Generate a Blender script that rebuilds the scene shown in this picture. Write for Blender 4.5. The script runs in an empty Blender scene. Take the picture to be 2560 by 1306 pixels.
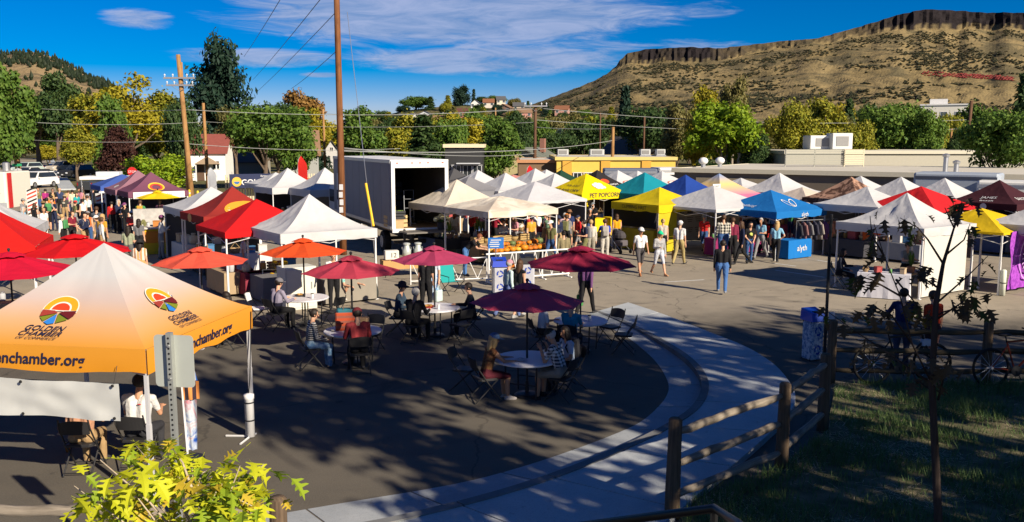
import bpy, bmesh, math, random
import numpy as np
from mathutils import Vector, Matrix, noise
random.seed(7); RNG = np.random.default_rng(7)
R = math.radians
S = bpy.context.scene
COL = S.collection
# ---------------------------------------------------------------- camera
CH, PITCH, FPX = 4.85, R(7.77), 2200.0
cd = bpy.data.cameras.new('camera'); cam = bpy.data.objects.new('camera', cd); COL.objects.link(cam)
cam.location = (0, 0, CH); cam.rotation_euler = (R(90) - PITCH, 0, 0)
cd.sensor_width = 36; cd.lens = FPX / 2560 * 36; cd.clip_start = .1; cd.clip_end = 20000
S.camera = cam
def ray(px, py):
    a = (px - 1280) / FPX; b = (653 - py) / FPX
    return a, math.cos(PITCH) + b * math.sin(PITCH), b * math.cos(PITCH) - math.sin(PITCH)
def G(px, py, z=0.0):                      # photo pixel -> point on the level z
    a, y, dz = ray(px, py); t = (z - CH) / dz
    return Vector((a * t, y * t, z))
def A(px, py, D):                          # photo pixel -> point at the distance D
    a, y, dz = ray(px, py); t = D / y
    return Vector((a * t, D, CH + dz * t))
# ---------------------------------------------------------------- sun, sky, exposure
SUN_EL = R(28); SUN_XY = Vector((.69, -.72)).normalized()
sd = Vector((SUN_XY.x * math.cos(SUN_EL), SUN_XY.y * math.cos(SUN_EL), math.sin(SUN_EL)))
sl = bpy.data.lights.new('sun', 'SUN'); sl.energy = 4.6; sl.angle = R(.5); sl.color = (1, .87, .68)
so = bpy.data.objects.new('sun', sl); COL.objects.link(so)
so.rotation_euler = (-sd).to_track_quat('-Z', 'Y').to_euler()
S.view_settings.view_transform = 'Standard'; S.view_settings.look = 'None'
S.view_settings.exposure = 1.0; S.view_settings.gamma = 1
S.view_settings.use_curve_mapping = False
W = bpy.data.worlds.new('World'); S.world = W; W.use_nodes = True
nt = W.node_tree; nt.nodes.clear()
def nd(t, ty, **kw):
    n = t.nodes.new(ty)
    for k, v in kw.items(): setattr(n, k, v)
    return n
class NB:                                   # tiny node-maths helper
    def __init__(s, t): s.t = t
    def put(s, sock, v):
        if isinstance(v, (int, float)): sock.default_value = v
        else: s.t.links.new(v, sock)
    def m(s, op, a, b=0.0, clamp=False):
        n = nd(s.t, 'ShaderNodeMath', operation=op, use_clamp=clamp); s.put(n.inputs[0], a); s.put(n.inputs[1], b); return n.outputs[0]
    def mix(s, f, a, b, mode='MIX'):
        n = nd(s.t, 'ShaderNodeMixRGB', blend_type=mode); s.put(n.inputs[0], f)
        for i, v in ((1, a), (2, b)):
            if isinstance(v, tuple): n.inputs[i].default_value = (*v[:3], 1)
            else: s.t.links.new(v, n.inputs[i])
        return n.outputs[0]
    def noise(s, vec, scale, detail=4, rough=.5, dist=0.0):
        n = nd(s.t, 'ShaderNodeTexNoise'); n.inputs['Scale'].default_value = scale; n.inputs['Detail'].default_value = detail
        n.inputs['Roughness'].default_value = rough; n.inputs['Distortion'].default_value = dist
        if vec is not None: s.t.links.new(vec, n.inputs['Vector'])
        return n.outputs['Fac']
    def comb(s, x, y, z):
        n = nd(s.t, 'ShaderNodeCombineXYZ')
        for i, v in enumerate((x, y, z)): s.put(n.inputs[i], v)
        return n.outputs[0]
    def ramp(s, f, stops, interp='LINEAR'):
        n = nd(s.t, 'ShaderNodeValToRGB'); s.t.links.new(f, n.inputs[0]); r = n.color_ramp; r.interpolation = interp
        while len(r.elements) < len(stops): r.elements.new(.5)
        for e, (p, c) in zip(r.elements, stops):
            e.position = p; e.color = (*c[:3], 1) if isinstance(c, tuple) else (c, c, c, 1)
        return n.outputs[0]
    def rng(s, f, a, b, c=0.0, d=1.0, smooth=True):
        n = nd(s.t, 'ShaderNodeMapRange', interpolation_type='SMOOTHSTEP' if smooth else 'LINEAR')
        s.put(n.inputs[0], f)
        for i, v in enumerate((a, b, c, d)): n.inputs[i + 1].default_value = v
        return n.outputs[0]
b = NB(nt)
sky = nd(nt, 'ShaderNodeTexSky', sky_type='NISHITA', sun_disc=False)
sky.sun_elevation = SUN_EL; sky.sun_rotation = math.atan2(SUN_XY.x, SUN_XY.y)
sky.altitude = 1700; sky.air_density = 1.0; sky.dust_density = .15; sky.ozone_density = 3.0
hs = nd(nt, 'ShaderNodeHueSaturation'); hs.inputs['Saturation'].default_value = 2.15; hs.inputs['Value'].default_value = .78
nt.links.new(sky.outputs[0], hs.inputs['Color'])
tc = nd(nt, 'ShaderNodeTexCoord'); sx = nd(nt, 'ShaderNodeSeparateXYZ'); nt.links.new(tc.outputs['Generated'], sx.inputs[0])
az = b.m('ARCTAN2', sx.outputs[0], sx.outputs[1]); el = sx.outputs[2]
cv = b.comb(b.m('MULTIPLY', az, 5.0), b.m('MULTIPLY', el, 30.0), 0.0)
cv2 = b.comb(b.m('MULTIPLY', az, 1.5), b.m('MULTIPLY', el, 4.0), 3.0)
n1 = b.noise(cv, 2.2, 12, .68, .9); n2 = b.noise(cv2, 1.2, 3, .5)
msk = None
for px, py, rx, ry, am in ((640, 145, 230, 26, .8), (1120, 40, 620, 85, 1.0), (1230, 150, 420, 45, .85), (1000, 90, 420, 40, .5), (350, 48, 95, 28, .7),
                           (1770, 25, 90, 26, .5), (1650, 130, 330, 35, .55), (470, 145, 60, 14, .6), (800, 188, 60, 8, .8), (760, 20, 260, 40, .5), (1420, 110, 300, 60, .45)):
    rx_, ry_, rz_ = ray(px, py); L_ = math.sqrt(rx_ * rx_ + ry_ * ry_ + rz_ * rz_)
    a0, e0 = math.atan2(rx_, ry_), rz_ / L_
    u = b.m('POWER', b.m('ABSOLUTE', b.m('DIVIDE', b.m('SUBTRACT', az, a0), rx / FPX)), 2.0)
    v = b.m('POWER', b.m('ABSOLUTE', b.m('DIVIDE', b.m('SUBTRACT', el, e0), ry / FPX)), 2.0)
    e = b.m('MULTIPLY', b.m('SUBTRACT', 1.15, b.m('ADD', u, v), True), am)
    msk = e if msk is None else b.m('MAXIMUM', msk, e)
far = b.rng(n2, .45, .75, 0, .8); far = b.m('MULTIPLY', far, b.rng(el, .17, .3))     # scattered cloud goes on above the frame
msk = b.m('MAXIMUM', msk, far)
den = b.m('ADD', b.m('MULTIPLY', msk, .55), b.m('MULTIPLY', n1, .9))
cl = b.m('MULTIPLY', b.rng(den, .56, .92), b.rng(msk, .02, .35))
cl = b.m('MULTIPLY', cl, .8)
cc = b.mix(b.rng(n1, .3, .7), (1.6, 2.5, 4.4), (3.4, 3.9, 5.6))
skb = b.mix(1.0, hs.outputs[0], (.8, .6, .84), 'MULTIPLY')
skc = b.mix(cl, skb, cc)
bg = nd(nt, 'ShaderNodeBackground'); bg.inputs[1].default_value = .065
wo = nd(nt, 'ShaderNodeOutputWorld'); nt.links.new(skc, bg.inputs[0]); nt.links.new(bg.outputs[0], wo.inputs[0])
# ---------------------------------------------------------------- materials
MC = {}
def new_mat(name):
    m = bpy.data.materials.new(name); m.use_nodes = True; t = m.node_tree; t.nodes.clear()
    o = nd(t, 'ShaderNodeOutputMaterial'); return m, t, NB(t), o
def obj_co(t): return nd(t, 'ShaderNodeTexCoord').outputs['Object']
def M(col, rough=.75, var=.1, scale=6.0, metal=0.0, spec=.3, bump=0.0, transl=0.0, bscale=None):
    """plain paint, cloth, plastic or metal with a little wear"""
    k = (tuple(round(c, 4) for c in col), rough, var, scale, metal, spec, bump, transl)
    if k in MC: return MC[k]
    m, t, q, o = new_mat('mat'); co = obj_co(t)
    c = q.mix(q.noise(co, scale, 5, .6), tuple(x * (1 - var) for x in col), tuple(min(1, x * (1 + var)) for x in col))
    p = nd(t, 'ShaderNodeBsdfPrincipled'); t.links.new(c, p.inputs['Base Color'])
    p.inputs['Roughness'].default_value = rough; p.inputs['Metallic'].default_value = metal; p.inputs['Specular IOR Level'].default_value = spec
    if bump:
        bn = nd(t, 'ShaderNodeBump'); bn.inputs['Strength'].default_value = bump; bn.inputs['Distance'].default_value = .05 if transl else .02
        t.links.new(q.noise(co, bscale or scale * 4, 4), bn.inputs['Height']); t.links.new(bn.outputs[0], p.inputs['Normal'])
    s = p.outputs[0]
    if transl:
        tr = nd(t, 'ShaderNodeBsdfTranslucent'); t.links.new(c, tr.inputs[0]); mx = nd(t, 'ShaderNodeMixShader'); mx.inputs[0].default_value = transl
        t.links.new(s, mx.inputs[1]); t.links.new(tr.outputs[0], mx.inputs[2]); s = mx.outputs[0]
    t.links.new(s, o.inputs[0]); MC[k] = m; return m
def FAB(col): return M(col, .85, .1, 1.6, spec=.15, bump=.55, transl=.14, bscale=3.5)     # tent and parasol cloth
def LEAF(c1, c2, tr=.3):
    k = ('leaf', c1, c2)
    if k in MC: return MC[k]
    m, t, q, o = new_mat('leaf'); g = nd(t, 'ShaderNodeNewGeometry')
    c = q.mix(g.outputs['Random Per Island'], c1, c2)
    oi = nd(t, 'ShaderNodeObjectInfo'); c = q.mix(q.m('MULTIPLY', oi.outputs['Random'], .35), c, tuple(x * .7 for x in c1))
    p = nd(t, 'ShaderNodeBsdfPrincipled'); t.links.new(c, p.inputs['Base Color']); p.inputs['Roughness'].default_value = .6; p.inputs['Specular IOR Level'].default_value = .2
    tl = nd(t, 'ShaderNodeBsdfTranslucent'); t.links.new(c, tl.inputs[0]); mx = nd(t, 'ShaderNodeMixShader'); mx.inputs[0].default_value = tr
    t.links.new(p.outputs[0], mx.inputs[1]); t.links.new(tl.outputs[0], mx.inputs[2]); t.links.new(mx.outputs[0], o.inputs[0])
    MC[k] = m; return m
def PATT(kind, c1, c2, c3=None, scale=10.0):
    """printed or woven cloth patterns"""
    k = (kind, c1, c2, c3, scale)
    if k in MC: return MC[k]
    m, t, q, o = new_mat('cloth'); co = obj_co(t); s = nd(t, 'ShaderNodeSeparateXYZ'); t.links.new(co, s.inputs[0])
    X, Y, Z = s.outputs
    def st(v, f, th=.5): return q.m('GREATER_THAN', q.m('FRACT', q.m('MULTIPLY', q.m('ADD', v, 50.0), f)), th)
    if kind == 'plaid':
        a = st(q.m('ADD', X, q.m('MULTIPLY', Y, .6)), scale); d = st(Z, scale)
        c = q.mix(q.m('MULTIPLY', q.m('ADD', a, d), .5), c1, c2)
    elif kind == 'stripe': c = q.mix(st(Z, scale), c1, c2)
    elif kind == 'vstripe': c = q.mix(st(X, scale), c1, c2)
    elif kind == 'half': c = q.mix(q.m('GREATER_THAN', Z, scale), c1, c2)
    elif kind == 'blot': c = q.mix(q.rng(q.noise(co, scale, 5, .6, .8), .42, .58), c1, c2)
    elif kind == 'tie':
        c = q.ramp(q.noise(co, scale, 3, .5, 1.5), [(.3, c1), (.5, c2), (.68, c3 or c1)])
    elif kind == 'grad': c = q.ramp(q.m('DIVIDE', q.m('SUBTRACT', Z, scale), 1.15), [(0, c1), (.45, c2), (1, c3)])
    p = nd(t, 'ShaderNodeBsdfPrincipled'); t.links.new(c, p.inputs['Base Color']); p.inputs['Roughness'].default_value = .85; p.inputs['Specular IOR Level'].default_value = .15
    bn = nd(t, 'ShaderNodeBump'); bn.inputs['Strength'].default_value = .2; bn.inputs['Distance'].default_value = .02
    t.links.new(q.noise(co, 7.0, 3), bn.inputs['Height']); t.links.new(bn.outputs[0], p.inputs['Normal'])
    t.links.new(p.outputs[0], o.inputs[0]); MC[k] = m; return m
def WOOD(c1, c2, scale=1.0, axis=2):
    k = ('wood', c1, c2, scale, axis)
    if k in MC: return MC[k]
    m, t, q, o = new_mat('wood'); co = obj_co(t); mp = nd(t, 'ShaderNodeMapping'); t.links.new(co, mp.inputs[0])
    sc = [18 * scale] * 3; sc[axis] = 1.2 * scale; mp.inputs['Scale'].default_value = sc
    n_ = q.noise(mp.outputs[0], 1.5, 6, .65, .4); c = q.ramp(n_, [(.3, c1), (.7, c2)])
    c = q.mix(q.rng(q.noise(co, 2.0, 4), .5, .75, 0, .5), c, tuple(x * .5 for x in c1))
    p = nd(t, 'ShaderNodeBsdfPrincipled'); t.links.new(c, p.inputs['Base Color']); p.inputs['Roughness'].default_value = .85; p.inputs['Specular IOR Level'].default_value = .15
    bn = nd(t, 'ShaderNodeBump'); bn.inputs['Strength'].default_value = .5; bn.inputs['Distance'].default_value = .01
    t.links.new(n_, bn.inputs['Height']); t.links.new(bn.outputs[0], p.inputs['Normal']); t.links.new(p.outputs[0], o.inputs[0]); MC[k] = m; return m
WHITE = M((.6, .6, .6)); STEEL = M((.45, .46, .48), .4, .1, 5, .8); BLACK = M((.012, .012, .014), .55); DKMET = M((.03, .03, .032), .45, .2, 9, .3)
PLASTIC_W = M((.66, .66, .68), .4, .04); SKIN1 = M((.5, .27, .17), .6, .08); SKIN2 = M((.33, .17, .1), .6, .08); TYRE = M((.015, .015, .015), .9)
GLASS = M((.02, .025, .03), .08, .1, 2, 0, .9)
# ---------------------------------------------------------------- mesh helpers
class MB:
    def __init__(s): s.v = []; s.f = []; s.mi = []; s.cur = 0
    def mat(s, i): s.cur = i; return s
    def add(s, vs, fs, mtx=None):
        n = len(s.v)
        s.v += [tuple(mtx @ Vector(p)) for p in vs] if mtx is not None else [tuple(p) for p in vs]
        s.f += [tuple(i + n for i in f) for f in fs]; s.mi += [s.cur] * len(fs); return s
    def box(s, c, d, rz=0.0, mtx=None):
        x, y, z = d[0] / 2, d[1] / 2, d[2] / 2
        vs = [(-x, -y, -z), (x, -y, -z), (x, y, -z), (-x, y, -z), (-x, -y, z), (x, -y, z), (x, y, z), (-x, y, z)]
        m = Matrix.Translation(c) @ Matrix.Rotation(rz, 4, 'Z')
        if mtx is not None: m = mtx @ m
        return s.add(vs, [(0, 3, 2, 1), (4, 5, 6, 7), (0, 1, 5, 4), (1, 2, 6, 5), (2, 3, 7, 6), (3, 0, 4, 7)], m)
    def rbox(s, c, d, r, rz=0.0, mtx=None):
        """box with cut vertical corners and a cut top rim"""
        x, y, z = d[0] / 2, d[1] / 2, d[2] / 2; r = min(r, x * .9, y * .9)
        def ring(k, zz): return [(-x + k, -y + r, zz), (-x + r, -y + k, zz), (x - r, -y + k, zz), (x - k, -y + r, zz), (x - k, y - r, zz), (x - r, y - k, zz), (-x + r, y - k, zz), (-x + k, y - r, zz)]
        rings = ring(r * .4, -z) + ring(0, -z + r * .5) + ring(0, z - r * .7) + ring(r * .6, z)
        fs = [tuple(range(7, -1, -1)), tuple(range(24, 32))]
        for k in range(3):
            for i in range(8): j = (i + 1) % 8; fs.append((k * 8 + i, k * 8 + j, k * 8 + 8 + j, k * 8 + 8 + i))
        m = Matrix.Translation(c) @ Matrix.Rotation(rz, 4, 'Z')
        if mtx is not None: m = mtx @ m
        return s.add(rings, fs, m)
    def tube(s, pts, rad, n=6, cap=True, jit=0.0):
        pts = [Vector(p) for p in pts]; rad = [rad] * len(pts) if isinstance(rad, (int, float)) else rad
        vs = []; up = Vector((0, 0, 1)); prev = None
        for i, p in enumerate(pts):
            d = (pts[min(i + 1, len(pts) - 1)] - pts[max(i - 1, 0)]).normalized()
            a = prev if prev is not None else (up if abs(d.z) < .9 else Vector((1, 0, 0)))
            x = (a - d * a.dot(d)).normalized(); y = d.cross(x); prev = x
            for k in range(n):
                t = 2 * math.pi * k / n; r = rad[i] * (1 + (random.uniform(-jit, jit) if jit else 0)); vs.append(p + x * (r * math.cos(t)) + y * (r * math.sin(t)))
        fs = []
        for i in range(len(pts) - 1):
            for k in range(n): j = (k + 1) % n; fs.append((i * n + k, i * n + j, i * n + n + j, i * n + n + k))
        if cap: fs += [tuple(range(n - 1, -1, -1)), tuple(range((len(pts) - 1) * n, len(pts) * n))]
        return s.add(vs, fs)
    def lathe(s, prof, n=12, mtx=None, sx=1.0, sy=1.0):
        vs = [(r * math.cos(2 * math.pi * k / n) * sx, r * math.sin(2 * math.pi * k / n) * sy, z) for r, z in prof for k in range(n)]; fs = []
        for i in range(len(prof) - 1):
            for k in range(n): j = (k + 1) % n; fs.append((i * n + k, i * n + j, i * n + n + j, i * n + n + k))
        fs += [tuple(range(n - 1, -1, -1)), tuple(range((len(prof) - 1) * n, len(prof) * n))]
        return s.add(vs, fs, mtx)
    def ball(s, c, r, n=10, m=6, mtx=None, keep=None):
        r = (r, r, r) if isinstance(r, (int, float)) else r; vs = []; fs = []
        for i in range(m + 1):
            t = math.pi * i / m
            for k in range(n): a = 2 * math.pi * k / n; vs.append((c[0] + r[0] * math.sin(t) * math.cos(a), c[1] + r[1] * math.sin(t) * math.sin(a), c[2] + r[2] * math.cos(t)))
        for i in range(m):
            for k in range(n):
                j = (k + 1) % n; f = (i * n + k, i * n + n + k, i * n + n + j, i * n + j)
                if keep is None or keep(*[sum(vs[q][d] for q in f) / 4 - c[d] for d in range(3)]): fs.append(f)
        return s.add(vs, fs, mtx)
    def prism(s, poly, h0, h1, mtx=None):
        """polygon in xy pulled from h0 to h1"""
        n = len(poly); vs = [(x, y, h0) for x, y in poly] + [(x, y, h1) for x, y in poly]
        return s.add(vs, [tuple(range(n - 1, -1, -1)), tuple(range(n, 2 * n))] + [(i, (i + 1) % n, n + (i + 1) % n, n + i) for i in range(n)], mtx)
    def quad(s, a, b_, c, d): return s.add([a, b_, c, d], [(0, 1, 2, 3)])
    def build(s, name, mat, parent=None, smooth=False):
        me = bpy.data.meshes.new(name); me.from_pydata(s.v, [], s.f)
        for m in (mat if isinstance(mat, (list, tuple)) else [mat]): me.materials.append(m)
        if any(s.mi): me.polygons.foreach_set('material_index', s.mi)
        if smooth: me.polygons.foreach_set('use_smooth', [True] * len(s.f))
        me.update(); o = bpy.data.objects.new(name, me); COL.objects.link(o)
        if parent is not None: o.parent = parent
        return o
def MX(loc=(0, 0, 0), rx=0.0, ry=0.0, rz=0.0, sc=None):
    m = Matrix.Translation(loc) @ Matrix.Rotation(rz, 4, 'Z') @ Matrix.Rotation(ry, 4, 'Y') @ Matrix.Rotation(rx, 4, 'X')
    return m @ Matrix.Diagonal((*sc, 1)) if sc else m
SEEN_LABELS = {}
def tag(o, label, cat, group=None):
    o['label'] = label; o['category'] = cat
    if group: o['group'] = group
    SEEN_LABELS.setdefault(label, []).append(o.name); return o
def struct(o): o['kind'] = 'structure'; return o
def thing(name, label, cat, loc=(0, 0, 0), rz=0.0, group=None):
    o = bpy.data.objects.new(name, None); COL.objects.link(o); o.empty_display_size = .2
    o.location = loc; o.rotation_euler = (0, 0, rz); return tag(o, label, cat, group)
KIDS = {}
def copy_tree(o, parent=None):
    c = o.copy(); COL.objects.link(c)
    if parent is not None: c.parent = parent
    for ch in o.children: copy_tree(ch, c)
    return c
def mesh_obj(name, me, parent=None):
    o = bpy.data.objects.new(name, me); COL.objects.link(o)
    if parent is not None: o.parent = parent
    return o
def text_mesh(txt, size=1.0, shear=0.0, bold=0.0):
    """flat lettering as (verts, faces), centred on its width, baseline at 0"""
    k = ('txt', txt, shear, bold)
    if k not in MC:
        cu = bpy.data.curves.new('lettering', 'FONT'); cu.body = txt; cu.align_x = 'CENTER'; cu.shear = shear; cu.offset = bold; cu.resolution_u = 3; cu.size = 1
        o = bpy.data.objects.new('lettering', cu); COL.objects.link(o)
        me = o.to_mesh(); MC[k] = ([tuple(v.co) for v in me.vertices], [tuple(p.vertices) for p in me.polygons]); o.to_mesh_clear()
        bpy.data.objects.remove(o); bpy.data.curves.remove(cu)
    v, f = MC[k]; return [(x * size, y * size, 0.0) for x, y, z in v], f
def letter(txt, size, mat, parent, mtx, shear=0.0, bold=0.0, name='lettering'):
    v, f = text_mesh(txt, size, shear, bold); mb = MB(); mb.add(v, f, mtx); return mb.build(name, mat, parent)
# ================================================================ GROUND AND TERRAIN
def asphalt_mat():
    m, t, q, o = new_mat('asphalt'); co = obj_co(t)
    big = q.noise(co, .12, 5, .6, .5); mid = q.noise(co, 1.3, 6, .65); fine = q.noise(co, 45.0, 3, .7)
    c = q.ramp(big, [(.3, (.22, .19, .147)), (.7, (.31, .265, .2))])
    c = q.mix(q.rng(mid, .35, .75, 0, .45), c, (.12, .108, .09))
    c = q.mix(q.rng(fine, .35, .7, 0, .55), c, (.36, .32, .26))
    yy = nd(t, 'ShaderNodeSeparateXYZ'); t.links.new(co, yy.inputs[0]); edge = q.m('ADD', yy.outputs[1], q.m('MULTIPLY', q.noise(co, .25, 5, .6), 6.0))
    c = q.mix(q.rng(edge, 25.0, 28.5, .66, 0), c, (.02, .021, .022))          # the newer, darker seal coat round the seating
    v = nd(t, 'ShaderNodeTexVoronoi', feature='DISTANCE_TO_EDGE'); v.inputs['Scale'].default_value = .16; v.inputs['Randomness'].default_value = 1
    wp = nd(t, 'ShaderNodeVectorMath', operation='ADD'); t.links.new(co, wp.inputs[0]); nz = nd(t, 'ShaderNodeTexNoise'); nz.inputs['Scale'].default_value = .9; nz.inputs['Detail'].default_value = 5
    t.links.new(co, nz.inputs['Vector']); t.links.new(nz.outputs['Color'], wp.inputs[1]); t.links.new(wp.outputs[0], v.inputs['Vector'])
    c = q.mix(q.rng(v.outputs['Distance'], .0, .005, .5, 0), c, (.035, .033, .03))
    c = q.mix(q.rng(q.noise(co, .55, 3, .5, 1.2), .62, .7, 0, .4), c, (.05, .046, .042)); c = q.mix(q.rng(q.noise(co, 2.6, 2, .5), .7, .74, 0, .45), c, (.04, .038, .036))
    p = nd(t, 'ShaderNodeBsdfPrincipled'); t.links.new(c, p.inputs['Base Color']); p.inputs['Roughness'].default_value = .92; p.inputs['Specular IOR Level'].default_value = .12
    bn = nd(t, 'ShaderNodeBump'); bn.inputs['Strength'].default_value = .5; bn.inputs['Distance'].default_value = .006
    t.links.new(fine, bn.inputs['Height']); t.links.new(bn.outputs[0], p.inputs['Normal']); t.links.new(p.outputs[0], o.inputs[0]); return m
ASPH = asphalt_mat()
def concrete_mat(c1=(.31, .335, .36), c2=(.42, .445, .46)):
    m, t, q, o = new_mat('concrete'); co = obj_co(t)
    c = q.ramp(q.noise(co, .9, 6, .65), [(.3, c1), (.7, c2)])
    c = q.mix(q.rng(q.noise(co, 60.0, 2), .5, .75, 0, .4), c, (.16, .16, .16)); c = q.mix(q.rng(q.noise(co, 3.0, 5, .7, 1.0), .58, .7, 0, .35), c, (.12, .115, .11))
    p = nd(t, 'ShaderNodeBsdfPrincipled'); t.links.new(c, p.inputs['Base Color']); p.inputs['Roughness'].default_value = .9; p.inputs['Specular IOR Level'].default_value = .15
    bn = nd(t, 'ShaderNodeBump'); bn.inputs['Strength'].default_value = .3; bn.inputs['Distance'].default_value = .004; t.links.new(q.noise(co, 70.0, 3), bn.inputs['Height']); t.links.new(bn.outputs[0], p.inputs['Normal'])
    t.links.new(p.outputs[0], o.inputs[0]); return m
CONC = concrete_mat()
def dirt_mat(c1, c2, sc=.3):
    m, t, q, o = new_mat('earth'); co = obj_co(t)
    c = q.ramp(q.noise(co, sc, 7, .65), [(.3, c1), (.7, c2)])
    p = nd(t, 'ShaderNodeBsdfPrincipled'); t.links.new(c, p.inputs['Base Color']); p.inputs['Roughness'].default_value = .95; p.inputs['Specular IOR Level'].default_value = .1
    t.links.new(p.outputs[0], o.inputs[0]); return m
def sheet(name, pts, z, mat): mb = MB(); mb.add([(x, y, z) for x, y in pts], [tuple(range(len(pts)))]); return struct(mb.build(name, mat))
sheet('ground', [(-9000, -400), (9000, -400), (9000, 9000), (-9000, 9000)], -.03, dirt_mat((.07, .08, .03), (.17, .14, .07), .05))
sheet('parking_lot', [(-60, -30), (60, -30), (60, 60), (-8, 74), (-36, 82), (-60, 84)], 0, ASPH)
st0, st1 = Vector((-47.5, 82)), Vector((-138, 252)); sn = Vector((.88, .47))
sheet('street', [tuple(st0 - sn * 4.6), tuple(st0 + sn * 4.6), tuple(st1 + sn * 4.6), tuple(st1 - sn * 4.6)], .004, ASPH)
# far pavement strips beside the street
for sgn in (-1, 1):
    mb = MB(); a0 = st0 + (st1 - st0) * .02 + sn * sgn * 5.6; a1 = st1 + sn * sgn * 5.6; w = sn * .75
    mb.prism([tuple(p) for p in ((a0 - w, a0 + w, a1 + w, a1 - w) if sgn > 0 else (a0 - w, a0 + w, a1 + w, a1 - w))], -.02, .12); struct(mb.build('pavement', CONC))
# painted bay lines on the lot
LINE = M((.5, .5, .48), .8, .25, 9)
for (xa, ya, xb, yb) in ((1938, 676, 2062, 694), (2042, 651, 2120, 663), (1935, 659, 1990, 666), (1660, 706, 1760, 700), (300, 588, 350, 592), (1110, 652, 1200, 648)):
    p, q2 = G(xa, ya), G(xb, yb); d = (q2 - p).normalized(); n_ = Vector((-d.y, d.x, 0)) * .055
    mb = MB(); mb.add([tuple(p - n_), tuple(q2 - n_), tuple(q2 + n_), tuple(p + n_)], [(0, 1, 2, 3)]); o = struct(mb.build('parking_line', LINE)); o.location.z = .005
def resample(pts, n):
    P = [Vector(p) for p in pts]
    for _ in range(2):                       # corner cutting keeps the curve smooth
        Q = [P[0]]
        for a_, b_ in zip(P, P[1:]): Q += [a_.lerp(b_, .25), a_.lerp(b_, .75)]
        P = Q + [P[-1]]
    L = [0.0]
    for a_, b_ in zip(P, P[1:]): L.append(L[-1] + (b_ - a_).length)
    out = []; j = 0
    for i in range(n):
        t = L[-1] * i / (n - 1)
        while j < len(L) - 2 and L[j + 1] < t: j += 1
        out.append(P[j].lerp(P[j + 1], (t - L[j]) / max(1e-9, L[j + 1] - L[j])))
    return out
NS = 97
inner = resample([(-9.5, 8.6, 0), (-6, 9.6, 0)] + [tuple(G(x, y)) for x, y in ((800, 1268), (1150, 1212), (1310, 1168), (1430, 1128), (1530, 1090), (1600, 1060), (1646, 1020), (1670, 988), (1674, 960), (1646, 909), (1600, 867), (1560, 838), (1510, 812), (1455, 792))], NS)
kerb = resample([(-9.5, 7.9, 0), (-6, 8.9, 0)] + [tuple(G(x, y)) for x, y in ((860, 1345), (1180, 1268), (1330, 1222), (1450, 1178), (1560, 1130), (1628, 1099), (1693, 1062), (1730, 1034), (1753, 997), (1753, 960), (1725, 918), (1670, 876), (1600, 832), (1545, 803), (1490, 780))], NS)
outer = resample([(-9.5, 6.2, 0), (-5, 7.0, 0)] + [tuple(G(x, y)) for x, y in ((1200, 1500), (1640, 1350), (1700, 1292), (1790, 1215), (1890, 1130), (1960, 1065), (1996, 1010), (1967, 955), (1925, 913), (1860, 874), (1776, 839), (1707, 809), (1640, 782), (1570, 757))], NS)
sw = struct(thing('sidewalk', 'x', 'x')); del sw['label'], sw['category']; del SEEN_LABELS['x']
CONG, CONK = concrete_mat((.22, .24, .26), (.33, .35, .37)), concrete_mat((.1, .105, .11), (.19, .195, .2))  # kerb stones coloured darker to stand for shade on the kerb face
def strip(name, L_, R_, z0, z1, i0, i1, cm=None, inset=.014):
    mb = MB(); a_ = [L_[i] for i in range(i0, i1 + 1)]; c_ = [R_[i] for i in range(i0, i1 + 1)]
    d0 = (a_[1] - a_[0]).normalized() * inset; a_[0] = a_[0] + d0; c_[0] = c_[0] + d0; a_[-1] = a_[-1] - d0; c_[-1] = c_[-1] - d0
    n_ = len(a_); zz = [.012 + (z1 - .012) * min(1, (NS - 1 - i) / 22) for i in range(i0, i1 + 1)]; vs = [(p.x, p.y, z) for p, z in zip(a_, zz)] + [(p.x, p.y, z) for p, z in zip(c_, zz)] + [(p.x, p.y, z0) for p in a_] + [(p.x, p.y, z0) for p in c_]
    fs = []
    for i in range(n_ - 1): fs += [(i, i + 1, n_ + i + 1, n_ + i), (2 * n_ + i, 2 * n_ + i + 1, i + 1, i), (n_ + i, n_ + i + 1, 3 * n_ + i + 1, 3 * n_ + i)]
    fs += [(0, n_, 3 * n_, 2 * n_), (n_ - 1, 3 * n_ - 1 - n_ + 0, 3 * n_ - 1 + n_ - 0, 3 * n_ - 1)] if False else [(0, n_, 3 * n_, 2 * n_), (n_ - 1, 3 * n_ - 1, 4 * n_ - 1, 2 * n_ - 1)]
    mb.add(vs, fs); return mb.build(name, cm or CONC, sw)
kerb_top = [k.lerp(o_, .15 / max(.3, (o_ - k).length)) for k, o_ in zip(kerb, outer)]
for i in range(0, NS - 1, 6):
    strip('gutter_slab', inner, kerb, -.01, .008, i, i + 6, CONG); strip('kerb_stone', kerb, kerb_top, -.01, .13, i, i + 6, CONK); strip('paving_slab', kerb_top, outer, -.01, .108, i, i + 6)
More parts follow.
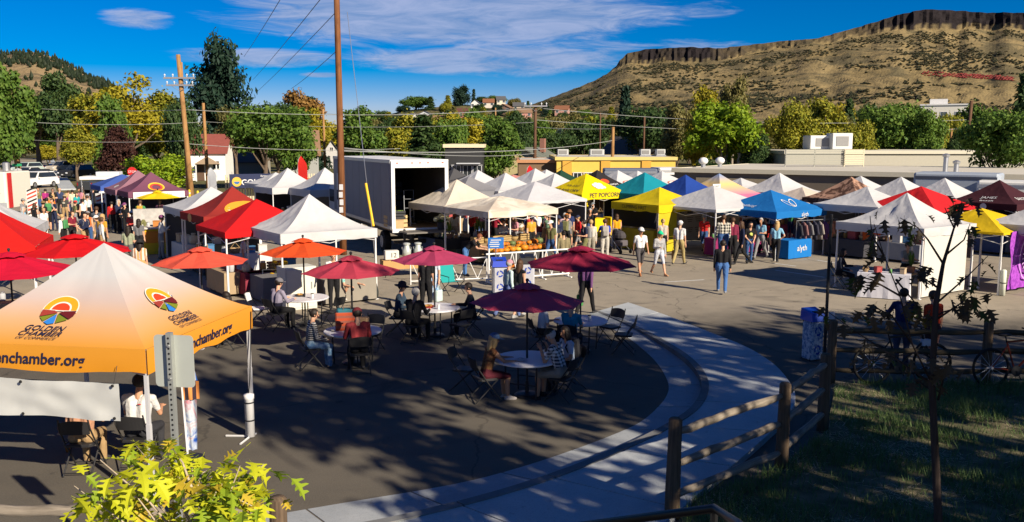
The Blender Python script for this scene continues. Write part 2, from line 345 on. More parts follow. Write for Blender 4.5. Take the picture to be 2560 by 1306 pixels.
# grass verge
vg = [G(1700, 1320), G(1740, 1255), G(1955, 1172), G(2066, 1082), G(2090, 965), G(2480, 962), G(3100, 958), Vector((26, 4, 0)), Vector((1.6, 4, 0)), Vector((2.0, 9.6, 0))]
def inside(x, y, P):
    r = False; j = len(P) - 1
    for i in range(len(P)):
        if (P[i].y > y) != (P[j].y > y) and x < (P[j].x - P[i].x) * (y - P[i].y) / (P[j].y - P[i].y) + P[i].x: r = not r
        j = i
    return r
mb = MB(); n_ = len(vg)
mb.add([(p.x, p.y, -.02) for p in vg] + [(p.x, p.y, .05) for p in vg], [tuple(range(n_, 2 * n_))] + [(i, (i + 1) % n_, n_ + (i + 1) % n_, n_ + i) for i in range(n_)])
struct(mb.build('grass_verge', dirt_mat((.04, .055, .025), (.2, .165, .1), 2.2)))
GR1, GR2 = LEAF((.07, .14, .04), (.17, .24, .08)), LEAF((.62, .54, .36), (.42, .36, .22))
def blades(name, N, mat, hmin, hmax, wid, flat, label):
    vs = np.zeros((N * 3, 3)); k = 0
    while k < N:
        x, y = RNG.uniform(1.5, 18.5), RNG.uniform(8.6, 17.5)
        if not inside(x, y, vg): continue
        pn = noise.noise((x * .8, y * .8, 3.1 if flat else 0)); 
        if pn < (-.05 if not flat else .12) and RNG.random() < (.75 if not flat else .93): continue
        a = RNG.uniform(0, 6.283); h = RNG.uniform(hmin, hmax) * (1 + .5 * pn); lean = RNG.uniform(.2, 1.0) * h * (3 if flat else 1); ca, sa = math.cos(a), math.sin(a)
        vs[k * 3] = (x - sa * wid, y + ca * wid, .05); vs[k * 3 + 1] = (x + sa * wid, y - ca * wid, .05); vs[k * 3 + 2] = (x + ca * lean, y + sa * lean, .05 + h * (.3 if flat else 1)); k += 1
    me = bpy.data.meshes.new(name); me.from_pydata(vs.tolist(), [], [(3 * i, 3 * i + 1, 3 * i + 2) for i in range(N)]); me.materials.append(mat)
    o = mesh_obj(name, me); tag(o, label, 'grass'); o['kind'] = 'stuff'
blades('grass', 60000, GR1, .05, .2, .006, False, 'green lawn grass growing behind the split rail fence')
blades('dry_grass', 9000, GR2, .05, .13, .005, True, 'pale dry straw lying over the lawn by the fence')
# ---------------------------------------------------------------- mesa, hill
def interp(x, tab):
    if x <= tab[0][0]: return tab[0][1]
    for (x0, y0), (x1, y1) in zip(tab, tab[1:]):
        if x <= x1: return y0 + (y1 - y0) * (x - x0) / (x1 - x0)
    return tab[-1][1]
def hill_mat(tan1, tan2, shrub, rock, forest=None):
    m, t, q, o = new_mat('hillside'); co = obj_co(t)
    mp = nd(t, 'ShaderNodeMapping'); t.links.new(co, mp.inputs[0]); mp.inputs['Scale'].default_value = (1, .45, 1.6); cs = mp.outputs[0]
    c = q.ramp(q.noise(cs, .012, 6, .6), [(.3, tan1), (.7, tan2)])
    c = q.mix(q.rng(q.noise(cs, .013, 7, .72, .9), .47, .57, 0, .75), c, shrub)
    c = q.mix(q.rng(q.noise(cs, .1, 4, .7, .5), .56, .64, 0, .5), c, tuple(x * .8 for x in shrub))
    g = nd(t, 'ShaderNodeNewGeometry'); s = nd(t, 'ShaderNodeSeparateXYZ'); t.links.new(g.outputs['True Normal'], s.inputs[0])
    at = nd(t, 'ShaderNodeAttribute', attribute_name='rock'); rk = q.ramp(q.noise(cs, .09, 6, .7), [(.3, tuple(x * .5 for x in rock)), (.7, rock)])
    c = q.mix(at.outputs['Fac'], c, rk)
    p = nd(t, 'ShaderNodeBsdfPrincipled'); t.links.new(c, p.inputs['Base Color']); p.inputs['Roughness'].default_value = .95; p.inputs['Specular IOR Level'].default_value = .05
    bn = nd(t, 'ShaderNodeBump'); bn.inputs['Strength'].default_value = .8; bn.inputs['Distance'].default_value = 3; t.links.new(q.noise(cs, .12, 5, .7), bn.inputs['Height']); t.links.new(bn.outputs[0], p.inputs['Normal'])
    t.links.new(p.outputs[0], o.inputs[0]); return m
def terrain(name, cols, rows, mat):
    """cols: list of lists of (point, rock)"""
    mb = MB(); nr = len(cols[0]); vs = [tuple(p) for c in cols for p, _ in c]
    fs = [(i * nr + j, (i + 1) * nr + j, (i + 1) * nr + j + 1, i * nr + j + 1) for i in range(len(cols) - 1) for j in range(nr - 1)]
    mb.add(vs, fs); o = mb.build(name, mat); at = o.data.attributes.new('rock', 'FLOAT', 'POINT'); at.data.foreach_set('value', [r for c in cols for _, r in c]); return struct(o)
top = [(1150, 300), (1250, 285), (1330, 262), (1400, 236), (1480, 205), (1525, 180), (1545, 158), (1566, 134), (1620, 123), (1720, 118), (1800, 121), (1880, 112), (1960, 103), (2040, 97), (2110, 78), (2180, 58), (2250, 36), (2310, 24), (2380, 26), (2460, 32), (2560, 32), (2800, 30), (3300, 60), (3900, 140), (4600, 260)]
cbase = [(1150, 301), (1480, 208), (1525, 184), (1545, 174), (1570, 168), (1650, 160), (1760, 164), (1830, 150), (1920, 128), (2000, 116), (2080, 108), (2160, 92), (2250, 80), (2330, 82), (2400, 84), (2480, 76), (2560, 80), (2800, 84), (3300, 110), (3900, 180), (4600, 280)]
cols = []
for i in range(430):
    px = 1150 + (4600 - 1150) * (i / 429) ** 1.35; DR = 1500 + 60 * noise.noise((px * .006, 0, 0)) + 7 * noise.noise((px * .03, 5, 0))
    yt = interp(px, top) + 2.2 * noise.noise((px * .05, 1, 0)); yb = max(yt + .4, interp(px, top) + (.9 + .25 * noise.noise((px * .02, 7, 0))) * (interp(px, cbase) - interp(px, top)) + 3 * noise.noise((px * .012, 2, 0)))
    T = A(px, yt, DR); B = A(px, yb, DR - 26); F = A(px, 300, 620); F.z = -.5; c = []
    for j in range(46):
        s = j / 45; p = F.lerp(B, s); prof = s ** 1.25; p.z = F.z + (B.z - F.z) * prof
        w_ = math.sin(math.pi * s); p.z += w_ * (9 * noise.noise((p.x * .006, p.y * .006, 0)) + 4.5 * noise.noise((p.x * .025, p.y * .012, 3)) + 2.0 * noise.noise((p.x * .07, p.y * .05, 7)))
        c.append((p, 0.0))
    cl_ = (T.z - B.z) / 60
    for j in range(1, 9):
        s = j / 8; p = B.lerp(T, s); d = 9 * noise.noise((px * .11, s * .9, 1)) + 6 * noise.noise((px * .37, s * 1.5, 2)) + 4 * noise.noise((px * .9, s * 3, 6)); p.y += d * min(1, cl_ * 2.5) * (1 if j < 8 else .4); p.x += .3 * d
        c.append((p, min(1.0, cl_ * 2.2) * (1 if j > 2 or noise.noise((px * .1, 3, 1)) > 0 else .35)))
    for j in (1, 2, 3): c.append((Vector((T.x * (1 + .1 * j), T.y * (1 + .1 * j), T.z - (2 if j == 1 else 8 * j))), .35))
    cols.append(c)
MESA = terrain('mesa', cols, 0, hill_mat((.17, .13, .062), (.25, .19, .095), (.085, .075, .045), (.024, .02, .022)))
htop = [(-900, 240), (-300, 160), (-60, 140), (40, 133), (80, 130), (120, 139), (170, 162), (230, 192), (285, 214), (340, 250), (420, 300), (520, 345)]
cols = []
for i in range(150):
    px = -900 + 1420 * i / 149; T = A(px, interp(px, htop) + 1.5 * noise.noise((px * .05, 9, 0)), 1500); F = A(px, 320, 520); F.z = -.5; c = []
    for j in range(40):
        s = j / 39; p = F.lerp(T, s); p.z = F.z + (T.z - F.z) * s ** 1.15; p.z += math.sin(math.pi * s) * (8 * noise.noise((p.x * .006, p.y * .006, 2)) + 3 * noise.noise((p.x * .03, p.y * .02, 3))); c.append((p, 0.0))
    c.append((Vector((T.x * 1.2, T.y * 1.2, T.z - 30)), 0.0)); cols.append(c)
HILL = terrain('hill', cols, 0, hill_mat((.24, .17, .09), (.32, .24, .13), (.09, .075, .05), (.08, .06, .05)))
cols = []
for i in range(80):                         # the rise with houses on it, straight ahead
    px = 640 + 1200 * i / 79; yt = interp(px, [(640, 345), (900, 305), (1010, 277), (1150, 262), (1250, 268), (1340, 284), (1500, 300), (1840, 345)]); T = A(px, yt, 430); c = []
    for j in range(14):
        s = j / 13; p = A(px, 320, 230).lerp(T, s); p.z = -.5 + (T.z + .5) * s ** 1.1; c.append((p, 0.0))
    c.append((Vector((T.x * 1.3, T.y * 1.3, T.z - 6)), 0.0)); cols.append(c)
RISE = terrain('town_rise', cols, 0, hill_mat((.1, .09, .045), (.16, .13, .06), (.03, .045, .02), (.1, .1, .1)))
# forest and scrub on the far hills (nobody could count it)
def scatter(name, N, f, mat, label):
    vs = []; fs = []
    for _ in range(N):
        r = f()
        if r is None: continue
        p, h, w = r; n0 = len(vs); k = 5
        ring = [(p.x + w * random.uniform(.7, 1.2) * math.cos(2 * math.pi * i / k), p.y + w * math.sin(2 * math.pi * i / k), p.z + h * random.uniform(.2, .45)) for i in range(k)]
        vs += [(p.x, p.y, p.z - h * .2)] + ring + [(p.x + random.uniform(-.2, .2) * w, p.y, p.z + h)]
        for i in range(k): j = (i + 1) % k; fs += [(n0, n0 + 1 + j, n0 + 1 + i), (n0 + 1 + i, n0 + 1 + j, n0 + k + 1)]
    me = bpy.data.meshes.new(name); me.from_pydata(vs, [], fs); me.materials.append(mat); o = mesh_obj(name, me); o['kind'] = 'stuff'; return tag(o, label, 'scrub')
def on(obj, nr, imax, lo, hi):
    i = random.randint(1, imax); j = random.randint(lo, hi); v = obj.data.vertices; a_ = v[i * nr + j].co; b_ = v[(i - 1) * nr + j - 1].co
    return a_.lerp(b_, random.random())
def fhill():
    p = on(HILL, 41, 148, 12, 39); px = p.x / p.y * FPX + 1280
    k = p.z / max(1, A(px, interp(px, htop), p.y).z)
    if random.random() > (.9 if k > .86 and 20 < px < 330 else .05): return None
    return p, random.uniform(5, 11), random.uniform(2.0, 3.6)
scatter('hill_forest', 5200, fhill, LEAF((.012, .022, .012), (.03, .045, .02)), 'dark conifer forest along the top of the left hill')
def fmesa():
    p = on(MESA, 57, 300, 8, 44)
    if noise.noise((p.x * .006, p.y * .009, 4.0)) + .7 * noise.noise((p.x * .03, p.y * .03, 8)) < random.uniform(-.1, .5): return None
    return p, random.uniform(.8, 3.2), random.uniform(1.0, 3.4)
scatter('mesa_scrub', 34000, fmesa, LEAF((.03, .034, .018), (.075, .07, .035)), 'dark scrub dotted over the dry slope of the mesa')
def fred():
    p = on(MESA, 57, 300, 14, 40); px, py = p.x / p.y * FPX + 1280, 353 - (p.z - CH) / p.y * FPX
    return (p, random.uniform(.8, 2), random.uniform(1.5, 3)) if 2285 < px < 2510 and 184 + (px - 2285) * .06 < py < 194 + (px - 2285) * .06 else None
scatter('red_streak', 60000, fred, LEAF((.3, .06, .05), (.4, .1, .08)), 'reddish streak of low mounds across the mesa slope')  # low red mounds scattered along a line on the slope
# ================================================================ TREES
def cards(P, Nrm, size, rng, el=1.0):
    n = len(P); r = rng.normal(size=(n, 3)); u = np.cross(Nrm, r); u /= np.linalg.norm(u, axis=1)[:, None] + 1e-9; v = np.cross(Nrm, u); v /= np.linalg.norm(v, axis=1)[:, None] + 1e-9
    s = (size * rng.uniform(.55, 1.35, n))[:, None]; bend = Nrm * s * .25
    V = np.stack([P - u * s * el, P + v * s * .62 + bend, P + u * s * el, P - v * s * .62 + bend], 1).reshape(-1, 3); return V
def leaf_mesh(name, V):
    me = bpy.data.meshes.new(name); n = len(V) // 4; me.vertices.add(len(V)); me.vertices.foreach_set('co', V.astype(np.float32).ravel()); me.loops.add(4 * n); me.loops.foreach_set('vertex_index', np.arange(4 * n, dtype=np.int32))
    me.polygons.add(n); me.polygons.foreach_set('loop_start', np.arange(0, 4 * n, 4, dtype=np.int32)); me.polygons.foreach_set('loop_total', np.full(n, 4, dtype=np.int32)); me.update(); me.validate(); me.materials.append(None); return me
BARK = WOOD((.07, .05, .035), (.16, .12, .09), .5); BARK_P = WOOD((.2, .17, .13), (.36, .31, .25), .5)
def broad(seed, n=9000, rx=3.4, rz=3.4, cz=6.2, nc=30, size=.2, open_=.0):
    rng = np.random.default_rng(seed); C = rng.normal(size=(nc, 3)); C /= np.linalg.norm(C, axis=1)[:, None]; C *= rng.uniform(.3, 1.18, nc)[:, None] ** .8
    C[:, 2] = np.where(C[:, 2] < 0, C[:, 2] * .85, C[:, 2]); C = C * np.array([rx * .8, rx * .8, rz * .8]) + np.array([0, 0, cz]); rad = rng.uniform(.5, 1.5, nc) * rx / 3.4
    k = rng.choice(nc, n, p=rad ** 2 / (rad ** 2).sum()); d = rng.normal(size=(n, 3)); d /= np.linalg.norm(d, axis=1)[:, None]
    P = C[k] + d * (rad[k] * (.35 + .65 * rng.uniform(0, 1, n) ** .5))[:, None] * np.array([1, 1, .8]) + rng.normal(size=(n, 3)) * .2
    N = d * .8 + rng.normal(size=(n, 3)) * .55 + np.array([0, 0, .35]); N /= np.linalg.norm(N, axis=1)[:, None]
    if open_: m_ = rng.uniform(0, 1, n) > open_ * (P[:, 2] > cz); P, N = P[m_], N[m_]
    mb = MB(); mb.tube([(0, 0, -.1), (.08, .05, 1.4), (.0, .1, 3.0), (.1, 0, cz)], [.3, .22, .17, .06], 7)
    for i in range(9):
        c = C[i]; b0 = Vector((.05, .05, random.uniform(1.8, 4.2))); mb.tube([b0, b0.lerp(Vector(c), .5) + Vector((0, 0, -.25)), Vector(c)], [.11, .07, .02], 5)
    o = mb.build('t', BARK); me = o.data; bpy.data.objects.remove(o); return me, leaf_mesh('crown', cards(P, N, size, rng)), 10.0, 2 * rx
def conifer(seed, n=8000, w=2.6, tiers=13, lumpy=False):
    rng = np.random.default_rng(seed); P = []; N = []
    mb = MB(); mb.tube([(0, 0, -.1), (0, 0, 5), (0, 0, 9.7)], [.24, .15, .03], 7)
    nb = 90 if not lumpy else 46
    for i in range(nb):
        z = 1.1 + 8.6 * (i + rng.uniform(0, 1)) / nb; prof = (1 - (z - 1.0) / 9.2) if not lumpy else math.sin(math.pi * min(1, (z - .2) / 10.4)) ** .8
        L = w * max(.06, prof) * rng.uniform(.75, 1.15); a = rng.uniform(0, 6.283); m_ = max(12, int(n / nb * (prof + .25)))
        t = rng.uniform(.15, 1, m_); sag = (-.35 if not lumpy else .25) * L
        q = np.stack([np.cos(a) * L * t, np.sin(a) * L * t, z + sag * t * t], 1) + rng.normal(size=(m_, 3)) * np.array([.24, .24, .14 if not lumpy else .3]) * (1.7 if lumpy else 1.0)
        P.append(q); d = rng.normal(size=(m_, 3)) + np.array([math.cos(a), math.sin(a), .9]); N.append(d / np.linalg.norm(d, axis=1)[:, None])
        if i % 3 == 0: mb.tube([(0, 0, z), (math.cos(a) * L * .8, math.sin(a) * L * .8, z + sag * .6)], [.05, .015], 4)
    o = mb.build('t', BARK); me = o.data; bpy.data.objects.remove(o); return me, leaf_mesh('crown', cards(np.concatenate(P), np.concatenate(N), .19, rng, 1.5)), 10.0, 2 * w
PROTO = {'a': broad(1), 'b': broad(2, rx=3.0, rz=3.6, nc=36), 'c': broad(3, rx=3.9, rz=3.2, cz=6.0, nc=34), 'd': broad(4, rx=2.7, rz=4.2, cz=5.6, nc=40, n=10000), 'e': broad(5, n=6500, rx=3.5, nc=24, open_=.25), 'f': broad(6, n=7500, rx=3.2, rz=2.6, cz=3.0, nc=26),
         'g': broad(16, n=1700, rx=3.6, rz=3.8, nc=15, cz=5.8),
         'p': conifer(7, lumpy=True, n=9000, w=3.2), 's': conifer(8), 'u': conifer(9, w=1.9, n=7000)}
LG = {'green': ((0.0613, 0.1313, 0.021), (0.1488, 0.2275, 0.035)), 'dark': ((0.027, 0.063, 0.021), (0.075, 0.12, 0.033)), 'yellow': ((0.22, 0.2, 0.015), (0.44, 0.37, 0.025)), 'ygreen': ((0.155, 0.186, 0.0186), (0.372, 0.3255, 0.031)), 'lime': ((0.144, 0.256, 0.0128), (0.304, 0.384, 0.024)), 'pine': ((0.013, 0.039, 0.026), (0.0364, 0.0715, 0.0442)), 'maroon': ((0.0364, 0.0156, 0.0156), (0.091, 0.039, 0.0286)), 'olive': ((0.105, 0.1125, 0.03), (0.225, 0.1875, 0.0675)), 'rust': ((0.196, 0.105, 0.028), (0.336, 0.196, 0.056)), 'blue': ((0.063, 0.105, 0.091), (0.126, 0.175, 0.154))}
def tree(px, top_y, D, wpx, pk, colr, label, group=None, z0=0.0, name='tree', py=None, bark=None):
    tm, cm, H_, Wd = PROTO[pk]; base = A(px, 353, D); base.z = z0; h = A(px, top_y, D).z - z0; w = wpx / FPX * D
    t = thing(name, label, 'tree', base, random.uniform(0, 6.28), group); sx_ = w / Wd; sz_ = h / H_
    for nm, me, mt in (('trunk', tm, bark or BARK), ('crown', cm, LEAF(*LG[colr]))):
        o = mesh_obj(nm, me, t)
        if not me.materials: me.materials.append(None)
        o.material_slots[0].link = 'OBJECT'; o.material_slots[0].material = mt; o.scale = (sx_, sx_, sz_)
    return t
for a_ in ((15, 140, 78, 130, 'd', 'green', 'tall dark green tree at the left edge beside the street', 'deciduous_tree'),
    (145, 176, 150, 110, 'b', 'dark', 'round-topped tree standing out above the left street trees', 'deciduous_tree'),
    (95, 215, 160, 170, 'a', 'olive', 'olive tree below the left hill with thin grey twigs', 'deciduous_tree'),
    (200, 275, 170, 190, 'c', 'dark', 'dark green tree at the far end of the left street', 'deciduous_tree'),
    (325, 184, 125, 200, 'e', 'yellow', 'big tree turning yellow behind the maroon tree', 'deciduous_tree'),
    (255, 215, 135, 130, 'b', 'ygreen', 'yellow green tree left of the big yellow tree', 'deciduous_tree'),
    (420, 215, 140, 110, 'd', 'ygreen', 'yellowing tree between the big yellow tree and the crossarm pole', 'deciduous_tree'),
    (188, 318, 105, 85, 'b', 'ygreen', 'small yellow green street tree above the parked cars', 'street_tree'),
    (120, 330, 190, 60, 'f', 'yellow', 'yellow bush at the far end of the street', 'bush'),
    (285, 303, 88, 82, 'd', 'maroon', 'dark maroon leaved tree beside the bright green tree', 'deciduous_tree'),
    (388, 318, 82, 150, 'f', 'lime', 'bright green rounded tree behind the purple tents', 'deciduous_tree'),
    (558, 112, 135, 140, 'p', 'pine', 'tall dark pine rising above the white house', 'pine_tree'),
    (660, 228, 88, 205, 'c', 'green', 'large leafy green tree left of the tan roofed house', 'deciduous_tree'),
    (590, 250, 115, 100, 'a', 'olive', 'olive tree growing below the tall pine', 'deciduous_tree'),
    (745, 222, 150, 110, 'b', 'rust', 'rusty orange topped tree left of the big pole', 'deciduous_tree'),
    (775, 262, 140, 90, 'd', 'yellow', 'golden tree behind the tan roofed house', 'deciduous_tree'),
    (520, 312, 150, 80, 'a', 'ygreen', 'yellow green tree behind the white house', 'deciduous_tree'),
    (905, 256, 100, 120, 'd', 'green', 'upright green tree behind the box truck roof', 'deciduous_tree'),
    (1058, 283, 96, 150, 's', 'dark', 'broad dark spruce right of the box truck roof', 'spruce_tree'),
    (985, 290, 120, 90, 'b', 'dark', 'dark tree filling the gap behind the box truck', 'deciduous_tree'),
    (1152, 280, 118, 110, 'b', 'yellow', 'golden yellow tree above the black building', 'deciduous_tree'),
    (1242, 282, 78, 118, 'd', 'green', 'tall green tree with pale trunk beside the black building', 'deciduous_tree'),
    (1295, 300, 112, 80, 'd', 'yellow', 'narrow golden tree right of the pale trunk tree', 'deciduous_tree'),
    (1385, 320, 120, 100, 'a', 'dark', 'dark tree behind the cream gabled house', 'deciduous_tree'),
    (1430, 345, 100, 70, 'f', 'rust', 'reddish bush behind the yellow building', 'bush'),
    (1400, 322, 130, 50, 'u', 'blue', 'slim blue spruce behind the yellow building', 'spruce_tree'),
    (1460, 290, 130, 110, 'e', 'ygreen', 'thin yellowing tree above the yellow building roof', 'deciduous_tree'),
    (1530, 300, 140, 100, 'e', 'olive', 'bare-looking olive tree beside the small brown pole', 'deciduous_tree'),
    (1615, 238, 105, 170, 'c', 'dark', 'big dark green tree above the grey trailer', 'deciduous_tree'),
    (1690, 255, 92, 90, 'b', 'olive', 'brownish green tree left of the bright yellow green tree', 'deciduous_tree'),
    (1815, 228, 80, 190, 'a', 'lime', 'largest bright yellow green tree below the mesa', 'deciduous_tree'),
    (1755, 200, 86, 90, 'd', 'yellow', 'bright yellow crown left of the largest tree', 'deciduous_tree'),
    (1832, 188, 130, 80, 'b', 'olive', 'brown green crown peeping over the largest tree', 'deciduous_tree'),
    (1790, 330, 74, 110, 'f', 'dark', 'dark shrub at the foot of the largest tree', 'bush'),
    (1895, 330, 78, 80, 'b', 'dark', 'shaded tree right of the largest tree', 'deciduous_tree'),
    (1985, 250, 88, 130, 'a', 'ygreen', 'yellow green tree behind the rooftop screens', 'deciduous_tree'),
    (2060, 232, 92, 110, 'd', 'ygreen', 'taller yellow green tree behind the rooftop unit', 'deciduous_tree'),
    (2140, 285, 84, 100, 'a', 'ygreen', 'small rounded yellow green tree above the pale roof', 'deciduous_tree'),
    (2120, 245, 110, 70, 's', 'dark', 'dark conifer between the yellow green trees', 'spruce_tree'),
    (2240, 225, 92, 170, 'c', 'green', 'wide green tree left of the white tall building', 'deciduous_tree'),
    (2310, 270, 88, 90, 'b', 'green', 'green tree against the white tall building', 'deciduous_tree'),
    (2500, 235, 62, 190, 'c', 'green', 'leafy green tree at the right edge beyond the low building', 'deciduous_tree'),
    (2552, 178, 85, 110, 's', 'dark', 'dark spruce at the far right below the mesa', 'spruce_tree'),
    (2400, 300, 84, 60, 'a', 'dark', 'dark tree in front of the white tall building', 'deciduous_tree')):
    tree(a_[0], a_[1], a_[2], a_[3], a_[4], a_[5], a_[6], name=a_[7], bark=BARK_P if 'pale trunk' in a_[6] or 'largest' in a_[6] else None)
rr = random.Random(3)
ks = [('dark', 'dark green'), ('green', 'mid green'), ('ygreen', 'yellow green'), ('olive', 'olive'), ('yellow', 'golden'), ('pine', 'blackish green')]
for i in range(92):                          # the far tree line
    px = -60 + 2700 * (i + rr.random() * .8) / 92; D = rr.uniform(98, 205); kc, kn = rr.choice(ks[:4] * 3 + ks)
    pk = rr.choice('abcd') if kc != 'pine' else 's'; hh = rr.uniform(8, 13); ty = 353 - (hh - CH) / D * FPX
    if px < 215 or (455 < px < 575 and D < 140): D += 90
    ty = 353 - (hh - CH) / D * FPX
    if 900 < px < 1500: ty = max(ty, 272)
    tree(px, ty, D, rr.uniform(75, 125), pk, kc, kn + ' tree in the far tree line behind the market', kn + ' far trees', z0=-rr.uniform(1.5, 3), name='distant_tree')
for i in range(44):                          # trees on the rise and at the foot of the mesa
    px = 900 + 640 * rr.random(); D = rr.uniform(300, 430); s_ = (D - 230) / 200
    yt = interp(px, [(640, 345), (900, 305), (1010, 277), (1150, 262), (1250, 268), (1340, 284), (1500, 300), (1840, 345)]); z0 = max(-.4, (A(px, yt, 430).z) * max(0, s_) ** 1.1 - .6)
    kc, kn = rr.choice(ks[:3] * 2 + ks); h = rr.uniform(5, 9); ty = 353 - (z0 + h - CH) / D * FPX
    tree(px, ty, D, h * rr.uniform(.7, 1.0) / D * FPX, rr.choice('abcs'), kc, 'small ' + kn + ' tree on the rise with houses', kn + ' trees on the rise', z0=z0, name='distant_tree')
for i, (px, ty, pk) in enumerate(((1040, 236, 'a'), (1155, 218, 'p'), (1185, 222, 's'), (1235, 234, 'a'), (1285, 242, 'a'), (1320, 252, 's'))):
    tree(px, ty, 425, [80, 50, 24, 60, 40, 22][i], pk, ['green', 'pine', 'pine', 'green', 'olive', 'dark'][i], ['wide green tree at the left end of the rise', 'dark rounded pine on the crest of the rise', 'slim pointed conifer on the crest of the rise', 'green tree right of the crest conifers', 'olive tree on the right shoulder of the rise', 'last small conifer right on the rise'][i], z0=17, name='distant_tree')
for i in range(40):
    px = 1360 + 1250 * rr.random(); D = rr.uniform(280, 600); kc, kn = rr.choice(ks[:4]); hh = rr.uniform(6, 10)
    tree(px, 353 - (hh + (D - 280) * .02 - CH) / D * FPX, D, hh * .9 / D * FPX, rr.choice('abc'), kc, kn + ' tree at the foot of the mesa', kn + ' trees below the mesa', name='distant_tree')
# tall trees behind the photographer that throw the foreground shade
for i, (sx_, ah, hh, wd, pk, kc) in enumerate(((7.8, 20.5, 15, 6.6, 'g', 'green'), (11.4, 22.5, 16.5, 8.0, 'g', 'green'), (15, 20, 16, 8.6, 'g', 'dark'), (18.8, 18, 15, 8.2, 'g', 'green'), (22.4, 15.6, 14, 7.0, 'g', 'dark'), (12.8, 12, 11, 6.5, 'g', 'dark'), (26, 6.5, 9.5, 6, 'g', 'green'), (7.6, 10.6, 8, 4.6, 'g', 'green'), (11, 9.5, 8.5, 5.5, 'g', 'green'), (3.4, 9.2, 7, 4.6, 'g', 'green'), (18, 9, 10, 6.5, 'g', 'green'), (22, 8, 9.5, 6, 'g', 'green'))):
    d = Vector((-SUN_XY.x, -SUN_XY.y)); e_ = Vector((d.y, -d.x)); a0 = ah - hh / math.tan(SUN_EL); p = d * a0 + e_ * sx_
    tm, cm, H_, Wd = PROTO[pk]; t = thing('shade_tree', 'tall shade tree behind the viewpoint throwing the foreground shadow', 'tree', (p.x, p.y, 0), i * 1.3, 'shade trees behind the viewpoint')
    for nm, me, mt in (('trunk', tm, BARK), ('crown', cm, LEAF(*LG[kc]))):
        o = mesh_obj(nm, me, t); o.material_slots[0].link = 'OBJECT'; o.material_slots[0].material = mt; o.scale = (wd / Wd, wd / Wd, hh / H_)
# ================================================================ BUILDINGS
def window(parent, mtx, w, h, frame=None, glass=None):
    f = MB(); t_ = .07
    for c, d in (((0, 0, h / 2), (w + .14, .06, t_)), ((0, 0, -h / 2), (w + .2, .1, t_)), ((-w / 2, 0, 0), (t_, .06, h)), ((w / 2, 0, 0), (t_, .06, h)), ((0, .01, 0), (.04, .04, h))): f.box(c, d, 0, mtx)
    o = f.build('window', frame or WHITE, parent); g = MB(); g.box((0, .02, 0), (w, .02, h), 0, mtx); g.build('pane', glass or GLASS, o); return o
def gable_house(name, label, px, D, w, dep, ze, zr, yaw, wall, roof, wins=(), across=True, base=0.0, chim=False, door=False, cat='house'):
    p = A(px, 353, D); t = thing(name, label, cat, (p.x, p.y, base), R(yaw)); x, y = w / 2, dep / 2
    m = MB(); m.box((0, 0, ze / 2), (w, dep, ze))
    if across: m.add([(-x, -y, ze), (-x, y, ze), (-x, 0, zr), (x, -y, ze), (x, y, ze), (x, 0, zr)], [(0, 2, 1), (3, 4, 5)])      # ridge runs along x
    else: m.add([(-x, -y, ze), (x, -y, ze), (0, -y, zr), (-x, y, ze), (x, y, ze), (0, y, zr)], [(0, 1, 2), (3, 5, 4)])
    m.build('wall', wall, t); r_ = MB(); k = .35; th = .12
    if across:
        for s in (-1, 1): r_.add([(-x - k, s * (y + k), ze - k * (zr - ze) / y), (x + k, s * (y + k), ze - k * (zr - ze) / y), (x + k, 0, zr + .02), (-x - k, 0, zr + .02), (-x - k, s * (y + k), ze - k * (zr - ze) / y + th), (x + k, s * (y + k), ze - k * (zr - ze) / y + th), (x + k, 0, zr + th), (-x - k, 0, zr + th)], [(0, 1, 2, 3), (4, 5, 6, 7), (0, 1, 5, 4), (1, 2, 6, 5), (3, 0, 4, 7)])
    else:
        for s in (-1, 1): r_.add([(s * (x + k), -y - k, ze - k * (zr - ze) / x), (s * (x + k), y + k, ze - k * (zr - ze) / x), (0, y + k, zr + .02), (0, -y - k, zr + .02), (s * (x + k), -y - k, ze - k * (zr - ze) / x + th), (s * (x + k), y + k, ze - k * (zr - ze) / x + th), (0, y + k, zr + th), (0, -y - k, zr + th)], [(0, 1, 2, 3), (4, 5, 6, 7), (0, 1, 5, 4), (1, 2, 6, 5), (3, 0, 4, 7), (2, 3, 7, 6)])
    ro = r_.build('roof', roof, t)
    if chim: c = MB(); c.box((x * .5, 0, zr + .3), (.5, .5, 1.4)); c.build('chimney', M((.25, .12, .09), .9, .2, 8), ro)
    for (wx, wz, ww, wh) in wins: window(t, MX((wx, -y - .02, wz)), ww, wh)
    if door:
        d_ = MB(); d_.box((door, -y - .03, 1.0), (.95, .08, 2.0)); do = d_.build('door', M((.1, .06, .04)), t); h_ = MB(); h_.ball((door + .35, -y - .09, 1.0), .04, 6, 4); h_.build('handle', STEEL, do)
    return t
SHING = M((.085, .035, .03), .95, .3, 3, bump=.6, bscale=8); TANR = M((.2, .12, .075), .95, .25, 3, bump=.6, bscale=8); GREYR = M((.08, .08, .085), .95, .25, 3)
wh = gable_house('white_house', 'white house with dark red roof behind the crossarm pole', 514, 112, 5.6, 6, 3.5, 5.6, 8, M((.7, .7, .7)), M((.2, .055, .045), .95, .25, 3, bump=.6, bscale=8), [(-1.7, 1.9, .8, 1.0), (1.7, 1.9, .8, 1.0)], True, .0, False, -.2)
po = MB(); po.add([(-.6, -4.7, 2.05), (2.2, -4.7, 2.05), (.8, -4.7, 2.9), (-.6, -3.02, 2.05), (2.2, -3.02, 2.05), (.8, -3.02, 2.9)], [(0, 1, 2), (3, 5, 4), (0, 2, 5, 3), (1, 4, 5, 2)]); po.build('porch_roof', M((.3, .22, .15)), wh)
for x_ in (-.4, 2.0): po = MB(); po.box((x_, -4.5, 1.02), (.12, .12, 2.1)); po.build('porch_post', WHITE, wh)
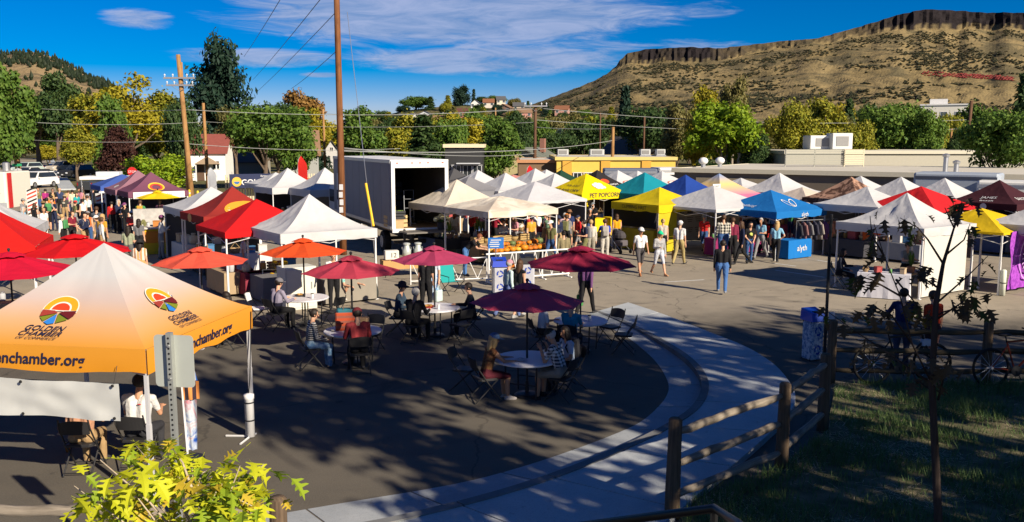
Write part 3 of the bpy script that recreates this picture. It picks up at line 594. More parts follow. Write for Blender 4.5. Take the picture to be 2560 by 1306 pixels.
gable_house('low_house', 'low dark roofed house right of the white house', 612, 128, 6, 6, 1.9, 3.1, 6, M((.3, .28, .24)), GREYR, [(-1.5, 1.2, 1.0, .9)])
gable_house('tan_house', 'grey sided house with brown roof behind the white tents', 757, 122, 3.8, 6, 3.2, 6.2, 15, M((.26, .27, .27), .8, .1, 4), TANR, [(.2, 2.3, .8, 1.0)], True)
gable_house('gabled_house', 'white gabled house peeping out left of the big pole', 828, 160, 3.2, 5, 2.6, 4.9, 12, M((.4, .4, .4)), GREYR, [(0, 3.4, .6, .7)], False)
gable_house('cream_house', 'cream gabled house with chimney beside the dark middle pole', 1333, 92, 4.2, 6, 2.9, 4.1, -20, M((.55, .47, .24), .8, .1), M((.12, .13, .11), .95, .2, 3), [(.8, 2.6, .5, .6)], False, 0, True)
gable_house('gable_end_house', 'white gable with grey roof above the grey trailer', 1578, 110, 4.6, 7, 3.0, 5.3, 30, WHITE, GREYR, [(0, 3.6, .6, .7)], False, 0, True)
rr = random.Random(11)
for i, (px, yb, w_) in enumerate(((1065, 300, 9), (1100, 312, 12), (1155, 292, 6), (1190, 268, 5), (1222, 265, 6), (1252, 258, 5), (1262, 280, 8), (1297, 275, 6), (1310, 292, 7), (1120, 280, 7), (1020, 305, 8), (1405, 284, 7), (1395, 318, 6), (1290, 312, 7))):
    D = 330 + 90 * ((312 - yb) / 54); z0 = A(px, yb + 6, D).z
    gable_house('hillside_house', ['pale blue grey', 'long white', 'small red brick', 'white two storey', 'orange roofed', 'cream', 'brown', 'tan', 'pink brick', 'white walled', 'grey', 'pinkish brick', 'rose coloured', 'light tan'][i] + ' house ' + ['at the left foot of the rise', 'above the golden tree on the rise', 'beside the rise\'s wide tree', 'below the dark rounded pine', 'near the crest of the rise', 'on the crest under the conifers', 'half way up the rise', 'on the right shoulder of the rise', 'low on the rise by the dark pole', 'in the trees of the rise', 'left of the rise', 'below the mesa\'s left end', 'behind the yellow building\'s trees', 'above the narrow golden tree'][i],
                px, D, w_ * .8, 5, 2.6, 4.2, rr.uniform(-30, 30), M([(.45, .47, .5), (.6, .6, .6), (.25, .1, .08), (.6, .6, .58), (.5, .45, .4), (.55, .5, .4), (.2, .13, .1), (.4, .33, .25), (.36, .18, .15), (.6, .6, .6), (.4, .4, .4), (.4, .22, .18), (.42, .2, .17), (.48, .4, .3)][i], .85, .1), [GREYR, TANR, SHING, GREYR, M((.2, .085, .045)), GREYR, TANR][i % 7], [(-w_ * .25, 1.8, 1.1, 1.2), (w_ * .25, 1.8, 1.1, 1.2)], i % 3 > 0, z0)
# yellow flat building, black building, low flat building, tall white building
def flat_building(name, label, p0, p1, D, z, dep, wall, parapet, yaw=0.0, cat='building'):
    a_, b_ = A(p0, 353, D), A(p1, 353, D); w = (b_.x - a_.x); t = thing(name, label, cat, ((a_.x + b_.x) / 2, D, 0), R(yaw))
    m = MB(); m.box((0, dep / 2, z / 2), (w, dep, z)); m.build('wall', wall, t)
    m = MB()
    for c, d in (((0, -.08, z - .1), (w + .3, .2, .28)), ((0, dep + .08, z - .1), (w + .3, .2, .28)), ((-w / 2 - .03, dep / 2, z - .1), (.2, dep - .05, .28)), ((w / 2 + .03, dep / 2, z - .1), (.2, dep - .05, .28))): m.box(c, d)
    m.build('parapet', parapet, t); m = MB(); m.box((0, dep / 2, z + .005), (w - .3, dep - .1, .03)); m.build('roof_sheet', M((.5, .47, .4), .95, .12, 1), t); return t, w
YEL = M((.62, .42, .08), .85, .1, 2); BRN = M((.16, .1, .06), .85, .2, 2)
t, w = flat_building('yellow_building', 'yellow flat-roofed shop building behind the market tents', 1392, 1690, 76, 3.45, 12, YEL, M((.6, .46, .16)))
for x_ in (-4.2, -.9, 2.6): m = MB(); m.box((x_, -.06, 1.6), (.8, .12, 3.1)); m.build('pilaster', M((.55, .3, .05), .85, .15), t)
m = MB(); m.box((0, -.1, .95), (w, .1, .9)); m.build('base_band', M((.5, .3, .1), .85, .15), t)
for x_, k in ((-3.3, 1), (-2.4, 1), (.8, 1)): window(t, MX((x_, -.08, 1.6)), .7, 1.1)
for i, (x_, s) in enumerate(((-4.3, 1.0), (-1.2, 1.3), (3.2, .9), (4.6, .8))):
    p = t.location; u = thing('rooftop_unit', ['boxy grey cooling unit left on the yellow building roof', 'wide grey cooling unit on the yellow building roof', 'pale cooling unit right on the yellow building roof', 'smallest cooling unit on the yellow building roof'][i], 'air conditioner', (p.x + x_, p.y + 5, 3.48)); m = MB(); m.rbox((0, 0, .36), (s, 1.0, .52), .05); m.build('housing', M((.42, .43, .43), .6), u); m = MB(); m.box((0, 0, .05), (s * 1.1, 1.3, .1)); m.build('base_frame', STEEL, u); m = MB(); m.box((0, -.515, .36), (s * .7, .03, .32)); m.build('grille', M((.2, .2, .2), .7), u)
t, w = flat_building('brown_building', 'brown flat-roofed wing left of the yellow building', 1296, 1391, 77, 3.2, 10, BRN, M((.4, .2, .1)))
window(t, MX((.6, -.05, 1.6)), 1.2, 1.0)
t, w = flat_building('black_building', 'black shop building with cream roof edge beside the truck', 1112, 1206, 72, 4.55, 10, M((.025, .026, .028), .6), M((.6, .52, .36)))
for x_ in (-.6, .3, 1.1): window(t, MX((x_, -.1, 2.2)), .7, 1.4, M((.35, .36, .38)))
m = MB(); m.box((.4, -.5, 3.05), (1.9, .9, .08)); m.build('door_canopy', M((.4, .42, .45)), t)
BRICKB = M((.16, .13, .1), .9, .15, 1.5)
t, w = flat_building('low_building', 'long low flat-roofed building behind the right-hand tents', 1688, 2520, 60, 3.0, 14, BRICKB, M((.6, .55, .42)))
w_l = A(1688, 353, 60); t.rotation_euler[2] = R(-35); t.location = (w_l.x + math.cos(R(35)) * w / 2, 60 - math.sin(R(35)) * w / 2, 0)
m = MB(); m.box((-w / 2 + 4.6, -.03, 1.35), (6.0, .06, 2.2)); m.build('panel', M((.3, .25, .17), .85), t)
for x_ in (-w / 2 + 7.2, -w / 2 + 11, -w / 2 + 15): m = MB(); m.lathe([(.05, 0), (.16, -.05), (.2, -.16), (.05, -.18)], 10, MX((x_, -.15, 2.3))); m.build('wall_lamp', DKMET, t)
LB = t.location.copy(); LBW = w
def on_roof(px, D): p = A(px, 353, D); return p.x
t2, w2 = flat_building('roof_hall', 'raised pale-roofed hall on top of the low building', 1965, 2900, 75, 4.0, 16, M((.38, .36, .3), .85), M((.5, .47, .38)))
for i, px in enumerate((1760, 1810)):
    v = thing('roof_vent', ['left', 'right'][i] + ' white domed turbine vent on the low building edge', 'vent', (on_roof(px - 1280 + 1280, 62) - 0, 62 + i, 2.96)); m = MB(); m.lathe([(.16, 0), (.16, .3)], 10); m.build('stack', STEEL, v); m = MB(); m.ball((0, 0, .5), (.34, .34, .26), 12, 6); m.build('dome', M((.62, .62, .62), .5), v, True)
for i, (px, D, s) in enumerate(((2052, 80, (2.6, 2, 1.2)), (2098, 79, (1.8, 1.6, 1.4)))):
    v = thing('rooftop_unit', ['flat wide white cooling unit on the raised hall', 'taller white cooling unit on the raised hall'][i], 'air conditioner', (on_roof(px, D), D, 4.03)); m = MB(); m.rbox((0, 0, s[2] / 2 + .1), s, .06); m.build('housing', M((.6, .6, .58), .6), v); m = MB(); m.box((0, 0, .06), (s[0] * .9, s[1] * .9, .12)); m.build('base_frame', STEEL, v); m = MB(); m.box((0, -s[1] / 2 - .02, s[2] / 2 + .1), (s[0] * .6, .03, s[2] * .6)); m.build('grille', M((.25, .25, .25)), v)
for i, (pa, pb, D) in enumerate(((1966, 2112, 64), (2114, 2162, 63.8))):
    xa, xb = on_roof(pa, D), on_roof(pb, D); v = thing('roof_screen', ['long slatted grey metal screen on the low building roof', 'short cream slatted screen at the roof corner'][i], 'screen', ((xa + xb) / 2, D, 2.98)); ww = xb - xa; mt = [M((.3, .3, .26), .7), M((.55, .5, .36), .7)][i]
    for k in range(9): m = MB(); m.box((0, 0, .22 + k * .125), (ww, .03, .085)); m.build('slat', mt, v)
    for k in range(3 - i): m = MB(); m.box((-ww / 2 + ww * k / (2 - i), .05, .65), (.07, .07, 1.3)); m.build('post', mt, v)
for i, (px, h_) in enumerate(((2368, .9), (2395, .5))):
    v = thing('roof_pipe', ['taller', 'shorter'][i] + ' grey exhaust pipe on the roof above the food trailer', 'pipe', (on_roof(px, 53), 53, 3.01)); m = MB(); m.lathe([(.14, 0), (.14, h_)], 10); m.build('stack', STEEL, v); m = MB(); m.lathe([(.2, h_), (.22, h_ + .12), (.06, h_ + .2)], 10); m.build('cap', STEEL, v)
p = A(2355, 353, 190); t = thing('tall_white_building', 'white four storey building among trees below the mesa', 'building', (p.x, 190, 0), R(-24)); m = MB(); m.box((0, 5, 6.2), (9, 10, 12.4)); m.build('wall', M((.62, .6, .54), .8, .06), t)
m = MB(); m.box((0, 5, 12.5), (9.4, 10.4, .3)); m.build('parapet', WHITE, t); m = MB(); m.box((-1, 5, 13.2), (3.5, 3, 1.3)); m.build('lift_house', WHITE, t)
for i in range(3):
    for k in range(3): window(t, MX((-2.8 + i * 2.8, -.03, 4.6 + k * 2.9)), 1.3, 1.2, glass=M((.06, .08, .1), .15))
# ================================================================ POLES, WIRES
POLE = WOOD((.09, .035, .016), (.23, .1, .042), .5); POLE2 = WOOD((.2, .1, .04), (.38, .22, .09), .5); POLED = WOOD((.07, .035, .02), (.14, .08, .05), .5)
GREYP = M((.42, .43, .46), .85, .2, 5)
def pole(px, yt, D, r, mat, label, lean=0.0, arms=(), name='utility_pole'):
    p = A(px, 353, D); top_ = A(px, yt, D).z; t = thing(name, label, 'utility pole', (p.x, p.y, 0)); m = MB(); m.tube([(0, 0, -.1), (lean * .33, 0, top_ * .33), (lean * .66, 0, top_ * .66), (lean, 0, top_)], [r * 1.15, r * 1.05, r * .95, r * .85], 10); m.build('shaft', mat, t, True)
    for y_, w_ in arms:
        z = A(px, y_, D).z; l_ = lean * z / top_; m = MB(); m.box((l_, -r - .06, z), (w_, .12, .14)); ar = m.build('crossarm', M((.2, .2, .22), .8, .2), t)
        for s in (-.46, -.2, .25, .46): m = MB(); m.lathe([(.03, 0), (.03, .1), (.07, .12), (.07, .2), (.02, .26)], 8, MX((l_ + s * w_, -r - .06, z + .07))); m.build('insulator', M((.5, .52, .55), .3), ar)
        m = MB()
        for s in (-1, 1): m.tube([(l_, -r - .08, z - w_ * .22), (l_ + s * w_ * .3, -r - .08, z - .04)], .02, 4)
        m.build('brace', STEEL, t)
    return t
big = pole(851, -140, 37.5, .135, POLE, 'big reddish wooden pole standing beside the box truck', .0)
for k in range(4): m = MB(); m.box((-.01 + .02 * (k % 2), -.16, 1.95 + k * .32), (.16, .01, .24)); m.build('poster', M((.5, .5, .52), .9, .25, 20), big)
pole(473, 137, 72, .2, POLE2, 'tall leaning pole with two crossarms left of the pine', -.55, ((196, 2.5), (214, 2.2)))
pole(463, 156, 72.3, .11, POLE2, 'thin splint pole strapped to the crossarm pole', .0)
pole(515, 258, 90, .17, POLE2, 'plain wooden pole in front of the white house', -.1)
pole(44, 258, 82, .24, POLE2, 'leaning wooden pole at the left street corner', -.5)
pole(811, 273, 105, .15, POLE2, 'short wooden pole just left of the big pole', -.05)
pole(1336, 262, 84, .16, POLED, 'dark pole with a crossarm above the yellow building', .1, ((266, 2.2),))
pole(1531, 318, 78, .15, POLE2, 'small light brown pole above the grey trailer', .05)
pole(1609, 293, 100, .12, POLED, 'thin dark pole in front of the big dark tree', .05)
pole(1239, 270, 180, .16, POLE2, 'far light pole above the tall pale trunk tree', 0)
pole(1500, 282, 120, .12, POLED, 'far thin pole right of the crossarm pole', 0)
pole(2416, 252, 95, .2, POLED, 'dark pole in front of the tall white building', .25)
pole(2377, 322, 95, .13, POLE2, 'short light pole left of the tall white building\'s pole', .0)
pole(1877, 300, 110, .14, M((.4, .38, .33)), 'pale pole right of the largest tree', 0)
WIRE = M((.3, .31, .3), .6); WIRED = M((.05, .05, .055), .6)
def wire(a_, b_, sag, r, label, mat=WIRE, group=None):
    pts = [a_.lerp(b_, i / 14) - Vector((0, 0, sag * 4 * (i / 14) * (1 - i / 14))) for i in range(15)]; m = MB(); m.tube(pts, r, 4, False); return tag(m.build('power_line', mat), label, 'wire', group)
for i, (xa, ya, Da, xb, yb, Db, sag) in enumerate(((-40, 262, 84, 470, 275, 73, .3), (470, 275, 73, 1336, 272, 84, .5), (-40, 298, 84, 515, 305, 90, .4), (515, 305, 90, 1336, 306, 84, .5), (-40, 342, 84, 470, 352, 73, .3), (470, 360, 73, 1000, 372, 80, .3), (1336, 270, 84, 2416, 300, 95, .8), (1336, 300, 84, 2416, 322, 95, .7), (1336, 318, 84, 1531, 322, 78, .1), (811, 285, 105, 1336, 268, 84, .4), (851, 370, 37.5, 1336, 384, 84, .3), (851, 378, 37.5, 1531, 352, 78, .4))):
    wire(A(xa, ya, Da), A(xb, yb, Db), sag, .022, ['thin wire across the trees at the left street, topmost', 'long thin wire between the crossarm pole and the dark pole', 'second wire across the left street trees', 'second long wire toward the dark pole', 'lowest wire across the left street', 'low wire passing behind the white tents', 'upper wire from the dark pole to the right', 'lower wire from the dark pole to the right', 'short wire to the small light brown pole', 'wire from the short pole to the dark pole', 'wire from the big pole over the black building', 'wire from the big pole to the small light brown pole'][i])
for i, (xa, ya, xb, yb) in enumerate(((736, -60, 610, 142), (800, 0, 632, 200), (848, 22, 640, 232), (850, 120, 728, 222))):
    wire(A(xa, ya, 37.5), A(xb, yb, 95), .1, .02, ['first dark wire slanting across the clouds, leftmost', 'second dark slanting wire against the clouds', 'third dark slanting wire starting at the big pole', 'lowest dark slanting wire from the big pole'][i], WIRED)
gw = thing('guy_wire', 'guy wire with yellow guard beside the box truck', 'guy wire', G(938, 645)); o_ = gw.location.copy(); m = MB(); m.tube([(0, 0, 0), A(868, 30, 37.3) - o_], .014, 5); m.build('cable', STEEL, gw)
m = MB(); m.tube([A(934, 566, 34.7) - o_ - Vector((0, .04, 0)), A(915, 459, 35.4) - o_ - Vector((0, .04, 0))], .05, 8); m.build('guard', M((.7, .42, .02), .6), gw)
m = MB(); m.tube([(0, 0, 0), (0, 0, .3)], .05, 6); m.build('anchor', STEEL, gw)
# ================================================================ VEHICLES
def car(px, D, yaw, paint, label, kind='suv', name='parked_car', gy=None):
    p = A(px, 353, D); t = thing(name, label, 'car' if kind != 'pickup' else 'pickup truck', (p.x, p.y, .01), R(yaw)); L, Wd, H_ = {'suv': (4.6, 1.85, 1.7), 'sedan': (4.5, 1.78, 1.42), 'pickup': (5.6, 1.95, 1.85)}[kind]
    P_ = M(paint, .3, .05, 3, 0, .6)
    low = {'suv': [(-.5, .32), (-.5, .75), (-.47, .98), (-.2, 1.05), (.44, 1.05), (.5, .9), (.5, .35)], 'sedan': [(-.5, .3), (-.5, .68), (-.47, .8), (-.2, .92), (.35, .95), (.5, .9), (.5, .35)], 'pickup': [(-.5, .42), (-.5, .9), (-.47, 1.08), (-.24, 1.15), (.12, 1.15), (.12, 1.13), (.5, 1.13), (.5, .45)]}[kind]
    cab = {'suv': [(-.24, 1.03), (-.1, H_), (.38, H_ - .02), (.47, 1.03)], 'sedan': [(-.24, .91), (-.08, H_), (.2, H_), (.38, .93)], 'pickup': [(-.26, 1.13), (-.14, H_), (.08, H_), (.13, 1.13)]}[kind]
    m = MB(); n_ = len(low)
    def side(s, k): return [(s * Wd / 2 * k, y * L, z) for y, z in low]
    vs = []
    for s, k in ((-1, .9), (-1, 1.0), (1, 1.0), (1, .9)): vs += [(s * Wd / 2 * (1 if k == 1.0 else 1), y * L * (1 if k == 1.0 else 1), z) for y, z in low] if k == 1.0 else [(s * Wd / 2 * .86, y * L * 1.012, z + (.04 if z > .6 else -.02)) for y, z in low]
    order = [1, 0, 3, 2]; fs = []
    ring = lambda q: [order[q] * n_ + i for i in range(n_)]
    for q_ in range(3):
        a1, b1 = ring(q_), ring(q_ + 1)
        for i in range(n_): j = (i + 1) % n_; fs.append((a1[i], b1[i], b1[j], a1[j]))
    fs += [tuple(ring(0)), tuple(reversed(ring(3)))]; m.add(vs, fs); bd = m.build('body', P_, t)
    m = MB(); k = len(cab); m.add([(s * Wd / 2 * (.97 if i in (0, k - 1) else .76), y * L, z) for s in (-1, 1) for i, (y, z) in enumerate(cab)], [tuple(range(k)), tuple(range(2 * k - 1, k - 1, -1))] + [(i, k + i, k + (i + 1) % k, (i + 1) % k) for i in range(k)]); m.build('cabin', P_, t)
    # glass, set a little proud of the cabin
    (y0, z0), (y1, z1), (y2, z2), (y3, z3) = cab; e = .012
    def lerp(a1, b1, s): return a1 + (b1 - a1) * s
    m = MB(); m.add([(-Wd * .43, lerp(y0, y1, .08) * L - .03, lerp(z0, z1, .1)), (Wd * .43, lerp(y0, y1, .08) * L - .03, lerp(z0, z1, .1)), (Wd * .36, lerp(y0, y1, .9) * L - .03, lerp(z0, z1, .9)), (-Wd * .36, lerp(y0, y1, .9) * L - .03, lerp(z0, z1, .9))], [(0, 1, 2, 3)]); m.build('windscreen', GLASS, t)
    m = MB(); m.add([(-Wd * .4, lerp(y3, y2, .12) * L + .03, lerp(z3, z2, .15)), (Wd * .4, lerp(y3, y2, .12) * L + .03, lerp(z3, z2, .15)), (Wd * .35, lerp(y3, y2, .9) * L + .03, lerp(z3, z2, .9)), (-Wd * .35, lerp(y3, y2, .9) * L + .03, lerp(z3, z2, .9))], [(0, 3, 2, 1)]); m.build('rear_window', GLASS, t)
    for s in (-1, 1):
        m = MB(); xx = lambda f: s * (Wd / 2 * (.97 + (.76 - .97) * f) + e)
        m.add([(xx(.12), lerp(y0, y1, .2) * L + .12, lerp(z0, z1, .12)), (xx(.12), lerp(y3, y2, .2) * L - .08, lerp(z3, z2, .12)), (xx(.86), lerp(y3, y2, .86) * L - .06, lerp(z3, z2, .86)), (xx(.86), lerp(y0, y1, .86) * L + .1, lerp(z0, z1, .86))], [(0, 1, 2, 3)]); m.build('side_window', GLASS, t)
        m = MB(); m.rbox((s * (Wd / 2 + .1), y0 * L + .25, z0 + .05), (.2, .1, .14), .03); m.build('mirror', P_, t)
        m = MB(); m.rbox((s * Wd * .38, -L / 2 - .01, .72 if kind != 'pickup' else .85), (.32, .08, .16), .03); m.build('headlight', M((.7, .72, .75), .1), t)
        m = MB(); m.rbox((s * Wd * .43, L / 2 + .0, .92), (.16, .08, .3), .03); m.build('tail_light', M((.4, .01, .01), .2), t)
        for y_ in (-.31, .3):
            w_ = MB(); w_.lathe([(.2, -.11), (.33, -.11), (.345, -.06), (.345, .06), (.33, .11), (.2, .11)], 18, MX((s * (Wd / 2 - .1), y_ * L, .345), 0, R(90))); wo_ = w_.build('wheel', TYRE, t); w_ = MB(); w_.lathe([(.03, .0), (.2, .0), (.21, .03)], 12, MX((s * (Wd / 2 + .0), y_ * L, .345), 0, R(90 * s))); w_.build('rim', STEEL, wo_)
    m = MB(); m.box((0, -L / 2 - .005, .45), (Wd * .82, .06, .16)); m.build('grille', M((.03, .03, .03), .5), t); m = MB(); m.box((0, -L / 2 - .03, .5), (.32, .03, .12)); m.build('number_plate', WHITE, t)
    return t
car(84, 92, -10, (.62, .62, .63), 'white SUV parked facing the market on the street', 'suv')
car(77, 99, -12, (.015, .015, .017), 'black car parked right behind the white SUV', 'suv')
car(66, 118, -12, (.5, .5, .5), 'silver car further up the left side of the street', 'sedan')
car(64, 132, -14, (.35, .42, .4), 'pale green car farthest on the left of the street', 'suv')
car(266, 83, 158, (.05, .055, .06), 'dark grey pickup parked beside the purple tents', 'pickup', 'pickup_truck')
car(186, 117, -20, (.02, .02, .022), 'black SUV in the shade on the right of the street', 'suv')
car(158, 135, -22, (.45, .4, .33), 'beige pickup far up the right side of the street', 'pickup', 'pickup_truck')
car(320, 70, -70, (.62, .63, .66), 'white van roof showing behind the blue canopy', 'suv')
# box truck: open rear, lift gate
rear = G(1052, 640); tk = thing('box_truck', 'white box truck with its rear door rolled up', 'truck', (rear.x, 37.2, 0), R(24)); TW, TL, Z0, Z1 = 2.5, 10.6, 1.18, 4.02
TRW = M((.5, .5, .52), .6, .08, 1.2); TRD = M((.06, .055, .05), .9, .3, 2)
def part(nm, mat, *boxes, parent=tk):
    m = MB()
    for c, d in boxes: m.box(c, d)
    return m.build(nm, mat, parent)
TRW_SHADE = M((.2, .2, .22), .6, .1, 1.2)  # truck white darkened: the left side's shade is put into the colour
part('side_wall', TRW_SHADE, ((-TW / 2, TL / 2, (Z0 + Z1) / 2), (.05, TL, Z1 - Z0))); part('side_wall', TRW, ((TW / 2, TL / 2, (Z0 + Z1) / 2), (.05, TL, Z1 - Z0)))
part('roof', M((.6, .6, .6), .6, .05, 1), ((0, TL / 2, Z1 + .025), (TW + .06, TL + .02, .05))); part('floor', WOOD((.16, .11, .06), (.3, .21, .12), .5, 1), ((0, TL / 2, Z0 - .04), (TW, TL - .02, .08)))
part('front_wall', TRW, ((0, TL - .03, (Z0 + Z1) / 2), (TW - .1, .06, Z1 - Z0)))
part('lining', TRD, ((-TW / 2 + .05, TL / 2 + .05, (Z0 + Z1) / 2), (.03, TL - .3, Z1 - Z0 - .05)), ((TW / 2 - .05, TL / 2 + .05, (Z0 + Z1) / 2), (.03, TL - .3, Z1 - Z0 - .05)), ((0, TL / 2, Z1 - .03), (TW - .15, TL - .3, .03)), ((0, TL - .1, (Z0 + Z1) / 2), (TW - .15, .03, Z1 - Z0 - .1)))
fr = part('rear_frame', M((.64, .64, .63), .5), ((-TW / 2 + .07, -.03, (Z0 + Z1) / 2), (.15, .07, Z1 - Z0)), ((TW / 2 - .07, -.03, (Z0 + Z1) / 2), (.15, .07, Z1 - Z0)), ((0, -.035, Z1 - .13), (TW - .28, .07, .3)), ((0, -.05, Z0 - .06), (TW, .1, .16)))
for x_ in (-1.0, -.35, 0, .35, 1.0): part('marker_light', M((.5, .05, .03), .3), ((x_, -.075, Z1 - .08), (.09, .02, .04)), parent=fr)
part('edge_rail', STEEL, ((-TW / 2 - .035, TL / 2, Z1 - .03), (.02, TL, .12)), ((-TW / 2 - .035, TL / 2, Z0 + .05), (.02, TL, .14)))
for k in range(1, 9): part('wall_panel', TRW_SHADE, ((-TW / 2 - .028, TL * (k - .5) / 8.5 + .2, (Z0 + Z1) / 2 + .02), (.012, TL / 8.5 - .035, Z1 - Z0 - .35)))
dr = part('side_door', M((.46, .46, .48), .6, .06), ((-TW / 2 - .045, TL - 1.3, 2.2), (.03, .9, 2.0))); part('handle', DKMET, ((-TW / 2 - .08, TL - 1.0, 2.1), (.04, .04, .5)), parent=dr)
part('chassis', BLACK, ((-.4, TL / 2 + .6, .85), (.12, TL + 1.6, .3)), ((.4, TL / 2 + .6, .85), (.12, TL + 1.6, .3)), ((0, 2.0, .6), (1.9, .14, .14)))
part('rear_bumper', DKMET, ((0, .1, .62), (2.3, .1, .14)))
lg = part('lift_gate', M((.16, .15, .14), .6, .3, 4, .4), ((.1, -.62, Z0 - .08), (2.1, 1.05, .06))); part('gate_arm', DKMET, ((-.8, -.3, .8), (.08, .1, .8)), ((.95, -.3, .8), (.08, .1, .8)), parent=lg)
for s in (-1, 1):
    for y_ in (1.9, TL + 1.1):
        w_ = MB(); w_.lathe([(.25, -.14), (.46, -.14), (.48, -.08), (.48, .08), (.46, .14), (.25, .14)], 18, MX((s * 1.0, y_, .48), 0, R(90))); wo_ = w_.build('wheel', TYRE, tk); w_ = MB(); w_.lathe([(.05, 0), (.26, 0), (.27, .04)], 12, MX((s * 1.14, y_, .48), 0, R(90 * s))); w_.build('rim', STEEL, wo_)
m = MB(); m.rbox((0, TL + 1.2, 1.5), (2.2, 2.1, 1.9), .2); cb = m.build('cab', TRW, tk); part('windscreen', GLASS, ((0, TL + 2.26, 1.9), (1.9, .04, .8)), parent=cb)
for s in (-1, 1): part('cab_window', GLASS, ((s * 1.11, TL + 1.3, 1.95), (.03, 1.0, .65)), parent=cb)
# trailers
def trailer(px, D, yaw, L, Hh, body, label, band=None, base=.55, name='trailer', Wd=2.3):
    p = A(px, 353, D); t = thing(name, label, 'trailer', (p.x, p.y, 0), R(yaw)); m = MB(); m.rbox((0, 0, (Hh + base) / 2), (L, Wd, Hh - base), .12); m.build('body', M(body, .5, .06), t)
    for s in (-.22, .22):
        w_ = MB(); w_.lathe([(.15, -.1), (.33, -.1), (.33, .1), (.15, .1)], 16, MX((s * 1.6, -Wd / 2 + .05, .33), R(90))); w_.build('wheel', TYRE, t)
    m = MB(); m.box((L / 2 + .5, 0, .5), (1.0, .08, .1)); m.build('hitch', DKMET, t); m = MB(); m.box((0, -Wd / 2 - .01, Hh - .25), (L * .96, .02, .16)); m.build('trim', band or STEEL, t); return t
t = trailer(1575, 62, -4, 3.7, 2.95, (.11, .13, .18), 'dark blue grey trailer behind the teal tent'); m = MB(); m.box((.9, -1.17, 1.9), (1.0, .03, .9)); m.build('hatch', M((.2, .22, .26)), t)
t = trailer(2403, 46.5, -35, 4.0, 3.2, (.3, .34, .4), 'grey food trailer with round black emblem at far right', M((.04, .05, .08)), name='food_trailer')
m = MB(); m.box((.7, -1.17, 1.75), (1.1, .03, 1.0)); m.build('serving_hatch', M((.42, .47, .52)), t); m = MB(); m.lathe([(.02, 0), (.42, 0), (.42, .02)], 20, MX((-1.0, -1.16, 1.9), R(90))); m.build('emblem', M((.03, .03, .04)), t); m = MB(); m.box((1.75, -1.17, 1.6), (.5, .03, 1.7)); m.build('door', M((.35, .4, .46)), t)
t = trailer(2525, 44, -35, 2.4, 2.9, (.62, .62, .6), 'white utility trailer beside the grey food trailer'); m = MB(); m.box((0, -1.17, 1.6), (.9, .03, .7)); m.build('hatch', M((.5, .52, .55)), t)
t = trailer(1668, 66, 8, 1.9, 2.9, (.6, .6, .6), 'white truck cab behind the dark blue trailer', name='white_truck'); m = MB(); m.box((0, -1.17, 2.1), (1.3, .03, .6)); m.build('window', GLASS, t)
# food trailer at the far left with a drawn face
p = G(5, 560); t = thing('food_trailer', 'cream food trailer with drawn woman\'s face at left edge', 'trailer', (A(-14, 353, 57).x, 57, 0), R(4)); m = MB(); m.rbox((0, 0, 1.75), (2.6, 3.4, 2.3), .1); m.build('body', M((.62, .58, .5), .5, .05), t); m = MB(); m.box((1.31, -1.2, 1.75), (.06, .5, 2.2)); m.build('red_edge', M((.45, .02, .02), .5), t)
m = MB(); m.box((.3, -1.72, .75), (2.0, .03, .5)); m.build('skirt', M((.3, .31, .33)), t); m = MB(); m.lathe([(.2, 0), (.22, .5), (.1, .55)], 10, MX((.6, 0, 2.95))); m.build('chimney', STEEL, t)
INK = M((.02, .02, .02)); m = MB()
def ink(pts, r=.018): m.tube([(x, -1.725, z) for x, z in pts], r, 4)
ink([(.12, 2.0), (.16, 1.75), (.3, 1.5), (.48, 1.42), (.62, 1.55), (.68, 1.8)]); ink([(.1, 2.05), (.3, 2.3), (.6, 2.28), (.76, 2.0), (.8, 1.7), (.92, 1.55)], .05); ink([(.25, 1.95), (.36, 1.98)]); ink([(.5, 1.95), (.6, 1.97)]); ink([(.42, 1.9), (.38, 1.75), (.45, 1.73)], .012); ink([(.33, 1.6), (.43, 1.57), (.53, 1.62)]); m.build('face_drawing', INK, t)
for s in (-1, 1): w_ = MB(); w_.lathe([(.15, -.1), (.34, -.1), (.34, .1), (.15, .1)], 16, MX((s * .9, -1.4, .34), 0, R(90))); w_.build('wheel', TYRE, t)
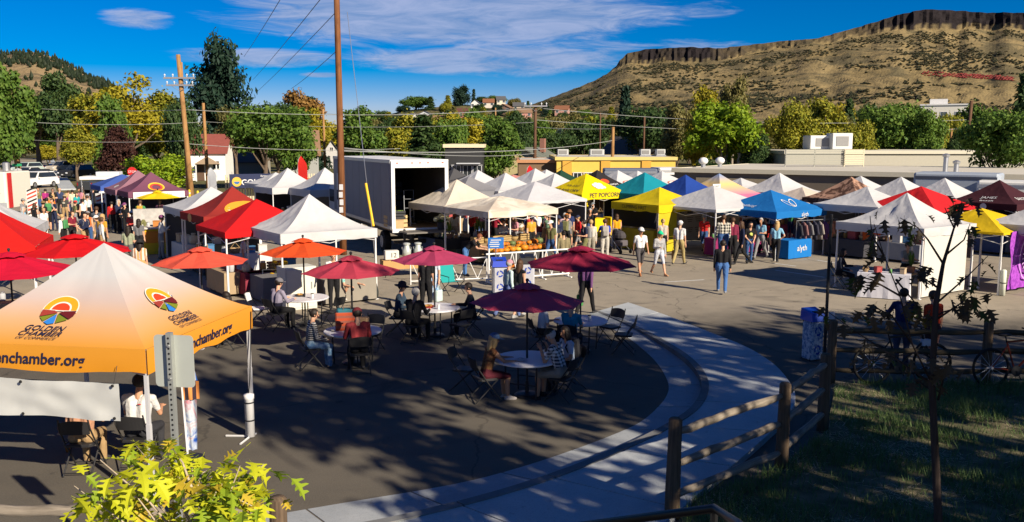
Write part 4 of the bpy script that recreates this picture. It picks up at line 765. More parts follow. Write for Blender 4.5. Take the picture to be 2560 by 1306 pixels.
# ================================================================ TENTS
TYAW = 35.0
LEG = M((.62, .62, .63), .45, .05, 4, .2); LEGD = M((.2, .2, .21), .45, .1, 4, .4)
TENTS = {}
def canopy_pt(L, ze, zp, conc, side, u, s):
    """side 0..3 (0 faces local -y); u -1..1 along the eave, s 0 eave .. 1 peak -> local point"""
    r = 1 - s; z = ze + (zp - ze) * s ** conc; x, y = u * r * L / 2, -r * L / 2
    z -= .05 * (1 - abs(u)) * math.sin(math.pi * min(1, s * 1.3)) if s < .77 else 0
    a = side * math.pi / 2; return Vector((x * math.cos(a) - y * math.sin(a), x * math.sin(a) + y * math.cos(a), z))
def tent(key, px, py, D, label, col=None, yaw=TYAW, L=3.05, ze=2.2, val=.28, conc=1.35, mat=None, vmat=None, legs=True, legmat=None, near=False, desc=None, group=None, zp=None, wr=1.0):
    P = A(px, py, D); zp = zp or P.z; mat = mat or FAB(col); wr = .3 if key in ('chamber', 'pop', 'mar', 'blue', 'mrn', 'pu2', 'blk', 'ov1', 'ov2', 'ov3') else wr; t = thing('market_tent', label, 'tent', (P.x, P.y, 0), R(yaw), group); nu, ns = (14, 12) if near else (8, 7); rn = random.Random(hash(label) % 9999); ph = rn.uniform(0, 9)
    m = MB()
    for sd_ in range(4):
        vs = []
        for i in range(ns + 1):
            for j in range(nu + 1):
                u = -1 + 2 * j / nu; s = i / ns; p = canopy_pt(L, ze, zp, conc, sd_, u, s); w = wr * math.sin(math.pi * s) * (1 - u * u)
                p.z += w * .07 * noise.noise((u * 2.2 + ph, s * 4, sd_ * 3.0)) + w * .045 * noise.noise((u * 9 + ph, s * 2, sd_ * 5.0)); vs.append(p)
        m.add(vs, [(i * (nu + 1) + j, i * (nu + 1) + j + 1, (i + 1) * (nu + 1) + j + 1, (i + 1) * (nu + 1) + j) for i in range(ns) for j in range(nu)])
    can = m.build('canopy', mat, t, True)
    for sd_ in range(4):
        m = MB(); vs = []; n_ = nu * 2
        for i in range(4):
            for j in range(n_ + 1):
                u = -1 + 2 * j / n_; p = canopy_pt(L + .012, ze, zp, conc, sd_, u, 0); nrm = Vector((math.sin(sd_ * math.pi / 2), -math.cos(sd_ * math.pi / 2), 0))
                p.z -= val * i / 3 - .004; p += nrm * (.012 + .04 * wr * (i / 3) * noise.noise((u * 4 + ph, i * .5, sd_ * 7.0)) * (1 - abs(u) ** 6)); p.z += .05 * (i == 3) * noise.noise((u * 3, ph, sd_)); vs.append(p)
        m.add(vs, [(i * (n_ + 1) + j, i * (n_ + 1) + j + 1, (i + 1) * (n_ + 1) + j + 1, (i + 1) * (n_ + 1) + j) for i in range(3) for j in range(n_)]); m.build('valance', vmat or mat, t, True)
    h = L / 2 - .04
    if legs:
        for sx_ in (-1, 1):
            for sy_ in (-1, 1):
                m = MB(); m.box((sx_ * h, sy_ * h, (ze - .02) / 2), (.045, .045, ze - .02)); m.box((sx_ * h, sy_ * h, ze * .28), (.055, .055, ze * .5)); m.box((sx_ * h, sy_ * h, .01), (.1, .1, .02)); m.build('leg', legmat or LEG, t)
        m = MB()
        for sd_ in range(4):
            a = sd_ * math.pi / 2
            def q(x, z): return Vector((x * math.cos(a) + h * math.sin(a), x * math.sin(a) - h * math.cos(a), z))
            for k in range(2):
                x0, x1 = -h + k * h, k * h; m.tube([q(x0, ze - .06), q(x1, ze - .36)], .012, 4); m.tube([q(x0, ze - .36), q(x1, ze - .06)], .012, 4)
        m.tube([(0, 0, ze - .3), (0, 0, zp - .02)], .02, 6); m.build('truss', legmat or LEG, t)
    TENTS[key] = dict(o=t, L=L, ze=ze, zp=zp, conc=conc, yaw=R(yaw), P=P, desc=desc or label, can=can, val=val); return t
def on_canopy(key, side, shapes_v, faces, mat, u0, s0, w, name='print', vert=False, parent=None):
    """lay flat artwork (x right, y up, metres) on a canopy side, centred at u0,s0"""
    T = TENTS[key]; L, ze, zp, conc = T['L'], T['ze'], T['zp'], T['conc']; slope = math.hypot(L / 2, zp - ze); m = MB(); vs = []
    for x, y, *_ in shapes_v:
        if vert:
            p = canopy_pt(L + .012, ze, zp, conc, side, (u0 * L / 2 + x) / (L / 2), 0); n_ = Vector((math.sin(side * math.pi / 2), -math.cos(side * math.pi / 2), 0)); p = p + n_ * .028; p.z += y - T['val'] * s0
        else:
            s = s0 + y / slope; r = max(.02, 1 - s); u = (u0 * (1 - s0) * L / 2 + x) / (r * L / 2); p = canopy_pt(L, ze, zp, conc, side, u, min(.98, max(0, s)))
            n_ = Vector((math.sin(side * math.pi / 2), -math.cos(side * math.pi / 2), 1.1)).normalized(); p = p + n_ * .026
        vs.append(p)
    m.add(vs, faces); return m.build(name, mat, parent or T['o'])
def tent_text(key, side, txt, size, mat, u0, s0, vert=False, shear=0.0, bold=0.0):
    v, f = text_mesh(txt, size, shear, bold); return on_canopy(key, side, v, f, mat, u0, s0, 0, 'lettering', vert)
def disc(r, n=20, sx=1.0, sy=1.0, x0=0.0, y0=0.0, r0=0.0, a0=0.0, a1=2 * math.pi):
    vs = []; fs = []
    for k in range(n + 1): a = a0 + (a1 - a0) * k / n; vs += [(x0 + r0 * math.cos(a) * sx, y0 + r0 * math.sin(a) * sy), (x0 + r * math.cos(a) * sx, y0 + r * math.sin(a) * sy)]
    for k in range(n): fs.append((2 * k, 2 * k + 1, 2 * k + 3, 2 * k + 2))
    return vs, fs
Wc = (.5, .5, .515)
# the printed tent in front
CHM, ct, cq, co_ = new_mat('printed_cloth'); cs_ = nd(ct, 'ShaderNodeSeparateXYZ'); ct.links.new(obj_co(ct), cs_.inputs[0]); ccol = cq.ramp(cq.rng(cs_.outputs[2], 1.85, 3.05, 0, 1, False), [(0, (.62, .25, .015)), (.26, (.62, .27, .03)), (.48, (.57, .34, .18)), (.68, (.5, .4, .37)), (.92, (.48, .48, .49))])
cp = nd(ct, 'ShaderNodeBsdfPrincipled'); ct.links.new(ccol, cp.inputs['Base Color']); cp.inputs['Roughness'].default_value = .8; cp.inputs['Specular IOR Level'].default_value = .2; ctr = nd(ct, 'ShaderNodeBsdfTranslucent'); ct.links.new(ccol, ctr.inputs[0]); cmx = nd(ct, 'ShaderNodeMixShader'); cmx.inputs[0].default_value = .15; ct.links.new(cp.outputs[0], cmx.inputs[1]); ct.links.new(ctr.outputs[0], cmx.inputs[2]); ct.links.new(cmx.outputs[0], co_.inputs[0])
tent('chamber', 250, 615, 12.95, 'white to orange printed tent in front with colourful sun logo', yaw=-9, ze=2.17, val=.34, mat=CHM, near=True, conc=1.18, zp=3.36, legmat=M((.5, .5, .52), .45, .05, 4, .2))
TENTS['chamber']['o'].location = (-6.02, 12.9, 0)
NAVYT = M((.012, .012, .04)); OR_, RD_, BR1, BR2, GRN, BLU = M((.62, .28, .01)), M((.55, .04, .01)), M((.25, .03, .02)), M((.1, .005, .008)), M((.14, .17, .01)), M((.02, .16, .5)); WL = M((.62, .6, .55))
for sd_ in (0, 1):
    u0 = -.08 if sd_ == 0 else -.1
    def art(vf, mat): on_canopy('chamber', sd_, [(x * .86, y * .86) for x, y in vf[0]], vf[1], mat, u0, .36 if sd_ == 0 else .38, 0, 'logo')
    k = .36
    art(disc(.5 * k / .36 * .62, 24, 1, 1, 0, .04, 0, R(-8), R(188)), WL); 
    def up(vf, dz):
        return vf
    T_ = TENTS['chamber']
    for (vf, mt) in ((disc(.29, 24, 1, .95, 0, .05, .185, R(-2), R(182)), OR_), (disc(.155, 18, 1, .95, 0, .05, .0, R(0), R(180)), RD_)):
        o = on_canopy('chamber', sd_, [(x * .86, y * .86) for x, y in vf[0]], vf[1], mt, u0, .36 if sd_ == 0 else .38, 0, 'logo'); o.location = (0, 0, .006)
    def poly(ps): return ps, [tuple(range(len(ps)))]
    for ps, mt in (([(-.3, .035), (-.08, .035), (-.01, -.01), (-.28, -.11)], BR1), ([(.3, .035), (.08, .035), (.01, -.01), (.25, -.14), (.3, -.06)], BR2), ([(-.27, -.125), (-.02, -.025), (-.17, -.21)], GRN), ([(-.15, -.225), (-.008, -.03), (.04, -.24), (-.06, -.275)], BLU), ([(.06, -.235), (.008, -.03), (.235, -.155)], GRN)):
        o = on_canopy('chamber', sd_, [(x * .86, y * .86) for x, y in ps], [tuple(range(len(ps)))], mt, u0, .36 if sd_ == 0 else .38, 0, 'logo'); o.location = (0, 0, .006)
    for txt, sz, s_ in (('GOLDEN', .145, .175), ('CHAMBER', .14, .115), ('OF COMMERCE', .085, .07)): tent_text('chamber', sd_, txt, sz, NAVYT, u0 - .02, s_, shear=.25, bold=.012 if sz > .1 else 0)
    tent_text('chamber', sd_, 'goldenchamber.org', .215, NAVYT, -.12 if sd_ == 0 else -.04, .72, vert=True, shear=.15, bold=.02)
cw = thing('tent_weight', 'white tube weight strapped to the printed tent\'s right leg', 'weight', TENTS['chamber']['o'].matrix_basis @ Vector((1.49 + .02, 1.49 - .09, 0)))
m = MB(); m.lathe([(.02, .03), (.075, .03), (.075, .66), (.085, .67), (.085, .74), (.02, .76)], 14, MX((0, -.07, 0))); m.build('tube', M((.6, .6, .62), .5), cw, True)
for z in (.3, .6): m = MB(); m.lathe([(.08, z), (.085, z), (.085, z + .02), (.08, z + .02)], 14, MX((0, -.07, 0))); m.build('strap', BLACK, cw)
m = MB(); m.tube([(0, -.07, .76), (.02, -.04, 1.0), (.04, .0, 1.5), (.06, .04, 2.1)], .008, 5); m.build('cord', BLACK, cw)
m = MB(); m.tube([(0, -.07, .03), (-.42, -.02, .02)], .018, 5); m.tube([(0, -.07, .03), (-.06, -.42, .02)], .018, 5); m.build('foot', LEG, cw)
# white banner hung on the printed tent's front
bt = thing('banner', 'blank white banner with eyelets hung across the printed tent front', 'banner', (-6.02, 12.9, 0), R(-9)); m = MB(); nx, nz = 40, 12; vs = []
for j in range(nz + 1):
    for i in range(nx + 1):
        u, v = i / nx, j / nz; vs.append((-2.6 + 3.78 * u, -1.63 + .03 * noise.noise((u * 14, v * 2.5, 1)) + .05 * v * noise.noise((u * 3, v, 4)), 1.74 - .5 * v - .015 * u - .02 * noise.noise((u * 5, v, 2))))
m.add(vs, [(j * (nx + 1) + i, j * (nx + 1) + i + 1, (j + 1) * (nx + 1) + i + 1, (j + 1) * (nx + 1) + i) for j in range(nz) for i in range(nx)]); bs = m.build('sheet', M((.46, .47, .46), .6, .1, 3, spec=.3, transl=.08), bt, True)
for u in (-2.55, -1.4, -.2, 1.12):
    for z in (1.705, 1.27): m = MB(); m.lathe([(.012, 0), (.022, 0), (.022, .008)], 8, MX((u, -1.67, z), R(90))); m.build('eyelet', DKMET, bt)
for u in (-1.4, 1.12): m = MB(); m.tube([(u, -1.64, 1.72), (u + .02, -1.58, 1.95)], .005, 4); m.build('tie', BLACK, bt)
for nm, *a_ in (
 ('center', 773, 485, 27.2, 'clean white tent standing left of the box truck', Wc, dict(near=True, conc=1.5)),
 ('t3', 2268, 482, 28.8, 'large white tent with side wall behind the bare sapling', Wc, dict(near=True, conc=1.5)),
 ('yr', 2452, 524, 29.6, 'yellow tent beside the purple tapestry', (.62, .42, .01), dict(ze=1.98, conc=1.0, val=.08, zp=2.62)),
 ('wr', 2636, 492, 28.5, 'white tent cut off by the right frame edge', Wc, {}),
 ('redr', 2303, 466, 36, 'red tent behind the large white right-hand tent', (.5, .015, .02), dict(conc=1.0, val=.1)),
 ('w7', 2168, 466, 37.5, 'white tent with steep peak left of the large right-hand tent', Wc, {}),
 ('mar', 2499, 450, 39, 'dark maroon tent with white lettering at far right', (.05, .014, .02), {}),
 ('w9', 2362, 445, 41, 'white tent in the back row in front of the food trailer', Wc, {}),
 ('w10', 2253, 442, 43, 'white tent in the back row above the red tent', Wc, {}),
 ('w11', 2152, 440, 45.5, 'white tent half hidden behind the brown patterned tent', Wc, {}),
 ('brown', 2128, 442, 41.5, 'tan tent with dark brown pattern in the back row', None, dict(mat=PATT('blot', (.34, .2, .14), (.07, .035, .025), scale=2.6))),
 ('cream', 2006, 468, 43.5, 'low cream tent behind the bright blue tent', (.55, .47, .4), dict(conc=1.15, ze=1.95)),
 ('w14', 1949, 432, 47, 'white tent in the back row above the cream tent', Wc, dict(val=.36)),
 ('w16', 1852, 445, 49, 'small white tent right of the pastel rainbow tent', Wc, {}),
 ('rain', 1798, 434, 45.5, 'pastel tent shading from blue to yellow and pink', None, dict(mat=PATT('grad', (.55, .2, .3), (.56, .4, .16), (.06, .2, .5), 2.15), vmat=FAB((.5, .14, .26)))),
 ('navy', 1714, 437, 44.5, 'deep blue tent with a white paper sign', (.015, .05, .26), {}),
 ('blue', 1927, 475, 38, 'bright blue tent with white leaf emblem', (.01, .14, .42), dict(conc=1.1, ze=1.98, L=3.3)),
 ('low', 1784, 464, 38.8, 'wide white tent over the booth with picture panels', Wc, dict(L=3.5, conc=1.0, ze=2.03, val=.12)),
 ('yel', 1649, 468, 40, 'yellow tent with dark lettering left of the wide white tent', (.6, .46, .01), dict(val=.34, ze=2.1)),
 ('teal', 1612, 431, 46, 'plain teal tent in the back row', (.008, .22, .29), dict(conc=1.1)),
 ('pop', 1465, 434, 46, 'yellow tent printed with popcorn and PET POPCORN', (.68, .52, .005), dict(conc=1.05)),
 ('blk', 1493, 425, 51, 'black tent with red emblem behind the popcorn tent', (.025, .022, .024), {}),
 ('ov1', 1545, 426, 54, 'white tent with red ovals, left of three in the back', Wc, {}),
 ('ov2', 1594, 427, 55, 'white tent with red ovals, middle of three in the back', Wc, {}),
 ('ov3', 1655, 428, 54, 'white tent with red ovals, right of three in the back', Wc, {}),
 ('grn', 1403, 425, 54, 'dark green tent in the back row', (.015, .05, .03), {}),
 ('c1', 1338, 421, 56, 'white tent by the red feather flag in the back row', Wc, {}),
 ('c2', 1366, 424, 58, 'white tent between the flag tent and dark green tent', Wc, {}),
 ('c3', 1387, 433, 50, 'white tent left of the popcorn tent', Wc, {}),
 ('c4', 1338, 454, 41, 'low wide white tent left of the popcorn tent', (.5, .5, .53), dict(conc=1.0, L=3.4, val=.12)),
 ('c5', 1264, 432, 49, 'white tent above the cream produce tents', Wc, {}),
 ('c6', 1195, 425, 53, 'white tent in the back row right of the truck', Wc, {}),
 ('gry', 1172, 441, 48, 'grey tent just right of the box truck', (.2, .2, .22), {}),
 ('gry2', 1135, 421, 56, 'dark grey tent peeping out behind the truck box', (.07, .07, .075), {}),
 ('pnk', 1283, 437, 60, 'pink tent top between white tents', (.5, .2, .18), {}),
 ('pr1', 1142, 449, 38, 'stained cream produce tent beside the truck', (.56, .5, .42), dict(conc=1.2, near=True)),
 ('pr2', 1250, 490, 35.3, 'sagging cream canopy over the pumpkins', None, dict(conc=.8, L=3.3, near=True, ze=2.2, val=.24, mat=PATT('blot', (.58, .53, .45), (.46, .4, .33), scale=1.1))),
 ('mrn', 580, 466, 33, 'maroon tent with round orange sunrise emblem', (.25, .025, .02), dict(conc=1.5)),
 ('lw', 527, 467, 36, 'white tent left of the maroon tent', Wc, dict(conc=1.3)),
 ('red', 641, 498, 28.6, 'plain red tent left of the clean white tent', (.5, .01, .012), dict(conc=1.0, ze=2.1, val=.18)),
 ('pu1', 344, 426, 50, 'faded mauve tent, left of two joined purple tents', (.26, .13, .17), {}),
 ('pu2', 377, 430, 48, 'dark purple tent with yellow and red ring emblem', (.16, .06, .1), {}),
 ('nvl', 305, 436, 54, 'blue canopy behind the mauve tent', (.05, .1, .35), dict(conc=1.0)),
 ('wl1', 719, 420, 52, 'white tent in front of the GOLDEN banner', Wc, dict(val=.36)),
 ('wl2', 689, 431, 56, 'white tent half hidden behind the tent by the banner', Wc, {}),
 ('wl3', 812, 419, 50, 'white tent cut off by the truck\'s left side', Wc, dict(val=.4)),
 ('lred', -60, 500, 23.0, 'bright red tent at the left frame edge', (.55, .012, .01), dict(conc=1.1, yaw=20)),
 ('lwh', -40, 495, 27.5, 'white tent behind the red tent at the left edge', Wc, dict(conc=1.2, yaw=20))):
    kw = a_[-1]; tent(nm, a_[0], a_[1], a_[2], a_[3], a_[4], **kw)
for k in sorted(TENTS): print('tent', k, round(TENTS[k]['zp'], 2), end=' ')
DK = M((.03, .025, .03)); WT = M((.6, .6, .6)); YB = M((.06, .05, .01))
tent_text('pop', 0, 'PET POPCORN', .31, DK, .0, .6, True, bold=.012)
T_ = TENTS['pop']
for x, y, r in ((-.18, .1, .16), (.0, .2, .15), (.18, .12, .17), (.1, -.06, .16), (-.1, -.04, .15), (.3, -.08, .12)):
    v, f = disc(r, 12, 1.0, 1.0, x, y); on_canopy('pop', 0, v, f, WT, .05, .38, 0, 'popcorn')
tent_text('pop', 3, 'PET POPCORN', .3, DK, 0, .12, bold=.012); tent_text('pop', 3, 'FOR DOGS', .2, DK, .1, .38)
tent_text('yel', 3, 'CLIMBING FIRST', .22, YB, .0, .7, True)
tent_text('mar', 3, 'JAMES', .25, WT, .1, .3); tent_text('mar', 3, 'BAKER', .2, WT, .1, .14); v, f = disc(.14, 14); on_canopy('mar', 3, v, f, WT, .1, .55, 0, 'emblem', True); tent_text('mar', 0, 'BAKER', .3, WT, -.2, .25)
tent_text('blue', 0, 'alyth', .24, WT, .1, .85, True); tent_text('blue', 3, 'Clothing', .3, WT, -.2, .2, shear=.3)
for sgn in (-1, 1):
    v, f = disc(.34, 16, .45, 1.0, 0, 0, .28); a = -.5 * sgn; v = [(x * math.cos(a) - y * math.sin(a) + .14 * sgn, x * math.sin(a) + y * math.cos(a)) for x, y in v]; on_canopy('blue', 0, v, f, WT, .05, .4, 0, 'emblem')
v, f = disc(.55, 26, 1.35, 1); on_canopy('mrn', 0, v, f, M((.62, .25, .02)), .1, .3, 0, 'emblem')
v, f = disc(.36, 20, 1.3, 1, 0, -.1, 0, 0, math.pi); o = on_canopy('mrn', 0, v, f, M((.62, .5, .35)), .1, .3, 0, 'emblem'); o.location.z = .006
for k in range(9): a = R(15 + 150 * k / 8); v, f = disc(.06, 4, .4, 1.6); v = [(x * math.sin(a) + y * math.cos(a) + .58 * math.cos(a), -x * math.cos(a) + y * math.sin(a) + .44 * math.sin(a) - .1) for x, y in v]; o = on_canopy('mrn', 0, v, f, WL, .1, .3, 0, 'ray'); o.location.z = .006
v, f = disc(.2, 14, 1.3, .8); on_canopy('mrn', 3, v, f, M((.62, .3, .1)), -.1, .5, 0, 'emblem', True)
v, f = disc(.42, 22, 1, 1, 0, 0, .33); on_canopy('pu2', 0, v, f, M((.6, .4, .03)), 0, .33, 0, 'emblem'); v, f = disc(.32, 22, 1, 1, 0, 0, .22); on_canopy('pu2', 0, v, f, M((.5, .05, .03)), 0, .33, 0, 'emblem'); v, f = disc(.2, 16, 1.2, .8); on_canopy('pu1', 3, v, f, WL, 0, .25, 0, 'emblem')
for k in ('ov1', 'ov2', 'ov3'):
    for sd_ in (0, 3): v, f = disc(.38, 18, 1.4, .75); on_canopy(k, sd_, v, f, M((.4, .12, .08)), 0, .3, 0, 'emblem'); v, f = disc(.3, 18, 1.4, .7); o = on_canopy(k, sd_, v, f, WL, 0, .3, 0, 'emblem'); o.location.z = .008
v, f = disc(.2, 14, 1.5, 1); on_canopy('blk', 0, v, f, M((.5, .06, .02)), -.1, .5, 0, 'emblem'); tent_text('blk', 0, 'MILE HIGH', .24, WT, .1, .28, bold=.01); tent_text('blk', 0, 'COFFEE', .2, WT, .0, .12)
tent_text('grn', 0, 'FARM', .3, M((.3, .4, .3)), 0, .2)
m = MB(); T_ = TENTS['navy']; m.box((.5, -1.62, 2.35), (.55, .02, .8)); m.build('paper_sign', WT, T_['o'])
for i in range(6): m = MB(); m.box((.5, -1.635, 2.65 - i * .11), (.4, .006, .03)); m.build('lettering', DK, T_['o'])
m = MB(); m.box((0, -1.6, 2.02), (2.6, .04, .34)); m.build('sign_board', M((.62, .62, .6)), TENTS['pu2']['o']); letter('KETTLE CORN', .2, M((.45, .05, .04)), TENTS['pu2']['o'], MX((0, -1.63, 1.95), R(90)))
m = MB()
m.add([(-1.5, -1.5, .12), (-1.5, 1.5, .12), (-1.5, 1.5, 2.0), (-1.5, -1.5, 2.0)], [(0, 1, 2, 3)])
m = MB(); m.box((-.18, -1.51, 1.02), (2.5, .02, 1.9)); m.build('side_wall', M((.58, .57, .53), .8, .04, 2, transl=.2), TENTS['t3']['o']); m = MB(); m.box((-1.53, .0, 1.2), (.02, .1, .1))
# ================================================================ TABLES, PARASOLS, CHAIRS
def parasol(px, py, D, dia, col, label, n=8, yaw=None, foot=True, zp=None):
    P = A(px, py, D); zp = zp or P.z; ze = zp - dia * .155; F_ = FAB(col); yaw = random.uniform(0, .7) if yaw is None else yaw; t = thing('parasol', label, 'parasol', (P.x, P.y, 0), yaw); r = dia / 2
    m = MB(); vs = []; K = 6
    for k in range(n):
        for q_ in (0, .5):
            a = 2 * math.pi * (k + q_) / n
            for i in range(K + 1): s = i / K; rr_ = .12 + (r - .12) * s; rr_ *= 1 if q_ == 0 else (math.cos(math.pi / n) * (1 - .02 * s)); vs.append((rr_ * math.cos(a), rr_ * math.sin(a), zp - .06 - (zp - .06 - ze) * s ** 1.12 - (.035 * math.sin(math.pi * s) if q_ else 0)))
    N2 = 2 * n
    m.add(vs, [(j * (K + 1) + i, j * (K + 1) + i + 1, ((j + 1) % N2) * (K + 1) + i + 1, ((j + 1) % N2) * (K + 1) + i) for j in range(N2) for i in range(K)]); cn = m.build('canopy', F_, t)
    m = MB(); vs = []
    for j in range(N2):
        a = 2 * math.pi * j / N2; k_ = 1 if j % 2 == 0 else .86
        for (q_, z) in ((.02, zp + .03), (r * .13 * k_, zp + .0), (r * .27 * k_, zp - .07 + (.0 if j % 2 == 0 else .02))): vs.append((q_ * math.cos(a), q_ * math.sin(a), z))
    m.add(vs, [(j * 3 + i, j * 3 + i + 1, ((j + 1) % N2) * 3 + i + 1, ((j + 1) % N2) * 3 + i) for j in range(N2) for i in range(2)]); m.build('vent_cap', F_, cn)
    m = MB(); m.tube([(0, 0, .04), (0, 0, zp + .05)], .021, 8); m.ball((0, 0, zp + .08), .035, 8, 5); m.build('pole', DKMET, t)
    for k in range(n):
        a = 2 * math.pi * k / n; m = MB(); m.tube([(.04 * math.cos(a), .04 * math.sin(a), zp - .07), ((r - .02) * math.cos(a), (r - .02) * math.sin(a), ze - .012)], .008, 4); rb = m.build('rib', DKMET, t); m = MB(); m.tube([(.04 * math.cos(a), .04 * math.sin(a), ze - .02), (r * .5 * math.cos(a), r * .5 * math.sin(a), zp - .06 - (zp - .06 - ze) * .46 - .02)], .006, 4); m.build('strut', DKMET, rb)
    if foot: m = MB(); m.lathe([(.25, 0), (.25, .03), (.2, .06), (.04, .08), (.03, .3)], 14); m.build('base', DKMET, t)
    return t
CRIM, CORAL, ORNG, MARO, PLUM, DEEP, NEARM = (.5, .006, .01), (.62, .085, .05), (.6, .07, .015), (.4, .04, .07), (.34, .04, .1), (.28, .018, .05), (.52, .06, .11)
PAR = {}
for k, a_ in dict(u1=(186, 588, 22.5, 2.8, CRIM, 'red parasol above the printed tent\'s left ridge'), u2=(22, 633, 19.5, 2.8, (.48, .006, .03), 'crimson parasol at the left frame edge'), u3=(500, 620, 20.8, 2.25, CORAL, 'coral parasol right behind the printed tent'), u4=(757, 598, 23, 2.3, ORNG, 'orange parasol in front of the clean white tent'),
                  u5=(877, 642, 18.9, 2.15, MARO, 'maroon parasol over the table with paper bags'), u6=(1085, 617, 21.6, 2.15, PLUM, 'plum parasol beside the truck\'s lift gate'), u7=(1453, 618, 20.0, 2.6, DEEP, 'darkest maroon parasol near the white railing'), u8=(1318, 711, 16.4, 2.2, NEARM, 'maroon parasol over the nearest table')).items(): PAR[k] = parasol(*a_)
parasol(394, 478, 39, 1.95, (.68, .48, .01), 'yellow parasol over the lemonade stall', 6, foot=True)
def round_table(loc, label, name='round_table', r=.63):
    t = thing(name, label, 'table', loc); m = MB(); m.lathe([(.03, .705), (r - .01, .705), (r, .715), (r, .735), (r - .015, .745), (.03, .745)], 32); m.build('tabletop', M((.6, .6, .64), .45, .03), t)
    for a in (.4, 1.97, 3.54, 5.11):
        m = MB(); m.tube([(.45 * math.cos(a), .45 * math.sin(a), .7), (.42 * math.cos(a), .42 * math.sin(a), .02)], .016, 6); m.build('leg', DKMET, t)
    m = MB(); m.tube([(.45 * math.cos(.4), .45 * math.sin(.4), .3), (.45 * math.cos(1.97), .45 * math.sin(1.97), .3)], .01, 5); m.tube([(.45 * math.cos(3.54), .45 * math.sin(3.54), .3), (.45 * math.cos(5.11), .45 * math.sin(5.11), .3)], .01, 5); m.build('brace', DKMET, t); return t
TBL = {}
for k, lb in (('u8', 'nearest round white table under the maroon parasol'), ('u7', 'round white table beside the curved kerb'), ('u5', 'round white table with paper bags on it'), ('u6', 'round white table under the plum parasol'), ('u4', 'round white table under the orange parasol'), ('u3', 'round table under the coral parasol'), ('u1', 'round table under the red parasol at left'), ('u2', 'round table under the crimson edge parasol')):
    p = PAR[k].location; TBL[k] = round_table((p.x, p.y, 0), lb)
def make_chair():
    t = thing('folding_chair', 'x', 'chair'); w = .22
    m = MB(); vs = []
    m.rbox((0, 0, .45), (.42, .4, .03), .05); m.build('seat', M((.02, .02, .022), .5), t)
    m = MB(); n_ = 8; vs = []
    for z in (.64, .86):
        for k in range(n_ + 1): u = -1 + 2 * k / n_; vs.append((u * .205, .235 - .035 * (u * u) + .02 + (z - .64) * .2, z - (.03 * u * u if z > .7 else 0)))
    vs += [(x, y + .015, z) for x, y, z in vs]; q_ = n_ + 1; fs = [(k, k + 1, q_ + k + 1, q_ + k) for k in range(n_)] + [(2 * q_ + k, 3 * q_ + k, 3 * q_ + k + 1, 2 * q_ + k + 1) for k in range(n_)] + [(q_ + k, q_ + k + 1, 3 * q_ + k + 1, 3 * q_ + k) for k in range(n_)]; m.add(vs, fs); m.build('backrest', M((.02, .02, .022), .5), t)
    for s in (-1, 1):
        m = MB(); m.tube([(s * w, -.24, .02), (s * w, .05, .42), (s * w, .25, .72), (s * w * .95, .29, .88)], .012, 6); m.build('leg', DKMET, t); m = MB(); m.tube([(s * (w - .025), .27, .02), (s * (w - .025), -.17, .44)], .012, 6); m.build('leg', DKMET, t)
    m = MB(); m.tube([(-w, -.2, .07), (w, -.2, .07)], .009, 5); m.tube([(-w + .02, .24, .06), (w - .02, .24, .06)], .009, 5); m.build('stretcher', DKMET, t); return t
chair0 = make_chair(); used = []
del SEEN_LABELS['x']
def chair(loc, yaw, label, mat=None):
    """yaw: the way the sitter faces, 0 toward the viewer, 90 to the right"""
    if not used: c = chair0; used.append(1)
    else: c = copy_tree(chair0)
    c.location = (loc[0], loc[1], 0); c.rotation_euler = (0, 0, R(yaw)); tag(c, label, 'chair', 'folding chairs round the parasol tables')
    if mat:
        for o in c.children:
            if o.name.split('.')[0] in ('seat', 'backrest'): o.data = o.data.copy(); o.data.materials[0] = mat
    return c
def around(k, ang, r=.95): p = TBL[k].location; return (p.x + r * math.sin(R(ang)), p.y - r * math.cos(R(ang)))    # ang 0 = camera side, 90 = right
SEATS = {}
for k, ang, r, lb in (('u8', 62, .72, 'folding chair of the man in the checked shirt'), ('u8', -68, .84, 'folding chair of the woman in the blue cap'), ('u8', -105, 1.25, 'empty black folding chair left of the nearest table'), ('u8', 118, .95, 'folding chair of the woman in pale blue tee'),
                      ('u7', 78, 1.0, 'empty folding chair right of the kerb-side table'), ('u7', 130, 1.0, 'black folding chair behind the kerb-side table'), ('u7', -20, .85, 'folding chair of the person in teal polo'), ('u7', -75, .95, 'folding chair of the woman in white logo tee'),
                      ('u5', 18, .95, 'folding chair of the man in red and blue hoodie'), ('u5', -62, .95, 'folding chair of the woman in striped top'), ('u5', 165, 1.0, 'empty folding chair behind the paper bag table'),
                      ('u6', -30, .9, 'folding chair of the person in black coat'), ('u6', 45, .95, 'empty folding chair right of the plum parasol table'), ('u6', -100, .95, 'folding chair of the person in wide hat'), ('u6', 95, .95, 'folding chair of the dark clothed person at right'),
                      ('u4', -40, .9, 'folding chair of the person in grey hoodie'), ('u4', -90, 1.25, 'pale folding chair left of the orange parasol table'), ('u4', 60, .95, 'empty dark folding chair right of the orange parasol table'), ('u3', 60, .95, 'folding chair of the woman in black with sunglasses'), ('u1', 20, .95, 'folding chair under the red parasol'), ('u2', 40, .95, 'folding chair under the crimson edge parasol')):
    loc = around(k, ang, r); yw = ang + 180; SEATS[lb] = (loc, yw); chair(loc, yw, lb, PLASTIC_W if lb.startswith('pale') else None)
